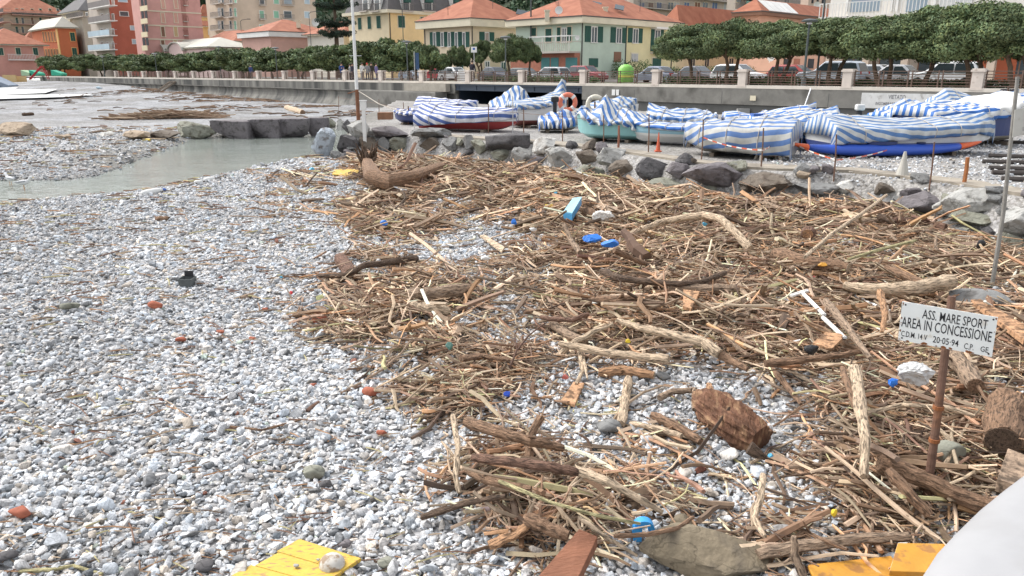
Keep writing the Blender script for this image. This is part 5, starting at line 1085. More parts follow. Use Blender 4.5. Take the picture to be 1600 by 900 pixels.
ST_B = stripe_mat('blue_white_tarpaulin', (0.075, 0.185, 0.44), (0.60, 0.61, 0.60), 0.25); ST_N = stripe_mat('navy_white_tarpaulin', (0.08, 0.13, 0.34), (0.66, 0.66, 0.70), 0.29)
ST_F = stripe_mat('faded_blue_tarpaulin', (0.11, 0.20, 0.42), (0.50, 0.50, 0.47), 0.30)
ST_L = [ST_B, stripe_mat('worn_blue_tarpaulin', (0.10, 0.20, 0.40), (0.52, 0.53, 0.52), 0.23), stripe_mat('bright_blue_tarpaulin', (0.045, 0.16, 0.48), (0.62, 0.63, 0.63), 0.28)]
ROPE = pm('old_rope', (0.42, 0.38, 0.33), .9)
def bprof(u, B, tr=0.8): return B / 2 * (1 - max(0, (u - .5) / .5) ** 2.3) * (tr + (1 - tr) * min(1, u / .3)) + .02
def hull(mb_up, mb_lo, L, B, H, zs=0.38, tr=.8, n=22, bow=.35):
    for which, mb in ((0, mb_lo), (1, mb_up)):
        rows = []
        for i in range(n + 1):
            u = i / n; x = (u - .5) * L; b = bprof(u, B, tr); sh = H * (1 + bow * u ** 3); kz = H * .5 * max(0, (u - .78) / .22) ** 2
            xs = x + .0
            P = [(0, kz), (b * .55, kz + H * .08), (b * .86, kz * .6 + H * zs * .75)] + [(b * .93, max(H * zs, kz))]
            Q = [(b * .93, max(H * zs, kz) + .001), (b * .99, H * .75 + kz * .1), (b, sh), (b * .92, sh), (b * .9, sh - .1), (0, sh - .12)]
            row = P if which == 0 else Q
            rows.append([(xs + (.12 * u ** 6 * z), y, z) for y, z in row])
        K = len(rows[0]); vs = []
        for r_ in rows: vs += r_ + [(x, -y, z) for x, y, z in r_[::-1]]
        M_ = 2 * K; fs = [(i * M_ + k, i * M_ + (k + 1) % M_, (i + 1) * M_ + (k + 1) % M_, (i + 1) * M_ + k) for i in range(n) for k in range(M_)]
        fs += [tuple(range(M_))[::-1], tuple(n * M_ + k for k in range(M_))]; mb.add(vs, fs)
def tarp(L, B, H, ridge, drop, mat, seed, parent, tr=.8, slant=0.0, along=1.0, cross=0.0, u0=-.02, u1=1.02, wr=.05, bow=.35, name='cover', wid=1.0, nu=90, nv=44, folds=9, belly=0.0, phase=0.0, ropes=(.22, .48, .75)):
    ropes = tuple(min(.95, max(.05, q + .07 * math.sin(seed * (3 + k)))) for k, q in enumerate(ropes))
    mat = ST_L[seed % 3] if mat is ST_B else mat
    V = []; S = []; rx = [q[0] for q in ridge]; rz = [q[1] for q in ridge]; dx_ = [q[0] for q in drop]; dz_ = [q[1] for q in drop]
    ns = VNoise(seed)
    for i in range(nu + 1):
        u = u0 + (u1 - u0) * i / nu; uc = min(max(u, 0), 1); w_ = (bprof(uc, B, tr) + .05) * wid; sh = H * (1 + bow * uc ** 3) + .03; zr = np.interp(u, rx, rz); dr = np.interp(u, dx_, dz_); arc = 0; prev = None; row = []; sr = []
        endf = 0
        if i in (0, nu): endf = 1
        for j in range(nv + 1):
            v = -1 + 2 * j / nv; a = abs(v); sg = 1 if v > 0 else -1
            if a < .68:
                t = a / .68; y = w_ * t; z = sh + (zr - sh) * .86 * (1 - t ** 1.12)
            else:
                t = (a - .68) / .32; y = w_ + .03 + .05 * math.sin(t * 3) + belly * math.sin(t * 3.14); z = sh - dr * t
                y += wr * t * math.sin(u * folds * 6.28 + 3 * float(ns(u * 6, v * 2)))
            q = (float(ns(u * L * 2.2 + 5, v * 3 + seed)) - .5); q2 = (float(ns(u * L * 6 + 15, v * 7 + seed)) - .5); q3 = (float(ns(u * L * 1.0 + 25, v * 1.2)) - .5)
            rg = abs(float(ns(u * L * 2.6 + 40 + v * 1.5, v * 2.2 + 9)) - .5) * 2; z += wr * (1.1 * q + .5 * q2 + 1.2 * q3 + 1.3 * (.5 - rg)) * (1 if a < .68 else .35); y += sg * wr * .8 * q2 * (1 if a >= .68 else 0)
            x = (u - .5) * L + wr * q2 * .6
            if endf: y *= .82; z = min(z, sh - .02) - dr * .45; 
            p = (x, sg * y if v != 0 else 0, z)
            if prev is not None: arc += math.hypot(p[1] - prev[1], p[2] - prev[2])
            prev = p; row.append(p); sr.append(arc)
        mid = sr[nv // 2]; V += row; S += [(s_ - mid) * along + cross * u * L + slant * (u - .5) ** 2 * L * (1 if s_ > mid else -1) + phase + .05 * float(ns(u * 5, 3)) for s_ in sr]
    if ropes and name == 'cover':
        for ur in ropes:
            i_ = int(ur * nu); rw = V[i_ * (nv + 1):(i_ + 1) * (nv + 1)]; pp = [(x, y + (.012 if y > 0 else -.012), z_ + .018) for x, y, z_ in rw[::2]]; MB().tube(pp, .011, 4).build('lashing_rope', ROPE, parent, world=False)
    K = nv + 1; q = np.array([(i * K + j, (i + 1) * K + j, (i + 1) * K + j + 1, i * K + j + 1) for i in range(nu) for j in range(nv)])
    me = mesh_np(name, np.array(V), q.ravel(), np.arange(len(q)) * 4, np.full(len(q), 4), smooth=True); a_ = me.attributes.new('st', 'FLOAT', 'POINT'); a_.data.foreach_set('value', np.array(S, np.float32)); me.materials.append(mat)
    o = bpy.data.objects.new(name, me); COL.objects.link(o); o.parent = parent; sd_ = o.modifiers.new('thickness', 'SOLIDIFY'); sd_.thickness = .012; return o
def boat(label, stern, bow_, B, H, up, lo, ridge=None, drop=None, mat=ST_B, seed=1, name='covered_boat', z=PLZ, lift=0.06, zs=.38, tr=.8, bowr=.35, cat='boat', **kw):
    a = G(stern[0], stern[1], z)[:2]; b = G(bow_[0], bow_[1], z)[:2]; L = np.linalg.norm(b - a); c = (a + b) / 2; r = thing(name, label, cat, (*c, z + lift), math.atan2(*(b - a)[::-1]))
    m1, m2 = MB(), MB(); hull(m1, m2, L, B, H, zs, tr, bow=bowr); m1.build('topsides', up, r, world=False, smooth=False); m2.build('bottom', lo, r, world=False, smooth=False)
    for x in (-L * .28, L * .2): MB().box(x, 0, -lift - .02, .12, B * .8, lift + .06).build('chock', wd, r, world=False)
    if ridge: tarp(L, B, H, ridge, drop or [(0, .2), (1, .2)], mat, seed, r, tr=tr, bow=bowr, **kw)
    return r, L
gp = lambda n, c, **k: pm(n, c, 0.35, 0.08, 2, spec=.5, **k)
bw = gp('white_gelcoat', (0.66, 0.66, 0.64)); bred = gp('antifouling_red', (0.33, 0.05, 0.05)); bnavy = gp('navy_hull', (0.03, 0.05, 0.16)); bteal = gp('teal_hull', (0.24, 0.47, 0.47)); bsky = gp('light_blue_hull', (0.30, 0.52, 0.62)); bblue = gp('royal_blue_hull', (0.04, 0.12, 0.42)); bgrey = gp('grey_bottom', (0.25, 0.24, 0.22)); bdb = gp('dark_blue_bottom', (0.05, 0.07, 0.2))
def outboard(r, x, z, y=0, cowl=blackp):
    MB().prism([(x - .17, y - .09), (x + .13, y - .1), (x + .13, y + .1), (x - .17, y + .09)], z + .30, z + .50).build('outboard_cowl', cowl, r, world=False, bevel=.05); m = MB(); m.box(x - .02, y, z - .35, .14, .1, .66); m.box(x - .1, y, z - .42, .34, .04, .12); m.build('outboard_leg', blackp, r, world=False)
boat('small navy boat with bunched striped cover at the left end of the row', (690, 196), (619, 193), 1.3, .42, bnavy, bnavy, [(0, .5), (.3, .75), (.6, .62), (1, .55)], [(0, .12), (1, .1)], ST_N, 3, cross=1.0, along=.3, wr=.09)
boat('red bottomed boat under a long tight navy and white striped cover', (662, 203), (806, 206), 1.8, .55, bw, bred, [(0, 1.0), (.15, .98), (.8, .86), (1.0, .86)], [(0, .42), (.5, .30), (1, .34)], ST_N, 4, slant=.8, wr=.035, zs=.62, tr=.9)
boat('pale boat with taut white and blue cover behind the red bottomed boat', (655, 186), (745, 187), 1.7, .6, bw, bgrey, [(0, 1.05), (.1, 1.1), (.5, .95), (1, .8)], [(0, .5), (1, .3)], ST_N, 5, wr=.04)
boat('boat under a tall crumpled striped heap left of the raised white bow', (828, 192), (768, 190), 1.7, .6, bw, bgrey, [(0, .7), (.15, 1.4), (.4, 1.75), (.6, 1.45), (.85, 1.2), (1, .9)], [(0, .25), (1, .3)], ST_B, 6, cross=.9, along=.5, wr=.13)
boat('white boat with brown red bottom and cover sweeping up to its high bow', (800, 199), (882, 197), 1.7, .85, bw, gp('brown_red_bottom', (0.22, 0.07, 0.06)), [(0, 1.0), (.5, 1.15), (.8, 1.45), (.93, 2.0), (1, 1.9)], [(0, .2), (.8, .2), (1, .5)], ST_B, 7, cross=.6, along=.8, wr=.06, zs=.3, bowr=.5)
r, L = boat('low heap of striped cover with a black outboard motor beside it', (842, 206), (902, 206), 1.3, .35, bsky, bgrey, [(0, .5), (.3, .62), (.7, .8), (1, .6)], [(0, .3), (1, .3)], ST_B, 8, cross=1.0, along=.2, wr=.12)
outboard(r, -L * .08, .75)
boat('teal hulled boat with loose wave of striped cover over its middle', (1012, 222), (905, 218), 1.7, .62, bteal, bteal, [(0, .8), (.2, .95), (.42, .85), (.6, 1.45), (.75, 1.0), (1, .9)], [(0, .42), (.35, .1), (.6, .25), (1, .1)], ST_B, 9, cross=.8, along=.6, wr=.14, zs=.3)
boat('boat with flat striped cover behind the teal hulled boat', (910, 200), (992, 202), 1.7, .7, bw, bgrey, [(0, .8), (.3, 1.1), (.7, 1.2), (1, 1.15)], [(0, .3), (1, .3)], ST_B, 10, cross=.7, along=.7, wr=.09)
boat('white and light blue low skiff right of the teal hulled boat', (1110, 228), (985, 223), 1.45, .50, bsky, bw, [(0, .58), (.5, .62), (1, .6)], [(0, .12), (1, .12)], ST_B, 11, wr=.02, zs=.62)
boat('boat under slanting striped cover behind the light blue skiff', (1115, 215), (1012, 212), 1.6, .6, bw, bgrey, [(0, .8), (.3, 1.0), (.7, .95), (1, 1.15)], [(0, .3), (1, .25)], ST_B, 12, slant=.9, wr=.09)
boat('boat wrapped to the ground in a faded blue and white striped cover', (1240, 247), (1072, 239), 1.7, .72, bw, bgrey, [(0, 1.05), (.1, 1.05), (.5, .98), (.85, .86), (1, .7)], [(0, .68), (.8, .6), (1, .5)], ST_F, 13, wr=.05, folds=4, belly=.06, wid=1.08, tr=.95, bowr=.05, slant=.3)
boat('long low boat with striped cover behind the fully wrapped boat', (1130, 214), (1268, 216), 1.7, .65, bblue, bdb, [(0, .75), (.5, .85), (1, 1.15)], [(0, .25), (1, .25)], ST_B, 14, wr=.07)
boat('blue hulled boat with rumpled bow cover between the wrapped and the long boat', (1180, 232), (1300, 229), 1.7, .75, bblue, bdb, [(0, .9), (.5, .95), (.8, 1.1), (1, 1.2)], [(0, .35), (1, .2)], ST_B, 15, wr=.08)
boat('longest boat under striped cover with white rope line and dark blue bottom', (1278, 241), (1540, 238), 1.9, .66, bw, bdb, [(0, 1.15), (.06, 1.08), (.4, .92), (.8, .98), (.95, 1.12), (1, 1.05)], [(0, .4), (.5, .28), (.85, .28), (1, .48)], ST_B, 16, wr=.045, zs=.45, slant=.6, tr=.9, bowr=.25)
r, L = boat('light blue open boat with uncovered outboard behind the longest boat', (1340, 222), (1450, 219), 1.6, .75, bsky, bw, [(.3, .85), (.5, 1.0), (.8, 1.1), (1, .95)], [(0, .15), (1, .15)], ST_B, 17, u0=.35, wr=.09); outboard(r, -L * .52, .65, cowl=bw)
boat('boat with high striped ridge behind the light blue open boat', (1385, 212), (1500, 210), 1.7, .8, bw, bgrey, [(0, 1.1), (.2, 1.35), (.4, 1.15), (.7, 1.2), (1, 1.1)], [(0, .35), (1, .3)], ST_B, 18, wr=.1)
boat('boat with pointed striped peak below the white wall panel', (1450, 205), (1580, 204), 1.8, .8, bblue, bdb, [(0, 1.35), (.12, 1.65), (.5, 1.3), (1, 1.5)], [(0, .4), (1, .3)], ST_B, 19, wr=.07)
r, L = boat('dark blue hulled boat with a white sheet thrown over its bow cover', (1420, 228), (1592, 222), 1.9, 1.0, bnavy, gp('tan_bottom', (0.35, 0.32, 0.27)), [(0, 1.2), (.5, 1.25), (.8, 1.4), (1, 1.5)], [(0, .35), (.7, .3), (1, .1)], ST_B, 20, wr=.07, zs=.25, bowr=.45)
tarp(L, 1.95, 1.03, [(.45, 1.35), (.6, 1.55), (.8, 1.62), (.86, 1.5)], [(0, .2), (1, .16)], pm('white_sheet_cloth', (0.74, 0.73, 0.70), .8, .08, 2), 24, r, u0=.48, u1=.86, wr=.06, bow=.45, name='white_sheet', nu=40)
boat('striped cover of a boat cut off by the right picture edge', (1590, 196), (1680, 196), 1.8, .9, bw, bgrey, [(0, 1.4), (.5, 1.7), (1, 1.5)], [(0, .4), (1, .4)], ST_B, 21, wr=.08)
# kayak
a = G(1530, 244, PLZ)[:2]; b = G(1234, 247, PLZ)[:2]; L = np.linalg.norm(b - a); c = (a + b) / 2; r = thing('kayak', 'long blue plastic kayak with orange ends lying in front of the longest boat', 'kayak', (*c, PLZ + .03), math.atan2(*(b - a)[::-1]))
kb_ = gp('kayak_blue', (0.03, 0.09, 0.45)); ko = gp('kayak_orange', (0.70, 0.13, 0.04))
def kayak_part(u0, u1, mat, nm, n):
    mb = MB(); K = 14; vs = []
    for i in range(n + 1):
        u = u0 + (u1 - u0) * i / n; w_ = .29 * math.sin(math.pi * u) ** .85 + .008; zc_ = .16 + .20 * abs(2 * u - 1) ** 4; h_ = .16 * math.sin(math.pi * u) ** .6 + .015
        for k in range(K): th = 2 * math.pi * k / K; vs.append(((u - .5) * L, w_ * math.cos(th), zc_ + h_ * math.sin(th) * (1 if math.sin(th) > 0 else .9)))
    fs = [(i * K + k, (i + 1) * K + k, (i + 1) * K + (k + 1) % K, i * K + (k + 1) % K) for i in range(n) for k in range(K)] + [tuple(range(K)), tuple(n * K + k for k in range(K))[::-1]]
    mb.add(vs, fs); return mb.build(nm, mat, r, world=False, smooth=True)
kayak_part(0.12, .91, kb_, 'hull', 40); kayak_part(0.0, .118, ko, 'bow_tip', 8); kayak_part(.912, 1.0, ko, 'stern_tip', 8)
mb = MB(); K = 20; vs = []
for rr0, zz in ((1.0, .31), (1.0, .39), (.85, .39), (.85, .34)):
    for k in range(K): th = 2 * math.pi * k / K; vs.append((.15 + .42 * rr0 * math.cos(th), .2 * rr0 * math.sin(th), zz))
mb.add(vs, [(i * K + k, i * K + (k + 1) % K, (i + 1) * K + (k + 1) % K, (i + 1) * K + k) for i in range(3) for k in range(K)] + [tuple(3 * K + k for k in range(K))]); mb.build('cockpit_rim', gp('kayak_dark', (0.015, 0.03, 0.12)), r, world=False)
MB().lathe([(.12, .33), (.12, .36), (.02, .365)], 12, (-.95, 0, 0)).build('hatch', gp('kayak_dark', ()), r, world=False); MB().lathe([(.12, .33), (.12, .36), (.02, .365)], 12, (1.3, 0, 0)).build('hatch', wpl, r, world=False)
# life rings, buoy, cones, stakes and tape
stake_m = pm('rusty_rod', (0.17, 0.10, 0.07), .9, .35, 9)
def ringbuoy(px, py, Y, rad, mat, label, band=None, zg=PLZ):
    c = A(px, py, Y); r = thing('life_ring', label, 'life ring', (c[0], Y, c[2] - rad))
    mb = MB(); n, k_ = 24, 8; vs = [((rad * .76 + rad * .24 * math.cos(2 * math.pi * j / k_)) * math.cos(2 * math.pi * i / n), rad * .24 * math.sin(2 * math.pi * j / k_), rad + (rad * .76 + rad * .24 * math.cos(2 * math.pi * j / k_)) * math.sin(2 * math.pi * i / n)) for i in range(n) for j in range(k_)]
    mb.add(vs, [(i * k_ + j, i * k_ + (j + 1) % k_, ((i + 1) % n) * k_ + (j + 1) % k_, ((i + 1) % n) * k_ + j) for i in range(n) for j in range(k_)]); mb.build('ring', mat, r, world=False, smooth=True)
    mb = MB()
    for q in range(4):
        th = q * math.pi / 2 + .78; mb = MB(); p = np.array([rad * .76 * math.cos(th), 0, rad + rad * .76 * math.sin(th)]); d = np.array([-math.sin(th), 0, math.cos(th)]) * rad * .13; mb.tube([p - d, p + d], rad * .26, 10); mb.build('band', band or wpl, r, world=False)
    h = thing('ring_post', label.replace('life ring', 'post carrying the life ring'), 'post', (c[0], Y + .12, zg)); MB().lathe([(.03, -.1), (.03, c[2] - zg + .1)], 8).build('post', stake_m, h, world=False); MB().bar((-.05, -.06, c[2] - zg + rad * .6), (.05, -.06, c[2] - zg + rad * .6), .05).build('hook', stake_m, h, world=False)
ringbuoy(887, 160, 30, .38, gp('ring_orange', (0.70, 0.20, 0.12)), 'orange life ring in front of the dark bridge opening'); ringbuoy(930, 163, 29, .36, gp('ring_cream', (0.62, 0.58, 0.48)), 'cream white life ring behind the teal hulled boat', gp('ring_grey', (0.4, 0.38, 0.34)))
def ball_on(px, py, rpx, z, name, label, cat, mat, sc=(1, 1, 1), sub=3):
    g = GP(px, py + rpx, 0); rad = rpx * (g[1] * cp + (HCAM - g[2]) * sp) / F_PX; o = MB().ball((g[0], g[1], g[2] + rad * .9), rad, sub, sc).build(name, mat, smooth=True); tag(o, label, cat); return recenter(o)
ball_on(943, 212, 6.5, PLZ, 'buoy', 'round orange red buoy under the teal hulled boat', 'buoy', gp('buoy_orange', (0.62, 0.16, 0.09)))
def cone(px, yb, ytop, wpx, label, body, base, collar=wpl):
    g = GP(px, yb, 0); s = (g[1] * cp + (HCAM - g[2]) * sp) / F_PX; H = (yb - ytop) * s * 1.02; w_ = wpx * s; r = thing('traffic_cone', label, 'traffic cone', tuple(g))
    MB().box(0, 0, -.02, w_, w_, .06).build('base', base, r, world=False, bevel=.01); MB().lathe([(w_ * .36, .042), (w_ * .22, H * .45)], 14).build('lower_cone', body, r, world=False, smooth=False); MB().lathe([(w_ * .22, H * .452), (w_ * .16, H * .62)], 14).build('collar', collar, r, world=False); MB().lathe([(w_ * .16, H * .622), (w_ * .07, H)], 14).build('upper_cone', body, r, world=False)
co = gp('cone_orange', (0.62, 0.12, 0.05)); cone(1028, 237, 208, 10, 'dull orange cone standing left of the wrapped boat', co, co, co); cone(1213, 245, 224, 12, 'orange cone behind the small white trestle', co, co); cone(1409, 277, 238, 28, 'bleached white cone with broad dark base before the kayak', gp('cone_bleached', (0.45, 0.43, 0.38)), blackp, gp('cone_bleached', ()))
def stake(px, y0, px1, y1, label, w_=.022, mat=stake_m, name='iron_stake', extra=0.15):
    g = GP(px1, y1, 0); t = A(px, y0, g[1]); o = MB().tube([(g[0], g[1], g[2] - extra), (g[0] + (t[0] - g[0]) * .5 + .01, g[1], (g[2] + t[2]) / 2), (t[0], g[1], t[2])], [w_, w_, w_ * .9], 6).build(name, mat); tag(o, label, 'stake', 'stakes along the boat yard edge'); return recenter(o), (g[0], g[1], t[2])
stk = [(529, 150, 529, 178, 'thin stake at the far left of the stone tip'), (592, 155, 592, 188, 'thin stake right of the meter box'), (630, 160, 632, 192, 'stake in front of the navy boat'), (638, 166, 638, 195, 'thicker stake beside the one before the navy boat'), (671, 162, 671, 195, 'stake at the left end of the red bottomed boat'),
       (715, 163, 716, 203, 'rusty stake before the left half of the red bottomed boat'), (743, 172, 743, 200, 'short thick stake before the red bottomed boat middle'), (763, 162, 763, 208, 'rusty stake before the right half of the red bottomed boat'), (801, 150, 801, 210, 'pale stake between the red bottomed boat and the crumpled heap'), (818, 168, 818, 214, 'stake right of the red bottomed boat'),
       (878, 172, 879, 222, 'stake below the orange life ring'), (943, 180, 943, 226, 'stake in front of the teal hull'), (973, 158, 975, 214, 'taller whitish pole beside the teal hull'), (1014, 178, 1013, 240, 'rusty stake left of the orange cone'), (1041, 168, 1028, 215, 'leaning pale rod behind the orange cone'),
       (1099, 187, 1096, 250, 'stake in front of the left end of the wrapped boat'), (1193, 200, 1189, 264, 'stake in front of the wrapped boat right half'), (1217, 212, 1216, 234, 'short stake at the white trestle'), (1307, 210, 1303, 280, 'rusty stake before the kayak left half'), (1399, 187, 1406, 240, 'leaning pale rod above the bleached cone'), (1460, 222, 1452, 296, 'rusty stake before the kayak right half')]
tips = {}
for a in stk:
    pale_ = 'pale' in a[4] or 'whitish' in a[4]; o, tp = stake(a[0], a[1], a[2], a[3], a[4], .018 + .012 * ('thick' in a[4]), rimm if pale_ else stake_m); tips[a[0]] = tp
stake(1512, 246, 1506, 288, 'thick short orange rusted post right of the kayak tip', .045, pm('orange_rust', (0.33, 0.13, 0.05), .9, .3, 8), 'rusty_post')
stake(973 + 96 - 1, 270 - 30, 1068, 248, 'low red brown peg at the concrete edge', .03) if False else None
stake(967, 196, 966, 232, 'reddish wooden peg below the teal hull stern', .035, pm('red_timber', (0.27, 0.12, 0.08), .9), 'wooden_peg')
def tape(pts, label, n=6):
    r = thing('barrier_tape', label, 'barrier tape', tuple(pts[0])); k = 0
    for a, b in zip(pts[:-1], pts[1:]):
        a, b = np.array(a), np.array(b); sag = .07
        for w_, m_, nm in ((0, co, 'red_band'), (1, wpl, 'white_band')):
            mb = MB()
            for i in range(n * 2):
                if i % 2 != w_: continue
                t0, t1 = i / (2 * n), (i + 1) / (2 * n); p, q = a + (b - a) * t0, a + (b - a) * t1; p = p - (0, 0, sag * 4 * t0 * (1 - t0)); q = q - (0, 0, sag * 4 * t1 * (1 - t1)); mb.ob(p, q - p, (0, .004, 0), (0, 0, .032))
            mb.build(nm, m_, r)
tp = tips; h_ = lambda k, f: (tp[k][0], tp[k][1] - .03, PLZ + (tp[k][2] - PLZ) * f)
tape([h_(1099, .55), h_(1193, .45), h_(1217, 1.0), h_(1307, .35), h_(1399, .25)], 'red and white barrier tape strung between stakes before the boats')
w1 = thing('wire', 'thin wire strung along the boat yard stakes at left', 'wire', tuple(h_(592, .9))); pts = [h_(k, .8) for k in (529, 592, 638, 715, 763, 818, 878, 943)]
MB().tube(pts, .006, 4).build('strand', stake_m, w1)
# trestle, cabinet, boxes
g = GP(1200, 250); s = 1.02 * g[1] / F_PX; r = thing('trestle', 'small weathered white wooden trestle below the wrapped boat', 'trestle', tuple(g)); H = 22 * s; W = 32 * s
for sx in (-1, 1):
    for sy in (-1, 1): MB().bar((sx * W * .5, sy * .22, -.03), (sx * W * .36, sy * .03, H), .05, .06).build('leg', pm('bleached_wood', (0.42, 0.38, 0.32), .9, .25, 6), r, world=False)
for z_ in (H, H * .45): 
    for sy in (-1, 1): MB().bar((-W * .45, sy * (.03 if z_ == H else .13), z_), (W * .45, sy * (.03 if z_ == H else .13), z_ - .01), .04, .09).build('crossbar', pm('bleached_wood', ()), r, world=False)
upright('electrical_cabinet', 'grey metal cabinet against the sea wall behind the boats', 'cabinet', 1152, 170, 1172, 188, float(PT(1162, -.5)[1]), pm('cabinet_grey', (0.30, 0.30, 0.29), .6, .1, 3), .3)
upright('blue_crate', 'royal blue crate on a boat by the grey cabinet', 'crate', 1177, 178, 1196, 187, 26, bblue, .4); upright('blue_crate', 'small upright blue box behind the longest boat', 'crate', 1293, 176, 1298, 188, 24.5, gp('bright_blue', (0.03, 0.22, 0.6)), .1)
g = A(1252, 178, 27); o = MB().ball((g[0], 27, g[2]), .33, 2, (1.4, 1, .6)).build('net_bundle', pm('net_green', (0.10, 0.15, 0.12), .95, .4, 12), smooth=True); tag(o, 'dark green net bundle on the boats below a slanting pole', 'net'); recenter(o)
a = A(1255, 172, 27); b = A(1247 + 20, 138, 27.4); o = MB().tube([a, b], .025, 6).build('slanting_pole', rimm); tag(o, 'thin slanting pole above the green net bundle', 'pole'); recenter(o)
upright('pallet_block', 'brown timber block left of the navy boat', 'timber block', 590, 176, 611, 187, 27.5, pm('brown_timber', (0.24, 0.13, 0.08), .9, .3, 5), .5)
# rollers: dark timbers on the ramp at the right edge
for i, (x0, x1, y) in enumerate(((1560, 1640, 221), (1545, 1650, 243), (1535, 1650, 252), (1545, 1650, 262), (1550, 1650, 269), (1565, 1650, 279))):
    a = GP(x0, y, .05); b = GP(x1, y + 3, .05); o = MB().tube([a, (a + b) / 2, b], .055, 7).build('ramp_timber', pm('dark_tarred_timber', (0.07, 0.06, 0.055), .9, .3, 5)); tag(o, 'dark slipway timber on the gravel ramp, %s from the top' % ('first second third fourth fifth sixth'.split()[i]), 'timber', 'slipway timbers at right'); recenter(o)
# partly visible notice on the leaning pole at the right edge
g = GP(1549, 455, 0); Yq = g[1]; r = thing('leaning_sign', 'weathered white notice on a tall leaning grey pole at the right edge', 'sign', tuple(g)); t = A(1590, 120, Yq)
MB().tube([(g[0], Yq, g[2] - .1), tuple(A(1568, 330, Yq)), tuple(t)], [.028, .026, .022], 8).build('pole', pm('galvanised_pole', (0.26, 0.25, 0.23), .7, .3, 8), r)
a, b_, c_, d_ = A(1586, 172, Yq - .03), A(1660, 150, Yq - .1), A(1655, 198, Yq - .1), A(1582, 215, Yq - .03)
mb = MB(); vs = [a, b_, c_, d_]; mb.add([tuple(v) for v in vs] + [tuple(v + (0, .012, 0)) for v in vs], [(3, 2, 1, 0), (4, 5, 6, 7), (0, 1, 5, 4), (1, 2, 6, 5), (2, 3, 7, 6), (3, 0, 4, 7)]); mb.build('plate', pm('dirty_white_plate', (0.55, 0.54, 0.50), .6, .15, 5, dirt=((0.3, 0.26, 0.2), 6, .55, .7)), r)
ex = b_ - a; 
for k, (tx, sz) in enumerate((('1', .10), ('AREA', .07), ('LIBERA', .07))):
    f = (.22, .55, .78)[k]; o_ = a + (d_ - a) * f + ex * .33 + np.array([0, -.012, 0]); text_mesh(tx, sz, fade, r, o_, ex, a - d_, .7)
# ------------------------------------------------------------------ kerb and rocks along the boat yard
off = [np.array(G(a, b, 0.3)[:2]) for a, b in EDGE_PX[2:]]
mb = MB(); pts = []
for i, p in enumerate(off):
    d = off[min(i + 1, len(off) - 1)] - off[max(i - 1, 0)]; d /= np.linalg.norm(d); nn = np.array([-d[1], d[0]]); nn = nn if nn @ N > 0 else -nn; pts.append((p + nn * (1.5 + .1 * math.sin(i * 2.1)), p + nn * (2.35 + .2 * math.sin(i * 1.3))))
for i in range(len(pts) - 1):
    (a, b), (c, d) = pts[i], pts[i + 1]; z = PLZ
    mb.add([(*a, z - .3), (*c, z - .3), (*d, z - .3), (*b, z - .3), (*a, z + .05 + .02 * (i % 2)), (*c, z + .05 + .02 * ((i + 1) % 2)), (*d, z + .04), (*b, z + .04)], [(0, 3, 2, 1), (4, 5, 6, 7), (0, 1, 5, 4), (2, 3, 7, 6)])
struct(mb.build('kerb_strip', pm('worn_tan_concrete', (0.33, 0.29, 0.235), .9, .25, 2.5, .6, 14, dirt=((0.16, 0.14, 0.115), 1.7, .5, .7)), smooth=False))
RK = {'dark': ((0.095, 0.09, 0.092), (0.05, .05, .05)), 'grey': ((0.20, 0.20, 0.195), (0.09, .085, .08)), 'pale': ((0.36, 0.355, 0.335), (0.17, .165, .15)), 'purple': ((0.16, 0.145, 0.15), (0.09, .08, .08)), 'olive': ((0.235, 0.235, 0.19), (0.12, .11, .08)),
      'brown': ((0.15, 0.125, 0.10), (0.08, .06, .045)), 'blue': ((0.38, 0.42, 0.46), (0.16, .15, .14)), 'tan': ((0.36, 0.285, 0.21), (0.2, .15, .1)), 'white': ((0.50, 0.49, 0.46), (0.25, .22, .19)), 'slab': ((0.195, 0.16, 0.11), (0.12, .10, .075))}
RM = {k: pm('rock_' + k, tuple(q * 1.12 for q in v[0]), .9, .3, 2.2, 1.0, 16, crack=(2.6 if k == 'slab' else 1.6), dirt=(v[1], 4.5, .5, .66)) for k, v in RK.items()}
def rock_mesh(seed, w, d, h, mat, block=0.0, cuts=9, rough=.045, sub=4):
    bm = bmesh.new(); bmesh.ops.create_icosphere(bm, subdivisions=sub, radius=1); P = np.array([v.co[:] for v in bm.verts]); rs_ = np.random.RandomState(seed)
    if block: q = np.abs(P) ** (1 - block * .8); P = np.sign(P) * q; P /= np.maximum(np.abs(P).max(1, keepdims=True), .8)
    for _ in range(cuts):
        dd = rs_.normal(size=3); dd /= np.linalg.norm(dd); c = rs_.uniform(.45, .8) * (1.35 if block else 1); q = P @ dd; P = P - np.outer(np.maximum(q - c, 0), dd)
    f = 3.0; n = fbm(P[:, 0] * f + P[:, 2] * 1.7 + seed, P[:, 1] * f - P[:, 2] * 2.1, seed % 8, 4) - .5; n2 = fbm(P[:, 0] * 9 + P[:, 2] * 5 + seed, P[:, 1] * 9 + P[:, 2] * 7, (seed + 2) % 8, 2) - .5
    P = P * (1 + rough * 5 * n + rough * 2.2 * n2)[:, None]; lo, hi = P.min(0), P.max(0); P = (P - (lo + hi) / 2) / (hi - lo) * (w, d, h); P[:, 2] += h / 2
    for v, c in zip(bm.verts, P): v.co = c
    for fc in bm.faces: fc.smooth = rough < .03
    me = bpy.data.meshes.new('rock'); bm.to_mesh(me); bm.free(); me.materials.append(mat); return me
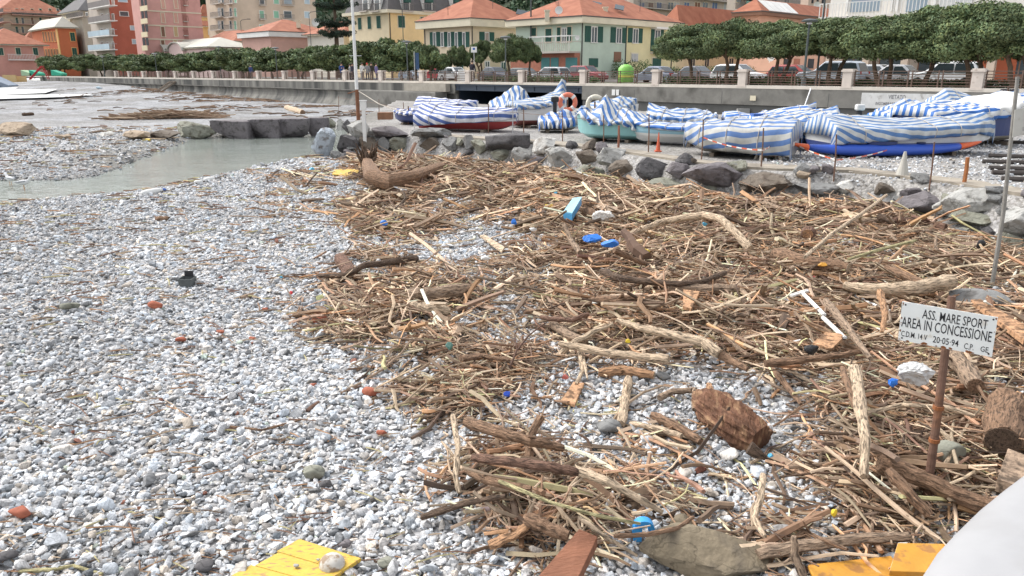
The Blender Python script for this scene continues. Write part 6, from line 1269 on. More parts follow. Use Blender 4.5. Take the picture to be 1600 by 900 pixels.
def rock(x0, y0, x1, y1, k, label, name='boulder', block=0.0, dep=1.0, sink=.12, seed=None, cuts=14, rough=.045, cat='boulder', rot=None, group='boulders edging the boat yard', base=None):
    seed = seed or int(x0 * 3 + y0); xc = (x0 + x1) / 2; g = GP(xc, y1, 0) if base is None else G(xc, y1, base); s = (g[1] * cp + (HCAM - g[2]) * sp) / F_PX
    w = (x1 - x0) * s; h = (y1 - y0) * s * (.96); d = w * .75 * dep; h = max(h * .95, .08)
    o = bpy.data.objects.new(name, rock_mesh(seed, w, d, h * (1 + sink), RM[k], block, cuts, rough)); COL.objects.link(o); dn_ = float(sdist(g[0], g[1] + .5, PLAT)); o.location = (g[0], g[1] + d * (.38 if (dn_ < .3 or base is not None) else .12), g[2] - h * sink)
    o.rotation_euler = (0, 0, rot if rot is not None else random.Random(seed).uniform(-.2, .2)); tag(o, label, cat, group); return o
rocks = [(488, 196, 529, 243, 'blue', 'bluish white boulder at the tip of the stone edge by the water'), (504, 182, 526, 200, 'olive', 'small olive boulder on top of the stone tip'), (523, 184, 540, 207, 'pale', 'narrow pale boulder left of the dark one on the stone tip'),
         (534, 185, 556, 208, 'dark', 'dark boulder between the narrow pale and the rounded grey one'), (542, 186, 578, 215, 'pale', 'rounded light grey boulder below the meter box'), (526, 208, 562, 240, 'dark', 'dark boulder at the foot of the stone tip beside the bluish white one'), (560, 210, 590, 236, 'brown', 'brownish boulder behind the root stump'),
         (576, 196, 642, 216, 'purple', 'long low purple grey boulder below the navy boat'), (585, 212, 612, 236, 'grey', 'grey boulder under the long low purple one'), (608, 212, 640, 235, 'olive', 'olive grey boulder under the right end of the purple one'), (640, 198, 706, 216, 'grey', 'flat grey boulder below the red bottomed boat'),
         (655, 212, 690, 234, 'brown', 'brown boulder behind the driftwood piles at upper centre'), (690, 212, 722, 236, 'grey', 'grey boulder left of the round one'), (722, 209, 746, 233, 'grey', 'round grey boulder left of the pale olive one'), (735, 217, 764, 241, 'olive', 'pale olive boulder left of the dark block'),
         (797, 227, 832, 254, 'pale', 'pale angular boulder below the dark block'), (766, 232, 800, 250, 'olive', 'low olive boulder under the dark block'), (831, 212, 869, 239, 'white', 'white angular boulder at the concrete edge'), (851, 226, 899, 265, 'pale', 'large light grey boulder below the white angular one'), (826, 240, 856, 258, 'purple', 'small purple boulder left of the large light grey one'),
         (898, 232, 936, 260, 'brown', 'brown boulder covered with litter right of the large light grey one'), (932, 227, 978, 257, 'pale', 'pale grey slanting boulder below the teal hulled boat'), (896, 254, 946, 284, 'olive', 'pale olive boulder half buried in litter'), (950, 248, 996, 276, 'brown', 'dark brown boulder left of the dark grey one'),
         (991, 243, 1052, 279, 'dark', 'big dark grey boulder below the orange cone'), (1042, 251, 1078, 279, 'purple', 'purple grey boulder wedged right of the big dark one'), (1010, 278, 1084, 304, 'olive', 'flat pale olive boulder at the bottom of the edge'), (1066, 251, 1168, 296, 'purple', 'largest rough purple grey boulder in front of the wrapped boat'),
         (1082, 287, 1128, 306, 'olive', 'small olive boulder under the largest rough one'), (1158, 268, 1248, 304, 'brown', 'brown grey boulder right of the largest rough one'), (1243, 264, 1268, 279, 'tan', 'small tan stone behind the brown grey boulder'), (1240, 284, 1312, 306, 'grey', 'low grey boulder under the kayak middle'), (1306, 280, 1337, 300, 'white', 'small white stone beside the rusty stake'),
         (1396, 296, 1480, 334, 'purple', 'purple boulder left of the large grey green one'), (1474, 288, 1566, 336, 'pale', 'large grey green boulder below the orange rusted post'), (1486, 326, 1562, 356, 'olive', 'concrete coloured boulder under the large grey green one'), (1563, 322, 1640, 370, 'pale', 'smooth blue grey boulder cut by the right edge')]
for i, q in enumerate(rocks): rock(*q, seed=100 + i)
rock(758, 207, 829, 235, 'dark', 'dark rectangular stone block at the concrete edge', block=.6, cuts=4, rough=.02, rot=.05)
for i, (x0, y0, x1, y1, lb_) in enumerate(((325, 186, 391, 217, 'leftmost dark stone block beside the stream'), (388, 184, 438, 216, 'second dark stone block from the left beside the stream'), (436, 183, 482, 215, 'third dark stone block beside the stream'), (480, 182, 512, 213, 'rightmost dark stone block beside the stream tip'))):
    rock(x0, y0, x1, y1, 'purple', lb_, 'stone_block', block=.85, cuts=3, rough=.012, dep=.9, rot=0, group='dark stone blocks by the stream', base=-.15)
far_r = [(268, 188, 330, 217, 'olive', 'olive pale boulder left of the dark stone blocks'), (183, 203, 232, 219, 'tan', 'tan boulder on the far bank'), (224, 203, 275, 218, 'brown', 'brown grey low boulder between tan and olive ones'), (84, 210, 108, 218, 'tan', 'flat yellowish stone on the far bank'), (148, 205, 178, 214, 'white', 'flat pale stone on the far bank'), (-14, 190, 46, 214, 'tan', 'orange tan boulder at the left picture edge')]
for i, q in enumerate(far_r): rock(*q, seed=200 + i, group='boulders on the far bank')
rock(1004, 836, 1208, 912, 'slab', 'broad flat olive grey rock at the bottom centre right', 'flat_rock', dep=.75, cuts=26, rough=.03, sink=.1, seed=77, group='flat rocks in the debris', rot=-.12)
rock(1040, 812, 1100, 850, 'slab', 'small top lump of the broad flat rock at bottom', 'flat_rock', cuts=8, rough=.02, seed=78, group='flat rocks in the debris')
rock(1455, 688, 1512, 744, 'olive', 'flat grey stone right of the sign post foot', 'flat_rock', cuts=8, rough=.015, seed=79, dep=1.1, group='flat rocks in the debris')
rock(1500, 455, 1600, 500, 'grey', 'low grey rock behind the sign at right', 'flat_rock', cuts=8, rough=.015, seed=80, group='flat rocks in the debris')
# individual stones that stand out
for i, (px, py, w_, k, lb_) in enumerate(((35, 800, 36, None, 'red brick fragment at the bottom left'), (245, 476, 26, None, 'curved red brick fragment in the upper left shingle'), (345, 519, 13, None, 'round red stone in the left shingle'), (283, 531, 17, None, 'flat orange brick fragment left of centre'), (596, 677, 17, None, 'red stone beside the bottom debris pile'), (490, 602, 12, None, 'red stone left of the debris edge'), (415, 484, 11, None, 'small red stone in the left shingle'), (395, 530, 12, None, 'dark red stone near the orange fragment'),
                                          (500, 499, 28, None, 'long reddish tile fragment at the debris edge'), (624, 545, 14, None, 'small red fragment on the shingle beside the twigs'), (580, 611, 30, None, 'flat orange red tile at the debris edge'))):
    g = GP(px, py + w_ * .3, 0); s = (g[1] * cp + (HCAM - g[2]) * sp) / F_PX; o = bpy.data.objects.new('brick_fragment', rock_mesh(300 + i, w_ * s, w_ * s * .7, w_ * s * .5, pm('worn_brick', (0.34, 0.11, 0.065), .85, .25, 20), cuts=6, rough=.02, sub=3)); COL.objects.link(o); o.location = (g[0], g[1], g[2] + .015); tag(o, lb_, 'brick fragment', 'brick fragments on the shingle'); o.rotation_euler = (0, 0, -.25)
for i, (px, py, w_, k, lb_) in enumerate(((950, 665, 42, 'grey', 'grey stone beside the upright pale stick'), (1035, 588, 24, 'grey', 'grey stone by the short orange log'), (1300, 826, 22, 'white', 'white pebble resting on the plank at the bottom right'), (320, 885, 32, 'dark', 'dark round stone at the bottom left'), (603, 880, 26, 'olive', 'olive stone right of the yellow board'), (580, 885, 24, 'grey', 'grey stone between the yellow board and the olive stone'), (8, 870, 40, 'dark', 'dark grey stone at the left bottom edge'), (110, 478, 28, 'olive', 'flat olive stone in the upper left shingle'), (510, 757, 22, 'dark', 'dark grey rounded stone in the lower middle shingle'), (540, 850, 20, 'purple', 'dark purple stone at the corner of the yellow board'), (492, 735, 34, 'olive', 'long olive grey stone in the lower shingle'))):
    g = GP(px, py + w_ * .3, 0); s = (g[1] * cp + (HCAM - g[2]) * sp) / F_PX; o = bpy.data.objects.new('stone', rock_mesh(330 + i, w_ * s, w_ * s * .75, w_ * s * .5, RM[k], cuts=8, rough=.02, sub=3)); COL.objects.link(o); o.location = (g[0], g[1], g[2] + .015); tag(o, lb_, 'stone', 'larger stones in the shingle')

# smaller stones wedged between the big ones
rs = np.random.RandomState(91); cum = np.array(EDGE); fill = [rock_mesh(500 + i, 1, .8, .7, RM[('grey', 'brown', 'dark', 'olive', 'purple', 'grey')[i]], cuts=12, rough=.04, sub=3) for i in range(6)]
for i in range(85):
    k = rs.randint(0, len(EDGE) - 2); f = rs.rand(); p = cum[k] * (1 - f) + cum[k + 1] * f; d = cum[k + 1] - cum[k]; d /= np.linalg.norm(d); nn = np.array([-d[1], d[0]]); nn = nn if nn @ N > 0 else -nn; p = p + nn * rs.uniform(.2, 1.45)
    s_ = rs.uniform(.22, .55); o = bpy.data.objects.new('edge_stone', fill[i % 6]); COL.objects.link(o); o.location = (*p, gz(*p) - .12 * s_); o.scale = (s_, s_, s_ * rs.uniform(.7, 1)); o.rotation_euler = (rs.uniform(-.3, .3), rs.uniform(-.3, .3), rs.uniform(0, 6)); tag(o, 'smaller rough stone wedged among the boulders of the boat yard edge', 'stone', 'small stones in the boulder edge')
# ------------------------------------------------------------------ driftwood
WOODC = {'grey': (0.30, 0.215, 0.15), 'pale': (0.50, 0.385, 0.27), 'dark': (0.125, 0.083, 0.057), 'brown': (0.26, 0.16, 0.10), 'orange': (0.39, 0.225, 0.125), 'red': (0.20, 0.115, 0.08), 'cane': (0.46, 0.41, 0.22), 'white': (0.6, 0.55, 0.47)}
WD = {k: pm('driftwood_' + k, tuple(v * (1.18 if k in ('pale', 'grey', 'orange') else 1.05) for v in c), .85, .5, 9, 1.0, 34, gco=True, dirt=(tuple(v * .38 for v in c), 14, .5, .62)) for k, c in WOODC.items()}
TWIG = pm('twig_wood', (1, 1, 1), .85, .25, 14, attr='col')
def tubes_mesh(name, P, Rr, col, sides=5, flat=None, mat=TWIG):
    """many tapered bent sticks in one mesh: P (n,k,3), Rr (n,k)"""
    n, K, _ = P.shape; d = P[:, -1] - P[:, 0]; d /= np.linalg.norm(d, axis=1)[:, None] + 1e-9; a = np.cross(d, (0, 0, 1.0)); bad = np.linalg.norm(a, axis=1) < .1; a[bad] = (1, 0, 0); a /= np.linalg.norm(a, axis=1)[:, None]; b = np.cross(a, d)
    th = np.arange(sides) * 2 * math.pi / sides; fl_ = np.ones(n) if flat is None else flat
    V = P[:, :, None, :] + Rr[:, :, None, None] * (np.cos(th)[None, None, :, None] * a[:, None, None, :] + (np.sin(th)[None, None, :, None] * fl_[:, None, None, None]) * b[:, None, None, :])
    V = V.reshape(-1, 3); base = (np.arange(n) * K * sides)[:, None, None]; i = np.arange(K - 1)[None, :, None] * sides; j = np.arange(sides)[None, None, :]; j2 = (j + 1) % sides
    q = np.stack([base + i + j, base + i + j2, base + i + sides + j2, base + i + sides + j], -1).reshape(-1, 4)
    c0 = (np.arange(n) * K * sides)[:, None] + np.arange(sides)[None, ::-1]; c1 = (np.arange(n) * K * sides + (K - 1) * sides)[:, None] + np.arange(sides)[None, :]
    loops = np.concatenate([q.ravel(), c0.ravel(), c1.ravel()]); st = np.concatenate([np.arange(len(q)) * 4, len(q) * 4 + np.arange(2 * n) * sides]); tot = np.concatenate([np.full(len(q), 4), np.full(2 * n, sides)])
    me = mesh_np(name, V, loops, st, tot, col=np.repeat(col, K * sides, 0)); me.materials.append(mat); return me
def samp(n, y0, y1, rs_, power=1.0, lo=0.02):
    out = []
    while sum(len(o) for o in out) < n:
        y = rs_.uniform(y0, y1, 40000); x = rs_.uniform(-.7, 1.05, 40000) * y; dn = debris(x, y) ** power
        cl = fbm(x * 1.6, y * 1.6, 5, 4); dn = dn * np.clip((cl - .30) * 3.4, 0.06, 1.25); ok = (rs_.rand(40000) < dn) & (dn > lo) & (sdist(x, y, PLAT) < .35) & (sdist(x, y, STREAM) < -.1)
        out.append(np.stack([x[ok], y[ok]], 1))
    return np.concatenate(out)[:n]
PAL = np.array([WOODC[k] for k in ('grey', 'pale', 'dark', 'brown', 'orange', 'red', 'cane')]); PALW = np.array([.26, .27, .12, .22, .08, .025, .025])
def stick_field(n, y0, y1, seed, Lm, Ls, rm, K=4, lift=.14, sides=5, power=1.0, maxL=1.4):
    rs_ = np.random.RandomState(seed); xy = samp(n, y0, y1, rs_, power); x, y = xy.T; L = np.minimum(Lm * np.exp(rs_.normal(0, Ls, n)), maxL); r = rm * np.exp(rs_.normal(0, .5, n)) * (L / Lm) ** .45
    fld = (fbm(x * .35, y * .35, 6) - .5) * 3.4 - .15; hd = fld + rs_.normal(0, 1.0, n); tl = rs_.normal(0, .2, n); bend = rs_.normal(0, .06, n) * L; bend2 = rs_.normal(0, .03, n) * L
    t = np.linspace(-.5, .5, K); c, s_ = np.cos(hd), np.sin(hd); dn = np.clip(debris(x, y), 0, 1)
    z0 = hgt(x, y) + dn * .10 * sm(0, -.6, sdist(x, y, PLAT)) + r * .8 + rs_.rand(n) ** 1.6 * lift * dn + np.abs(np.sin(tl)) * L * .32
    al = t[None, :] * L[:, None]; bd = (bend[:, None] * (1 - 4 * t ** 2)[None, :]); kk = np.sin(t * 6.28)[None, :] * bend2[:, None]
    P = np.stack([x[:, None] + al * (c * np.cos(tl))[:, None] - (bd + kk) * s_[:, None], y[:, None] + al * (s_ * np.cos(tl))[:, None] + (bd + kk) * c[:, None], z0[:, None] + al * np.sin(tl)[:, None] + bd * .35], -1)
    tp_ = np.linspace(1, 0.55, K)[None, :] * np.ones((n, 1)); tp_[:, 0] *= .85; Rr = r[:, None] * tp_; col = PAL[rs_.choice(len(PAL), n, p=PALW / PALW.sum())] * np.exp(rs_.normal(0, .38, (n, 1))) * (1 + rs_.normal(0, .02, (n, 3)))
    return P, Rr, np.clip(col, .02, .75), L, r
def fieldobj(parts, name):
    o = bpy.data.objects.new(name, None); return o
fl_parts = [(21000, 3.2, 8.5, 51, .10, .6, .0050, 3, .10, 4), (9500, 3.2, 8.5, 52, .27, .5, .0085, 5, .15, 5), (18500, 8, 15, 53, .17, .6, .0085, 3, .15, 4), (7500, 8, 15, 54, .36, .5, .012, 5, .2, 5), (17000, 14, 27, 55, .22, .55, .013, 3, .2, 4), (7000, 14, 27, 56, .45, .45, .017, 4, .26, 4)]
allme = []
for a in fl_parts:
    P, Rr, cl, L, r_ = stick_field(a[0], a[1], a[2], a[3], a[4], a[5], a[6], K=a[7], lift=a[8], sides=a[9]); 
    if a[7] >= 4:                                # side branches on some of the longer pieces
        r2 = np.random.RandomState(a[3] + 7); ix = np.nonzero(r2.rand(len(P)) < .35)[0]; st_ = P[ix, 1 + (a[7] > 4)]; d0 = P[ix, -1] - P[ix, 0]; an = r2.choice([-1, 1], len(ix)) * r2.uniform(.4, .9, len(ix)); c_, s2 = np.cos(an), np.sin(an)
        d1 = np.stack([d0[:, 0] * c_ - d0[:, 1] * s2, d0[:, 0] * s2 + d0[:, 1] * c_, d0[:, 2] + .12 * L[ix] * r2.rand(len(ix))], 1) * r2.uniform(.2, .45, (len(ix), 1)); t2 = np.linspace(0, 1, a[7])[None, :, None]
        P2 = st_[:, None] + d1[:, None] * t2 + r2.normal(0, .02, (len(ix), a[7], 3)) * L[ix][:, None, None] * t2; R2 = Rr[ix] * .6; allme.append(tubes_mesh('b', P2, R2, cl[ix], a[9]))
    allme.append(tubes_mesh('driftwood_litter', P, Rr, cl, a[9], flat=np.random.RandomState(a[3]).uniform(.45, 1, len(P))))
bm = bmesh.new()
for m_ in allme: bm.from_mesh(m_)
lit = bpy.data.meshes.new('driftwood_litter'); bm.to_mesh(lit); bm.free(); lit.materials.append(TWIG)
for m_ in allme: bpy.data.meshes.remove(m_)
o = bpy.data.objects.new('driftwood_litter', lit); COL.objects.link(o); tag(o, 'thick mat of small sticks, twigs and reed bits washed over the shingle', 'driftwood litter', kind='stuff')
# twigs scattered thinly over the open pebbles and the far bank
rs = np.random.RandomState(61); n = 5200; y = 3 + 40 * rs.rand(n) ** 1.6; x = rs.uniform(-.8, .5, n) * y; ok = (sdist(x, y, STREAM) < -.1) & (sdist(x, y, PLAT) < 0) & (fbm(x * .8, y * .8, 2) > .45); x, y = x[ok], y[ok]; n = len(x)
L = .10 * np.exp(rs.normal(0, .5, n)) * (1 + y / 14); hd = rs.normal(0, .7, n); t = np.array([-.5, 0, .5]); P = np.stack([x[:, None] + t * (L * np.cos(hd))[:, None], y[:, None] + t * (L * np.sin(hd))[:, None] + (1 - 4 * t ** 2) * (L * .06)[:, None], (hgt(x, y) + .02)[:, None] + 0 * t + .02 * (y / 10)[:, None]], -1)
tw = tubes_mesh('twigs', P, (.003 + .0006 * y)[:, None] * np.array([.9, 1, .6]), PAL[rs.choice(7, n)] * .9, 4); o = bpy.data.objects.new('scattered_twigs', tw); COL.objects.link(o); tag(o, 'sparse brown twigs scattered over the open shingle', 'twigs', kind='stuff')
# sand-coloured litter lines on the far beach
n = 1150; s_ = rs.uniform(0, 95, n); t_ = -1 - np.abs(rs.normal(0, 3.2, n)) ** 1.3; xy = np.array([ST(a + 12, b) for a, b in zip(s_, t_)]); k2 = 260; x2 = rs.uniform(-48, -4, k2); y2 = rs.uniform(38, 95, k2); x = np.concatenate([xy[:, 0], x2]); y = np.concatenate([xy[:, 1], y2])
ok = (sdist(x, y, PLAT) < -.2) & (sdist(x, y, STREAM) < -.3) & (y > 38) & (fbm(x * .16, y * .16, 3) > .52) & (x * N[0] + y * N[1] < C0 - .8); x, y = x[ok], y[ok]; n = len(x); L = rs.uniform(.3, 1.6, n); hd = rs.normal(.1, .5, n); t = np.array([-.5, 0, .5])
P = np.stack([x[:, None] + t * (L * np.cos(hd))[:, None], y[:, None] + t * (L * np.sin(hd))[:, None], (hgt(x, y) + .04)[:, None] + 0 * t + .05 * (1 - 4 * t ** 2)], -1); tw = tubes_mesh('f', P, rs.uniform(.02, .055, n)[:, None] * np.array([.8, 1, .6]), PAL[rs.choice([0, 2, 3, 3, 2], n)] * .8, 4)
o = bpy.data.objects.new('far_beach_litter', tw); COL.objects.link(o); tag(o, 'lines of dark driftwood litter on the far grey beach', 'driftwood litter', kind='stuff')
# heap of brushwood on the far bank
rs = np.random.RandomState(63); n = 420; c0, c1 = GP(180, 186), GP(345, 184); f = rs.rand(n); x = c0[0] + (c1[0] - c0[0]) * f + rs.normal(0, .3, n); y = c0[1] + (c1[1] - c0[1]) * f + rs.normal(0, .5, n); L = rs.uniform(.6, 2.2, n); hd = rs.normal(0.05, .35, n); t = np.array([-.5, 0, .5])
P = np.stack([x[:, None] + t * (L * np.cos(hd))[:, None], y[:, None] + t * (L * np.sin(hd))[:, None], (hgt(x, y) + rs.rand(n) * .42 * np.sin(math.pi * np.clip(f, .05, .95)) + .05)[:, None] + t * rs.normal(0, .15, n)[:, None] * L[:, None]], -1)
tw = tubes_mesh('b', P, rs.uniform(.015, .05, n)[:, None] * np.array([.8, 1, .6]), PAL[rs.choice([0, 1, 3, 0], n)] * .9, 5); o = bpy.data.objects.new('brushwood_heap', tw); COL.objects.link(o); tag(o, 'heap of brushwood lying on the far bank above the boulders', 'brushwood heap', kind='stuff')
# ---- individual sticks: the largest loose ones
labs = {'grey': 'grey brown weathered stick', 'pale': 'pale bare stick', 'dark': 'dark wet stick', 'brown': 'brown bark covered stick', 'orange': 'orange brown split stick', 'red': 'reddish stick', 'cane': 'yellow green cane'}
keys = list(labs); rs = np.random.RandomState(71)
for (n, y0, y1, sd_, Lm, rm, zone) in ((110, 3.4, 7.0, 81, .42, .011, 'nearest part'), (75, 7, 12, 82, .65, .015, 'middle part'), (40, 12, 20, 83, .9, .021, 'far part')):
    P, Rr, cl, L, r_ = stick_field(n, y0, y1, sd_, Lm, .32, rm, K=7, lift=.17, maxL=1.6)
    for i in range(n):
        k = keys[rs.choice(7, p=PALW / PALW.sum())]; mb = MB(); pts = P[i] + rs.normal(0, .008 * L[i], P[i].shape); rr_ = Rr[i] * np.exp(rs.normal(0, .08, len(Rr[i]))); mb.tube(pts, rr_, 8, jit=.12, rng=random.Random(i))
        if rs.rand() < .4: q = pts[3]; dr = rs.normal(size=3); dr[2] = abs(dr[2]) * .4; dr /= np.linalg.norm(dr); mb.tube([q, q + dr * L[i] * .12, q + dr * L[i] * .22], [rr_[3] * .6, rr_[3] * .45, rr_[3] * .3], 6)
        o = mb.build('driftwood_stick' if k != 'cane' else 'cane', WD[k]); tag(o, '%s lying loose in the %s of the debris' % (labs[k], zone), 'stick' if k != 'cane' else 'cane', '%ss in the %s of the debris' % (labs[k], zone)); recenter(o)
# ---- named logs and branches
def log(pts, r0, r1, k, label, name='driftwood_log', dz=.06, lift=None, n=12, jit=.09, cut=None, cat='log', flat=1.0, branch=(), seed=0, sub=5):
    r0 *= .84; r1 *= .84; W = []; rr_ = []; m = len(pts); rng = random.Random(seed + int(pts[0][0]))
    up_ = []
    for q in pts: g_ = GP(q[0], q[1], 0); up_.append(.13 * float(debris(g_[0], g_[1])))
    raw = [GP(q[0], q[1], dz + up_[i] + (lift[i] if lift else 0)) for i, q in enumerate(pts)]; sc_ = [(g[1] * cp + (HCAM - g[2]) * sp) / F_PX for g in raw]
    for i in range(m - 1):
        for j in range(sub):
            t = j / sub; W.append(raw[i] * (1 - t) + raw[i + 1] * t + np.array([rng.uniform(-1, 1), rng.uniform(-1, 1), rng.uniform(-1, 1)]) * sc_[i] * (r0 + r1) / 2 * .12); f = (i + t) / (m - 1); rr_.append((r0 * (1 - f) + r1 * f) * (sc_[i] * (1 - t) + sc_[i + 1] * t) * rng.uniform(.92, 1.08))
    W.append(raw[-1]); rr_.append(r1 * sc_[-1])
    W[0] = W[0]; rr_[0] *= .8; rr_[-1] *= .85
    mb = MB(); mb.tube(W, rr_, n, jit=jit, rng=rng, flat=flat)
    for (x0, y0, x1, y1, rb) in branch:
        a, b = GP(x0, y0, dz), GP(x1, y1, dz + .08); s_ = (a[1] * cp + 2 * sp) / F_PX; mb.tube([a, (a + b) / 2 + np.array([0, 0, .02]), b], [rb * s_, rb * s_ * .8, rb * s_ * .45], 7, jit=jit, rng=rng)
    if cut:
        r = thing(name, label, cat, tuple(W[len(W) // 2])); mb.build('bark', WD[k], r); d = (W[-1] - W[-2]); d /= np.linalg.norm(d); q = MB(); q.tube([W[-1] + d * .001, W[-1] + d * .006], [rr_[-1] * .96, rr_[-1] * .93], n); q.build('cut_end', WD[cut], r); return r
    o = mb.build(name, WD[k]); tag(o, label, cat); return recenter(o)
log([(980, 368), (1040, 345), (1100, 336), (1128, 342), (1150, 365), (1172, 388)], 6, 8, 'pale', 'long pale arched branch at upper right centre', lift=[0, .15, .3, .32, .2, .05])
log([(1085, 318), (1095, 336)], 5, 5, 'pale', 'short pale stub standing behind the arched branch', lift=[.3, .1])
log([(940, 424), (965, 434), (1010, 440), (1060, 444), (1100, 440), (1133, 426)], 7, 5, 'dark', 'dark snake like curved branch below the arched one', lift=[.1] * 6, n=10)
log([(1045, 452), (1110, 452), (1165, 452)], 12, 9, 'grey', 'thick short log behind the dark curved branch', dz=.08)
log([(966, 500), (1000, 512), (1060, 525), (1100, 535), (1124, 553)], 5, 11, 'pale', 'smooth pale branch thickening towards its right end', lift=[.1, .12, .14, .14, .1])
log([(1124, 553), (1145, 565), (1168, 577)], 9, 5, 'brown', 'brown split end piece continuing right of the smooth pale branch', lift=[.08] * 3)
log([(874, 536), (905, 543), (960, 553), (1010, 559), (1045, 561)], 6, 9, 'pale', 'pale knotty branch below the smooth one', lift=[.08] * 5)
log([(936, 583), (975, 579), (1022, 586)], 10, 8, 'orange', 'short orange stripped log in the middle of the pebble gap', cut='pale', dz=.05)
log([(981, 592), (977, 628), (970, 663)], 9, 9, 'pale', 'upright lying pale stick below the short orange log')
log([(905, 545), (910, 580), (900, 600)], 5, 3, 'pale', 'pale forked stalk above the flat orange chip', branch=[(910, 555, 918, 592, 3)])
log([(1030, 622), (1050, 612), (1085, 610), (1085, 640)], 7, 5, 'grey', 'grey crooked stick left of the rotten stump')
log([(1020, 648), (1060, 668), (1095, 690)], 9, 8, 'brown', 'brown stick running under the rotten stump'); log([(985, 660), (1035, 672), (1065, 682)], 5, 6, 'pale', 'pale straight stick left of the rotten stump base')
log([(1210, 396), (1260, 410), (1325, 420)], 15, 13, 'brown', 'thick brown log with ragged pale side at upper right', cut='pale', dz=.1)
log([(1320, 446), (1370, 452), (1430, 450), (1490, 440)], 9, 15, 'pale', 'thick light log with sawn end above the sign', cut='white', dz=.12, lift=[0, .02, .06, .12])
log([(1385, 418), (1420, 434), (1452, 446)], 7, 8, 'brown', 'brown branch joining the thick light log from behind', lift=[.15, .12, .1])
log([(1270, 345), (1330, 348), (1375, 346)], 8, 7, 'grey', 'grey log behind the sawn brown stump piece'); log([(1395, 345), (1440, 350), (1478, 356)], 8, 9, 'red', 'reddish brown log near the purple boulder')
log([(1372, 338), (1398, 348)], 6, 5, 'dark', 'short dark stick left of the reddish log', lift=[.1, .05]); log([(1265, 362), (1262, 366)], 12, 12, 'red', 'sawn short stump piece seen end on at upper right', cut='orange', dz=.12)
log([(1258, 402), (1300, 365), (1345, 335), (1385, 305)], 4, 3, 'pale', 'long thin pale pole leaning across the upper right debris', lift=[.25, .3, .35, .3])
log([(1325, 405), (1375, 390), (1430, 376)], 3, 3, 'cane', 'straight yellowish cane right of the thick brown log', name='cane', cat='cane', lift=[.2, .22, .25])
log([(1215, 318), (1180, 312), (1230, 330)], 5, 4, 'grey', 'grey hooked branch near the foot of the boulders', lift=[.1] * 3)
log([(1195, 568), (1260, 562), (1320, 554), (1360, 546)], 8, 4, 'brown', 'brown forked branch left of the sign', lift=[.12, .14, .14, .14], branch=[(1198, 570, 1252, 632, 6)])
log([(1480, 548), (1500, 570), (1525, 603)], 15, 18, 'grey', 'thick grey log end lying behind the sign post', cut='brown', dz=.1)
log([(1572, 628), (1572, 652), (1566, 690)], 30, 36, 'brown', 'hollow rotten log at the right edge', name='hollow_log', n=18, cut='dark', dz=.13)
log([(1375, 722), (1430, 745), (1500, 775), (1565, 798)], 19, 16, 'brown', 'long squared dark beam behind the sign post foot', n=9, dz=.1, jit=.03)
log([(1387, 736), (1420, 770), (1452, 806)], 11, 10, 'brown', 'brown bark log crossing left of the sign post foot', lift=[.12, .1, .05])
log([(1185, 866), (1260, 852), (1350, 842), (1420, 838)], 15, 12, 'grey', 'grey squared plank above the bottom yellow boards', name='timber_plank', cat='plank', n=6, jit=.02, flat=.7)
log([(1335, 575), (1345, 640), (1352, 690), (1350, 745)], 12, 8, 'pale', 'upright splintered pale branch in the right pile', lift=[.15, .2, .2, .1], branch=[(1340, 600, 1322, 570, 6), (1348, 650, 1375, 620, 5), (1350, 700, 1330, 740, 4)])
log([(1316, 575), (1330, 620), (1338, 640)], 6, 5, 'brown', 'brown stick beside the splintered branch', lift=[.2, .2, .15])
log([(1290, 470), (1330, 520), (1360, 560)], 8, 5, 'grey', 'grey slanting branch right of the white window frame', lift=[.2, .22, .2])
log([(1375, 455), (1383, 490), (1378, 520)], 7, 4, 'orange', 'orange upright split piece left of the sign', lift=[.18, .14, .05])
log([(870, 322), (905, 330), (932, 336)], 10, 9, 'brown', 'brown log behind the light blue box', dz=.1); log([(880, 350), (892, 375), (906, 395)], 4, 6, 'grey', 'grey stick standing beside the blue crate piece', lift=[.4, .2, .1])
log([(920, 490), (895, 500), (858, 498), (845, 495)], 5, 4, 'red', 'reddish curved branch at the centre pebble gap', lift=[.1] * 4, branch=[(895, 500, 925, 470, 4)]); log([(862, 505), (885, 522), (915, 535)], 8, 8, 'grey', 'short thick grey stick at the centre pebble gap')
log([(720, 560), (755, 556), (795, 563)], 11, 5, 'brown', 'dark wedge shaped piece of wood at centre', flat=.6); log([(640, 462), (685, 460), (732, 452)], 14, 13, 'grey', 'thick grey brown log at left centre', cut='dark', dz=.08)
log([(640, 478), (670, 484), (702, 488)], 10, 12, 'pale', 'pale chunk of log in front of the thick grey one', cut='brown', dz=.05)
log([(495, 432), (540, 430), (570, 414), (610, 410), (650, 404)], 4, 8, 'dark', 'dark crooked branch lying over the shingle at left', lift=[.0, .05, .08, .05, .04]); log([(530, 402), (541, 416), (548, 430)], 12, 16, 'red', 'broken brown stump end at the left debris edge', cut='brown', flat=.8)
log([(730, 660), (780, 675), (830, 690), (880, 700)], 12, 8, 'brown', 'upper brown log of the bottom pile', lift=[.15] * 4); log([(738, 715), (800, 722), (860, 730), (905, 738)], 9, 9, 'red', 'reddish bark log along the bottom pile', lift=[.2, .24, .24, .2])
log([(900, 735), (950, 752), (1000, 780), (1035, 800)], 10, 5, 'pale', 'pale stripped continuation of the reddish log', lift=[.2, .22, .2, .15]); log([(730, 735), (760, 750), (800, 760), (830, 765)], 8, 8, 'brown', 'brown stick with bore hole in the bottom pile', lift=[.12] * 4)
log([(822, 810), (850, 822), (888, 838)], 14, 12, 'brown', 'thick weathered brown log at the end of the bottom pile', dz=.1); log([(765, 852), (800, 838), (835, 815)], 14, 9, 'orange', 'orange worn slab of wood below the bottom pile', cut='brown', flat=.5)
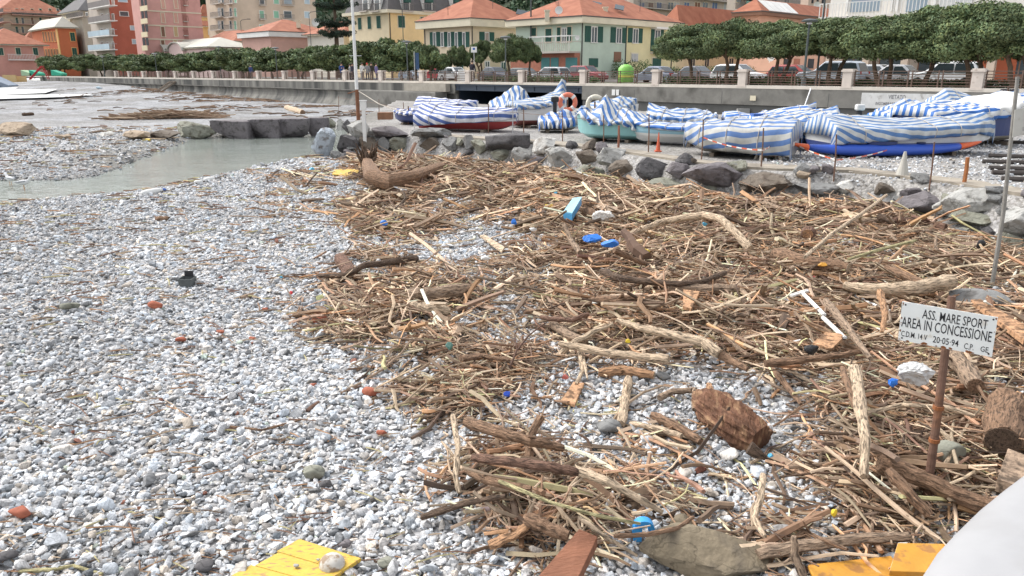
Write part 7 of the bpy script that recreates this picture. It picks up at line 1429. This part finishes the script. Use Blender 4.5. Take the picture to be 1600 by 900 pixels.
log([(700, 792), (660, 808), (735, 785), (790, 775)], 6, 5, 'dark', 'dark twisted stick leaving the bottom pile on the left', lift=[.03, .02, .06, .1]); log([(708, 650), (716, 700), (712, 745), (718, 770)], 6, 5, 'pale', 'pale forked branch at the left end of the bottom pile', lift=[.2, .22, .15, .1], branch=[(714, 725, 690, 690, 4), (714, 725, 745, 712, 5)])
log([(780, 752), (860, 785), (930, 805), (1000, 818)], 4, 3, 'cane', 'long yellow green cane across the bottom pile', name='cane', cat='cane', lift=[.3, .3, .26, .22]); log([(905, 808), (940, 835), (995, 868)], 5, 3, 'pale', 'pale bent branch right of the red plank', lift=[.25, .2, .05])
log([(960, 838), (1010, 835), (1060, 825), (1083, 808)], 5, 4, 'brown', 'curved brown root above the flat rock', lift=[.12, .15, .15, .1]); log([(1192, 742), (1188, 780), (1178, 810), (1195, 838)], 7, 5, 'pale', 'pale bare upright branch right of the flat rock', lift=[.2, .18, .14, .1])
log([(1240, 838), (1243, 870), (1255, 900)], 6, 9, 'grey', 'grey forked root at the bottom right', lift=[.2, .12, .05], branch=[(1245, 870, 1262, 845, 4), (1245, 875, 1225, 880, 4)]); log([(30, 893), (80, 890), (115, 884), (160, 897)], 4, 3, 'cane', 'bent yellow cane at the bottom left corner', name='cane', cat='cane', dz=.03)
log([(376, 466), (400, 460)], 5, 5, 'grey', 'short grey stick alone on the left shingle', dz=.02); log([(345, 665), (410, 672), (470, 656)], 2.5, 2, 'brown', 'thin brown twig on the lower left shingle', dz=.03); log([(480, 642), (498, 628)], 4, 3, 'red', 'small reddish bark strip left of the debris edge', dz=.02)
log([(340, 178), (350, 174), (378, 178)], 6, 7, 'pale', 'pale thick log on the far bank near the stone blocks', dz=.1) if False else log([(447, 168), (460, 172), (473, 176)], 5, 6, 'pale', 'pale thick log on the far beach behind the stone blocks', dz=.1, cut='brown')
log([(90, 148), (105, 152), (125, 151), (136, 146)], 1.6, 1.2, 'dark', 'dark bent branch on the edge of the long white sheet', dz=.15); log([(176, 185), (200, 181), (214, 178)], 2.2, 2.6, 'red', 'reddish log at the left end of the brushwood heap', dz=.1); log([(35, 179), (52, 178)], 3, 3, 'dark', 'dark lump of wood on the far left beach', dz=.1)
log([(222, 342), (230, 342)] if False else [(244, 342), (264, 343)], 6, 6, 'brown', 'brown wooden block on the upper left shingle', dz=.02, cut='dark')
# stump with root plate
r = thing('root_stump', 'uprooted stump with dark root tangle standing up, left of the upper debris', 'stump', tuple(GP(600, 290))); rng = random.Random(9)
raw = [GP(574, 255, .34), GP(584, 278, .34), GP(608, 285, .32), GP(645, 277, .32), GP(690, 260, .30)]; s_ = raw[2][1] / F_PX; MB().tube(raw, [11 * s_, 15 * s_, 13 * s_, 12 * s_, 8 * s_], 14, jit=.1, rng=rng).build('trunk', WD['brown'], r)
for i in range(16):
    a = raw[0] + np.array([rng.uniform(-.15, .15), rng.uniform(-.1, .3), rng.uniform(-.05, .1)]); x1 = rng.uniform(-.28, .28) - .02; hh = rng.uniform(.25, .85) * (1 - abs(x1) * 1.6)
    MB().tube([a, a + (x1 * .5, rng.uniform(-.1, .1), hh * .5), a + (x1 * .9 + rng.uniform(-.06, .06), rng.uniform(-.15, .15), hh)], [.06, .04, .01], 6, jit=.2, rng=rng).build('root', WD['dark'], r)
# rotten stump in the middle
g = GP(1150, 706); s_ = (g[1] * cp + 2.9 * sp) / F_PX; r = thing('rotten_stump', 'big reddish brown rotten stump leaning down to the right in the pebble gap', 'stump', tuple(g)); rng = random.Random(4)
A0, A1, A2, A3 = GP(1096, 618, .10), GP(1114, 640, .13), GP(1152, 665, .14), GP(1192, 690, .10)
pts = [A0, A0 * .5 + A1 * .5, A1, A1 * .5 + A2 * .5, A2, A2 * .5 + A3 * .5, A3]
PP, RRr = [], []; rad_ = (15, 25, 31, 34, 34, 32, 24)
for i in range(6):
    for j in range(7): t_ = j / 7; PP.append(pts[i] * (1 - t_) + pts[i + 1] * t_); RRr.append((rad_[i] * (1 - t_) + rad_[i + 1] * t_) * s_)
mb = MB(); n_ = 60; mb.tube(PP, RRr, n_); V_ = np.array(mb.v); ax_ = np.repeat(np.array(PP), n_, 0); th_ = np.tile(np.arange(n_), len(PP)) * 6.283 / n_; u_ = np.repeat(np.arange(len(PP)), n_) * .12
ns_ = (fbm(th_ * 2.2, u_ * 1.0, 2, 4) - .5) * .75 + (fbm(np.sin(th_) * 9 + 9, np.cos(th_) * 9 + u_ * 1.2 + 9, 4, 3) - .5) * .5; V_ = ax_ + (V_ - ax_) * (1 + ns_ * .8)[:, None]; mb.v = [tuple(q) for q in V_]; mb.build('rotten_wood', pm('rotten_wood', (0.15, 0.075, 0.045), .95, .7, 7, 1.0, 26, stretch=(3, 1, 1), dirt=((0.34, 0.21, 0.12), 6, .5, .64)), r)
for (x0, y0, x1, y1, rb, k) in ((1110, 640, 1108, 601, 13, 'orange'), (1170, 700, 1196, 716, 10, 'dark'), (1125, 640, 1155, 628, 9, 'brown')): a, b = GP(x0, y0, .18), GP(x1, y1, .12); MB().tube([a, (a + b) / 2, b], [rb * s_, rb * s_ * .8, rb * s_ * .35], 9, jit=.2, rng=rng).build('splinter', WD[k], r)
# planks and boards
def board(c4, th, mat, label, name='board', dz=.05, cat='board', boards=1, group=None, lifts=(0, 0, 0, 0), mat2=None):
    """board from four corner pixels (clockwise)"""
    g_ = GP(*c4[0]); du = .08 * float(debris(g_[0], g_[1])); W = [GP(x, y, dz + du + lifts[i]) for i, (x, y) in enumerate(c4)]; up = np.array([0, 0, th])
    if boards == 1:
        o = MB().add([tuple(p - up) for p in W] + [tuple(p) for p in W], [(3, 2, 1, 0), (4, 5, 6, 7), (0, 1, 5, 4), (1, 2, 6, 5), (2, 3, 7, 6), (3, 0, 4, 7)]).build(name, mat, bevel=.004); me = o.data
        bm = bmesh.new(); bm.from_mesh(me); bmesh.ops.recalc_face_normals(bm, faces=bm.faces); bm.to_mesh(me); bm.free(); tag(o, label, cat, group); return recenter(o)
    r = thing(name, label, cat, tuple(sum(W) / 4), group=group)
    for k in range(boards):
        a, b = k / boards + .004, (k + 1) / boards - .004; jl, jr = random.Random(k).uniform(-.03, .03), random.Random(k + 9).uniform(-.05, .03); q = [W[0] + (W[3] - W[0]) * a, W[1] + (W[2] - W[1]) * a, W[1] + (W[2] - W[1]) * b, W[0] + (W[3] - W[0]) * b]; dl = (q[0] - q[1]); q = [q[0] + dl * jl, q[1] - dl * jr, q[2] - dl * jr, q[3] + dl * jl]
        o = MB().add([tuple(p - up) for p in q] + [tuple(p) for p in q], [(3, 2, 1, 0), (4, 5, 6, 7), (0, 1, 5, 4), (1, 2, 6, 5), (2, 3, 7, 6), (3, 0, 4, 7)]).build('plank', mat, r, bevel=.003); bm = bmesh.new(); bm.from_mesh(o.data); bmesh.ops.recalc_face_normals(bm, faces=bm.faces); bm.to_mesh(o.data); bm.free()
    return r
yel = pm('yellow_painted_wood', (0.60, 0.40, 0.065), .6, .16, 3, .4, 20, stretch=(1, 3, 1), dirt=((0.36, 0.22, 0.09), 14, .56, .63)); yor = pm('orange_yellow_paint', (0.55, 0.27, 0.04), .45, .2, 4, .3, 20, dirt=((0.36, 0.17, 0.05), 12, .55, .64)); plyw = pm('plank_core', (0.25, 0.13, 0.06), .8, .3, 9)
r = board([(470, 842), (566, 872), (470, 935), (355, 905)], .025, yel, 'yellow painted board of three planks on the pebbles at the bottom', 'yellow_board', dz=.065, boards=3); 
r = board([(1262, 882), (1392, 868), (1440, 930), (1290, 945)], .02, yor, 'lower orange yellow board at the bottom right', 'yellow_board', dz=.06); r = board([(1403, 848), (1520, 850), (1500, 896), (1390, 892)], .035, yor, 'upper orange yellow board with flaked white edge at the bottom right', 'yellow_board', dz=.12)
board([(1401, 847.5), (1418, 848), (1404, 893), (1389, 892)], .001, pm('flaked_white', (0.7, 0.68, 0.63), .8, .2, 30, dirt=((0.6, 0.33, 0.06), 22, .52, .56)), 'strip of flaked white paint along the upper orange board', 'paint_strip', dz=.124, cat='paint flake') if False else None
q = MB(); W = [GP(x, y, .1225) for x, y in ((1403, 848), (1418, 848), (1405, 893), (1390, 892))]
q.add([tuple(p) for p in W] + [tuple(p + (0, 0, .002)) for p in W], [(0, 1, 2, 3), (7, 6, 5, 4), (0, 4, 5, 1), (1, 5, 6, 2), (2, 6, 7, 3), (3, 7, 4, 0)])
o = q.build('paint_edge', pm('flaked_white', (0.7, 0.68, 0.63), .8, .2, 30, dirt=((0.6, 0.33, 0.06), 22, .52, .56)), None); o.parent = r; o.matrix_parent_inverse = Matrix.Translation(-r.location)
board([(522, 265), (562, 264), (558, 274), (519, 272)], .03, yel, 'yellow board beside the root stump', 'yellow_board', dz=.08); board([(905, 826), (934, 838), (890, 930), (828, 915)], .07, pm('red_brown_beam', (0.22, 0.095, 0.055), .85, .3, 4, .6, 20, stretch=(1, 4, 1)), 'square reddish brown beam at the bottom centre', 'timber_beam', dz=.16, cat='beam', lifts=(.1, .1, .0, .0))
board([(1517, 468), (1532, 467), (1610, 512), (1600, 530)], .06, WD['orange'], 'freshly split orange plank right of the sign', 'split_plank', dz=.2, cat='plank'); board([(750, 368), (757, 366), (789, 386), (784, 393)], .03, WD['pale'], 'short light board at upper centre', 'board', dz=.15); board([(896, 596), (913, 598), (898, 632), (877, 625)], .03, WD['orange'], 'flat orange wood chip left of the pebble gap', 'wood_chip', dz=.06, cat='wood chip')
board([(528, 494), (575, 508), (572, 513), (524, 499)], .015, WD['pale'], 'thin light lath at the left debris edge', 'lath', dz=.05, cat='lath'); board([(1068, 452), (1094, 455), (1080, 482), (1067, 478)], .04, WD['orange'], 'orange split block below the thick short log', 'wood_block', dz=.16, cat='wood block', lifts=(.08, .08, 0, 0)); board([(1290, 518), (1322, 522), (1300, 545), (1270, 535)], .03, WD['orange'], 'broken pinkish board under the white window frame', 'board', dz=.2)
board([(1575, 700), (1640, 725), (1640, 775), (1558, 748)], .09, WD['grey'], 'squared grey timber at the right edge above the pale sheet', 'timber_beam', dz=.3, cat='beam')
fr = thing('window_frame', 'white painted window frame strip lying slantwise in the right debris', 'frame', tuple(GP(1280, 490)))
for a, b in (((1236, 462), (1262, 454)), ((1252, 456), (1288, 492)), ((1286, 496), (1320, 528))):
    p, q_ = GP(*a, .27), GP(*b, .27); MB().bar(p, q_, .042, .02).build('frame_bar', wpl, fr); MB().bar(p + (0, .01, .0115), q_ + (0, .01, .0115), .014, .012).build('bead', white, fr)
# ------------------------------------------------------------------ the concession sign in the foreground
Yl, Yr = 4.72, 4.50
TL, TR_, BR, BL = A(1410, 471, Yl), A(1559, 496, Yr), A(1550, 558, Yr), A(1403, 531, Yl)
foot = GP(1447, 793); r = thing('concession_sign', 'white enamel sign with black Italian lettering on a rusty post', 'sign', tuple(foot))
ex = (BR - BL + TR_ - TL) / 2; ey = (TL - BL + TR_ - BR) / 2; nz = np.cross(ex, ey); nz /= np.linalg.norm(nz); O = (TL + TR_ + BR + BL) / 4; ex1, ey1 = ex / np.linalg.norm(ex), ey / np.linalg.norm(ey); Wd_, Hd = np.linalg.norm(ex), np.linalg.norm(ey)
def onsign(u, v, d=0): return O + ex * u + ey * v + nz * d
plate_m = pm('enamel_plate', (0.80, 0.82, 0.80), .4, .04, 6, dirt=((0.70, 0.68, 0.62), 14, .62, .7)); rust = pm('rust', (0.26, 0.10, 0.04), .95, .4, 40)
mb = MB(); P = [onsign(-.5, -.5), onsign(.5, -.5), onsign(.5, .5), onsign(-.5, .5)]; mb.add([tuple(p) for p in P] + [tuple(p - nz * .006) for p in P], [(0, 1, 2, 3), (7, 6, 5, 4), (0, 4, 5, 1), (1, 5, 6, 2), (2, 6, 7, 3), (3, 7, 4, 0)]); mb.build('plate', plate_m, r)
ink = pm('black_sign_paint', (0.025, 0.025, 0.03), .6, .2, 20)
def st(tx, u, v, size, sx, off=.0015): text_mesh(tx, size, ink, r, onsign(u, v, .0015), ex, ey, sx, off, 'LEFT')
st('ASS. MARE SPORT', -.27, .265, .088, .53, .0005); st('AREA IN CONCESSIONE', -.482, -.02, .098, .485, .0005); st('C.D.M. 14 V', -.475, -.32, .054, .56, .0004); st('20·05·94', -.13, -.325, .062, .68, .0004); st('C.P.', .20, -.35, .056, .62, .0002); st('GE', .37, -.35, .052, .72, .0002)
mb = MB(); rng = random.Random(3)
for i in range(24):
    e = rng.random(); side = rng.choice('bbbrlc'); L_ = rng.uniform(.004, .015)
    u, v = {'b': (e - .5, -.485 + .015 * rng.random()), 'r': (.487, e - .5), 'l': (-.487, e - .5), 'c': (rng.choice((-.465, .465)), rng.choice((-.44, .44)))}[side]
    c = onsign(u, v, .001); n_ = 7; ps = [c + ex1 * math.cos(k * 6.283 / n_) * L_ * rng.uniform(.4, 1) * (1.5 if side == 'b' else .5) + ey1 * math.sin(k * 6.283 / n_) * L_ * rng.uniform(.3, .8) for k in range(n_)]
    mb2 = MB().add([tuple(p) for p in ps], [tuple(range(n_))]); mb.add(mb2.v, mb2.f)
o = mb.build('rust_stain', rust, r); o['kind'] = 'stuff'
for u, v in ((-.46, .43), (.46, .43), (-.46, -.43), (.46, -.43)): MB().add([tuple(onsign(u, v, .0012) + (ex1 * math.cos(k) + ey1 * math.sin(k)) * .006) for k in np.linspace(0, 6.283, 9)[:-1]], [tuple(range(8))]).build('bolt_hole', blackp, r)
tp_ = A(1479, 540, 4.66); tp_ = tp_ + nz * -.03
MB().tube([tuple(foot - (0, 0, .2)), tuple(foot * .5 + tp_ * .5), tuple(tp_ + (tp_ - foot) * .28)], [.030, .027, .025], 12).build('post', pm('rusty_post_steel', (0.15, 0.085, 0.06), .85, .35, 7, .4, 30, dirt=((0.26, 0.12, 0.06), 5, .5, .65)), r)
for f in (.42, .62): c = foot + (tp_ - foot) * f; MB().tube([c - (.0, .0, .012), c + (.0, 0, .012)], [.035, .035], 12).build('clamp', rust, r)
# ------------------------------------------------------------------ near pale rounded cover at the bottom right
cc = [(1640, 712), (1600, 742), (1568, 766), (1530, 797), (1492, 834), (1462, 866), (1438, 903), (1415, 960), (1410, 1010)]; zt_ = 1.12
E = [G(x, y, zt_) for x, y in cc]; far_ = [E[-1] + (1.2, -.5, 0), E[0] + (1.1, .1, 0)]
r = thing('boat_cover', 'smooth pale grey fabric cover with a curved edge in the bottom right corner', 'cover', (float(E[4][0]) + .6, float(E[4][1]), 0.0))
ring = [np.array(p) for p in E] + [np.array(p) for p in far_]; cen = sum(ring) / len(ring); K = len(ring); vs = []
for f, dz in ((.96, -1.12), (.985, -.30), (1.0, -.05), (1.0, -.015), (.985, .0), (.8, .03), (.45, .06), (.0, .07)):
    for p in ring: q = cen + (p - cen) * f; vs.append((q[0], q[1], max(0.0, zt_ + dz)))
fs = [(i * K + k, i * K + (k + 1) % K, (i + 1) * K + (k + 1) % K, (i + 1) * K + k) for i in range(7) for k in range(K)]
MB().add(vs, fs).build('fabric', pm('pale_grey_fabric', (0.345, 0.345, 0.352), .65, .06, 2.5, .35, 5, dirt=((0.29, 0.285, 0.28), 1.6, .55, .8)), r, smooth=True)
# ------------------------------------------------------------------ small washed-up things
def quad_px(c4, dz, th, mat, label, name, cat, lifts=(0, 0, 0, 0)): return board(c4, th, mat, label, name, dz, cat, lifts=lifts)
cy = gp('bright_cyan_plastic', (0.10, 0.42, 0.62)); bl = gp('bright_blue_plastic', (0.03, 0.20, 0.70)); 
g = GP(1005, 835, .05); r = thing('blue_plastic_piece', 'bright blue curved plastic piece above the flat rock', 'plastic piece', tuple(g)); mb = MB(); s_ = (g[1] * cp + 2.8 * sp) / F_PX
n = 16; vs = []
for ri, ro, z0, z1 in ((9, 17, .0, 22),):
    for k in range(n + 1):
        th = math.pi * (1.05 - 1.2 * k / n); 
        for rr0, zz in ((ri, z0), (ro, z0), (ro, z1), (ri, z1)): vs.append((g[0] + rr0 * s_ * math.cos(th), g[1] - .02 + .06 * (zz > 0), g[2] + rr0 * s_ * math.sin(th) * .95 + .04))
mb.add(vs, [(k * 4 + j, k * 4 + (j + 1) % 4, (k + 1) * 4 + (j + 1) % 4, (k + 1) * 4 + j) for k in range(n) for j in range(4)] + [(0, 1, 2, 3), (n * 4 + 3, n * 4 + 2, n * 4 + 1, n * 4)]); mb.build('arch', gp('azure_plastic', (0.04, 0.33, 0.75)), r); MB().box(g[0] - .04, g[1], g[2] - .03, .05, .07, .1).build('foot', gp('azure_plastic', ()), r)
# small storage box
r = thing('blue_box', 'light blue long plastic box tilted in the upper debris', 'box', tuple(GP(894, 340))); W = [GP(895, 311, .5), GP(909, 309, .52), GP(894, 334, .36), GP(880, 332, .36)]
MB().add([tuple(p - (0, 0, .14)) for p in W] + [tuple(p) for p in W], [(0, 1, 2, 3), (7, 6, 5, 4), (0, 4, 5, 1), (1, 5, 6, 2), (2, 6, 7, 3), (3, 7, 4, 0)]).build('box_body', gp('mid_blue_plastic', (0.08, 0.33, 0.60)), r, bevel=.008)
W2 = [p + (0, 0, .004) for p in W]; MB().add([tuple(p) for p in W2] + [tuple(p + (0, 0, .015)) for p in W2], [(0, 1, 2, 3), (7, 6, 5, 4), (0, 4, 5, 1), (1, 5, 6, 2), (2, 6, 7, 3), (3, 7, 4, 0)]).build('lid', gp('pale_cyan_plastic', (0.30, 0.60, 0.74)), r)
def crumple(px, py, wpx, hpx, mat, label, name, cat, seed=1, dz=.1, flat=.6, rough=.12, group=None):
    g = GP(px, py + hpx * .3, dz + (.13 if py > 300 and px > 560 else 0)); s_ = (g[1] * cp + (HCAM - g[2]) * sp) / F_PX; o = bpy.data.objects.new(name, rock_mesh(seed, wpx * s_, wpx * s_ * .6, hpx * s_ * 1.1, mat, cuts=6, rough=rough, sub=4)); COL.objects.link(o); o.location = tuple(g - (0, 0, hpx * s_ * .3)); tag(o, label, cat, group); return o
crumple(942, 337, 36, 17, pm('white_bag', (0.62, 0.60, 0.56), .7, .1, 9), 'crumpled dirty white bag right of the light blue box', 'plastic_bag', 'bag', 5, .12); crumple(1430, 583, 58, 34, pm('milky_plastic', (0.56, 0.56, 0.55), .35, .1, 9), 'crumpled milky plastic bag left of the sign post', 'plastic_bag', 'bag', 6, .22); crumple(1395, 597, 15, 14, bl, 'bright blue scrap beside the milky plastic bag', 'plastic_scrap', 'scrap', 7, .2)
for (x, y, w_, h_, m_, lb_) in ((925, 372, 30, 13, bl, 'blue crate fragment right of the grey standing stick'), (953, 380, 28, 12, bl, 'second blue crate fragment touching the first'), (803, 346, 9, 9, bl, 'blue scrap in the upper debris'), (600, 348, 12, 9, bl, 'blue scrap left of the upper gravel gap'), (487, 264, 10, 5, cy, 'cyan scrap on the shingle left of the yellow board'), (440, 433, 6, 4, cy, 'tiny cyan scrap on the left twigs'), (792, 615, 11, 8, gp('royal_scrap', (0.02, 0.08, 0.5)), 'deep blue bottle cap on the pebbles'), (1101, 350, 8, 6, cy, 'pale cyan scrap behind the arched branch'), (1204, 711, 10, 7, cy, 'cyan scrap right of the rotten stump'),
                               (868, 302 + 0, 6, 5, cy, 'tiny cyan scrap near the boulders'), (981, 532, 9, 6, gp('yellow_scrap', (0.75, 0.55, 0.04)), 'small yellow scrap below the smooth pale branch'), (1303, 800, 10, 12, gp('yellow_scrap', ()), 'yellow scrap stuck on a stick at the bottom right'), (1008, 391, 15, 6, gp('yellow_scrap', ()), 'yellow wrapper in the upper debris'), (1285, 413, 14, 6, gp('orange_scrap', (0.7, 0.35, 0.05)), 'orange scrap below the thick brown log'), (858, 322, 14, 6, gp('yellow_scrap', ()), 'yellow scrap left of the brown log'),
                               (500, 464, 14, 9, gp('pale_yellow_scrap', (0.62, 0.62, 0.3)), 'pale yellow scrap at the left debris edge'), (702, 540, 12, 13, gp('green_glass', (0.10, 0.22, 0.18)), 'dark green round scrap at centre left debris'), (686, 563, 8, 7, wpl, 'small white cap at the end of a twig'), (758, 403, 14, 7, wpl, 'white plastic scrap at upper centre'), (833, 354 + 4, 12, 5, wpl, 'thin white scrap in the upper debris'), (455, 457, 6, 5, gp('red_scrap', (0.6, 0.03, 0.04)), 'tiny red scrap on the left shingle'), (883, 588, 11, 8, gp('pink_scrap', (0.55, 0.15, 0.12)), 'pinkish red scrap above the wood chip'), (1267, 545, 24, 14, blackp, 'dark crumpled plastic left of the forked branch'), (1532, 381, 15, 14, blackp, 'black plastic lump near the right boulders'),
                               (213, 131, 9, 4, gp('pink_scrap', ()), 'faint pink scrap on the far beach'), (155, 137, 11, 4, paneb, 'pale blue bundle near the far wall'), (230, 218, 12, 3, gp('yellow_scrap', ()), 'yellow scrap at the foot of the far boulders')):
    crumple(x, y, w_, h_, m_, lb_, 'plastic_scrap', 'scrap', int(x), .06 if x < 860 else .14, rough=.05)
def can(px, py, rpx, lpx, mat, label, ang=.3, dz=.12):
    g = GP(px, py, dz); s_ = (g[1] * cp + (HCAM - g[2]) * sp) / F_PX; r = thing('drink_can', label, 'can', tuple(g)); d = np.array([math.cos(ang), math.sin(ang), 0]); a = g - d * lpx * s_ / 2; b = g + d * lpx * s_ / 2; MB().tube([a, b], rpx * s_, 14).build('can_body', mat, r); MB().tube([b + d * .001, b + d * .006], [rpx * s_ * .9, rpx * s_ * .85], 14).build('can_end', rimm, r)
can(1271, 437, 6, 22, gp('can_red', (0.55, 0.05, 0.06)), 'red and white drink can in the right debris'); can(758, 797, 5, 14, gp('can_silver', (0.45, 0.35, 0.35)), 'silver pink drink can at the left of the bottom pile', dz=.06)
# black container with a dark handle on the left shingle
g = GP(294, 448); s_ = (g[1] * cp + 2.9 * sp) / F_PX; r = thing('plastic_pot', 'dark square plastic pot standing in the left shingle', 'pot', tuple(g)); pg = pm('pot_grey', (0.10, 0.11, 0.11), .7, .2, 6)
w_ = 22 * s_; H = 15 * s_; mb = MB(); vs = []
for f, z in ((.40, 0), (.5, H), (.44, H), (.36, .02)): vs += [(g[0] - w_ * f, g[1] - w_ * f, g[2] + z), (g[0] + w_ * f, g[1] - w_ * f, g[2] + z), (g[0] + w_ * f, g[1] + w_ * f, g[2] + z), (g[0] - w_ * f, g[1] + w_ * f, g[2] + z)]
mb.add(vs, [(3, 2, 1, 0)] + [(i * 4 + k, i * 4 + (k + 1) % 4, (i + 1) * 4 + (k + 1) % 4, (i + 1) * 4 + k) for i in range(3) for k in range(4)] + [(12, 13, 14, 15)]); mb.build('pot_wall', pg, r, bevel=.004); MB().box(g[0] + .01, g[1] + .05, g[2] + H + .003, w_ * .6, .02, .08).build('back_flap', blackp, r)
# fenders and rope by the stream
def fender(x0, y0, x1, y1, rpx, label, cap=None, nm='fender'):
    a, b = GP(x0, y0, .05), GP(x1, y1, .05); s_ = a[1] / F_PX; r = thing(nm, label, 'fender', tuple((a + b) / 2)); q = [a, a * .9 + b * .1, a * .7 + b * .3, a * .3 + b * .7, a * .1 + b * .9, b]; MB().tube(q, [v * rpx * s_ for v in (.35, .8, 1, 1, .8, .35)], 12).build('float', bw, r, smooth=True)
    if cap: d = (b - a) / np.linalg.norm(b - a); MB().tube([b + d * .003, b + d * .06, b + d * .12], [rpx * s_ * .5, rpx * s_ * .55, rpx * s_ * .25], 10).build('end_cap', bblue, r)
fender(220, 303, 254, 297, 5.5, 'long white fender with blue end lying at the water edge', True); fender(303, 285, 317, 284, 3.2, 'left one of two small white floats by the stream', nm='float_buoy'); fender(318, 282, 335, 279, 4, 'right one of two small white floats by the stream', nm='float_buoy')
q = [GP(x, y, .03) for x, y in ((198, 311), (222, 303), (262, 298), (300, 288), (336, 279), (352, 274))]; o = MB().tube(q, .016, 5).build('rope', pm('dark_rope', (0.13, 0.11, 0.09), .9)); tag(o, 'dark rope linking the fenders beside the stream', 'rope'); recenter(o)
# gulls
for i, (px, py, lb_, fl_) in enumerate(((17, 289, 'left gull standing in the shallow stream', 1), (38, 295, 'right gull standing in the shallow stream', 1))):
    g = G(px, py, WAT_Z + .02); r = thing('seagull', lb_, 'seagull', tuple(g), .3 if i else 2.6); wg = pm('gull_white', (0.66, 0.66, 0.66), .8); gg = pm('gull_grey', (0.34, 0.36, 0.38), .8)
    mb = MB(); mb.tube([(-.20, 0, .17), (-.12, 0, .17), (0, 0, .17), (.1, 0, .19), (.15, 0, .24), (.18, 0, .29), (.21, 0, .30), (.235, 0, .30)], [.015, .045, .075, .06, .035, .038, .035, .012], 10); mb.build('body', wg, r, world=False, smooth=True)
    for s_ in (-1, 1): MB().tube([(.06, s_ * .05, .21), (-.08, s_ * .055, .20), (-.26, s_ * .02, .18)], [.03, .035, .006], 8, flat=.5).build('wing', gg, r, world=False, smooth=True); MB().tube([(0, s_ * .025, -.02), (0, s_ * .025, .11)], .006, 5).build('leg', pm('gull_leg', (0.5, 0.25, 0.1), .7), r, world=False)
    MB().tube([(.235, 0, .30), (.28, 0, .29)], [.011, .003], 6).build('beak', pm('gull_beak', (0.6, 0.4, 0.05), .6), r, world=False)
# dirty ball resting against the yellow board
g = GP(520, 897, .0); s_ = (g[1] * cp + 2.9 * sp) / F_PX; o = MB().ball((g[0], g[1], g[2] + 18 * s_), 20 * s_, 3, (1, 1, .85)).build('ball', pm('dirty_ball', (0.55, 0.52, 0.47), .8, .2, 14, dirt=((0.30, 0.22, 0.15), 16, .48, .56)), smooth=True); tag(o, 'scuffed white ball lying on the yellow board at the bottom', 'ball'); recenter(o)
for x, y, w_ in ((463, 886, 9), (497, 876, 6), (548, 864, 11)):
    g = GP(x, y, .07); s2 = (g[1] * cp + 2.9 * sp) / F_PX; o = bpy.data.objects.new('stone', rock_mesh(int(x), w_ * s2, w_ * s2 * .8, w_ * s2 * .6, RM['pale'], cuts=6, rough=.02, sub=2)); COL.objects.link(o); o.location = tuple(g); tag(o, {463: 'pebble lying on the yellow board left of the ball', 497: 'smallest pebble lying on the yellow board', 548: 'pebble lying at the right corner of the yellow board'}[x], 'stone')
# long white sheets and a grey tarpaulin at the far left beach
for (c4, lb_, m_) in (([(-60, 141), (90, 139), (70, 145), (-60, 150)], 'upper long white sheet on the far left beach', wpl), ([(-60, 149), (150, 147), (100, 151), (-60, 156)], 'lower long white sheet on the far left beach', wpl), ([(-60, 137.5), (28, 137), (22, 139.5), (-60, 141)], 'thin white strip behind the two long sheets', wpl)): board(c4, .06, m_, lb_, 'white_sheet', .22, 'sheet')
c = GP(-2, 137, 0); r = thing('covered_dinghy', 'blue grey tarpaulin covered dinghy at the far left edge', 'boat', tuple(c)); s_ = c[1] / F_PX
MB().prism([(c[0] - 16 * s_, c[1]), (c[0] + 16 * s_, c[1]), (c[0] + 12 * s_, c[1] + 3), (c[0] - 14 * s_, c[1] + 3)], c[2] - .1, [c[2] + 1.6, c[2] + .35, c[2] + .35, c[2] + 1.6]).build('cover', pm('slate_tarp', (0.22, 0.26, 0.32), .7, .15, 2), r, bevel=.08); MB().box(c[0] - .3, c[1] - .1, c[2] - .1, 1.2, .08, .35).build('hull_side', bdb, r)
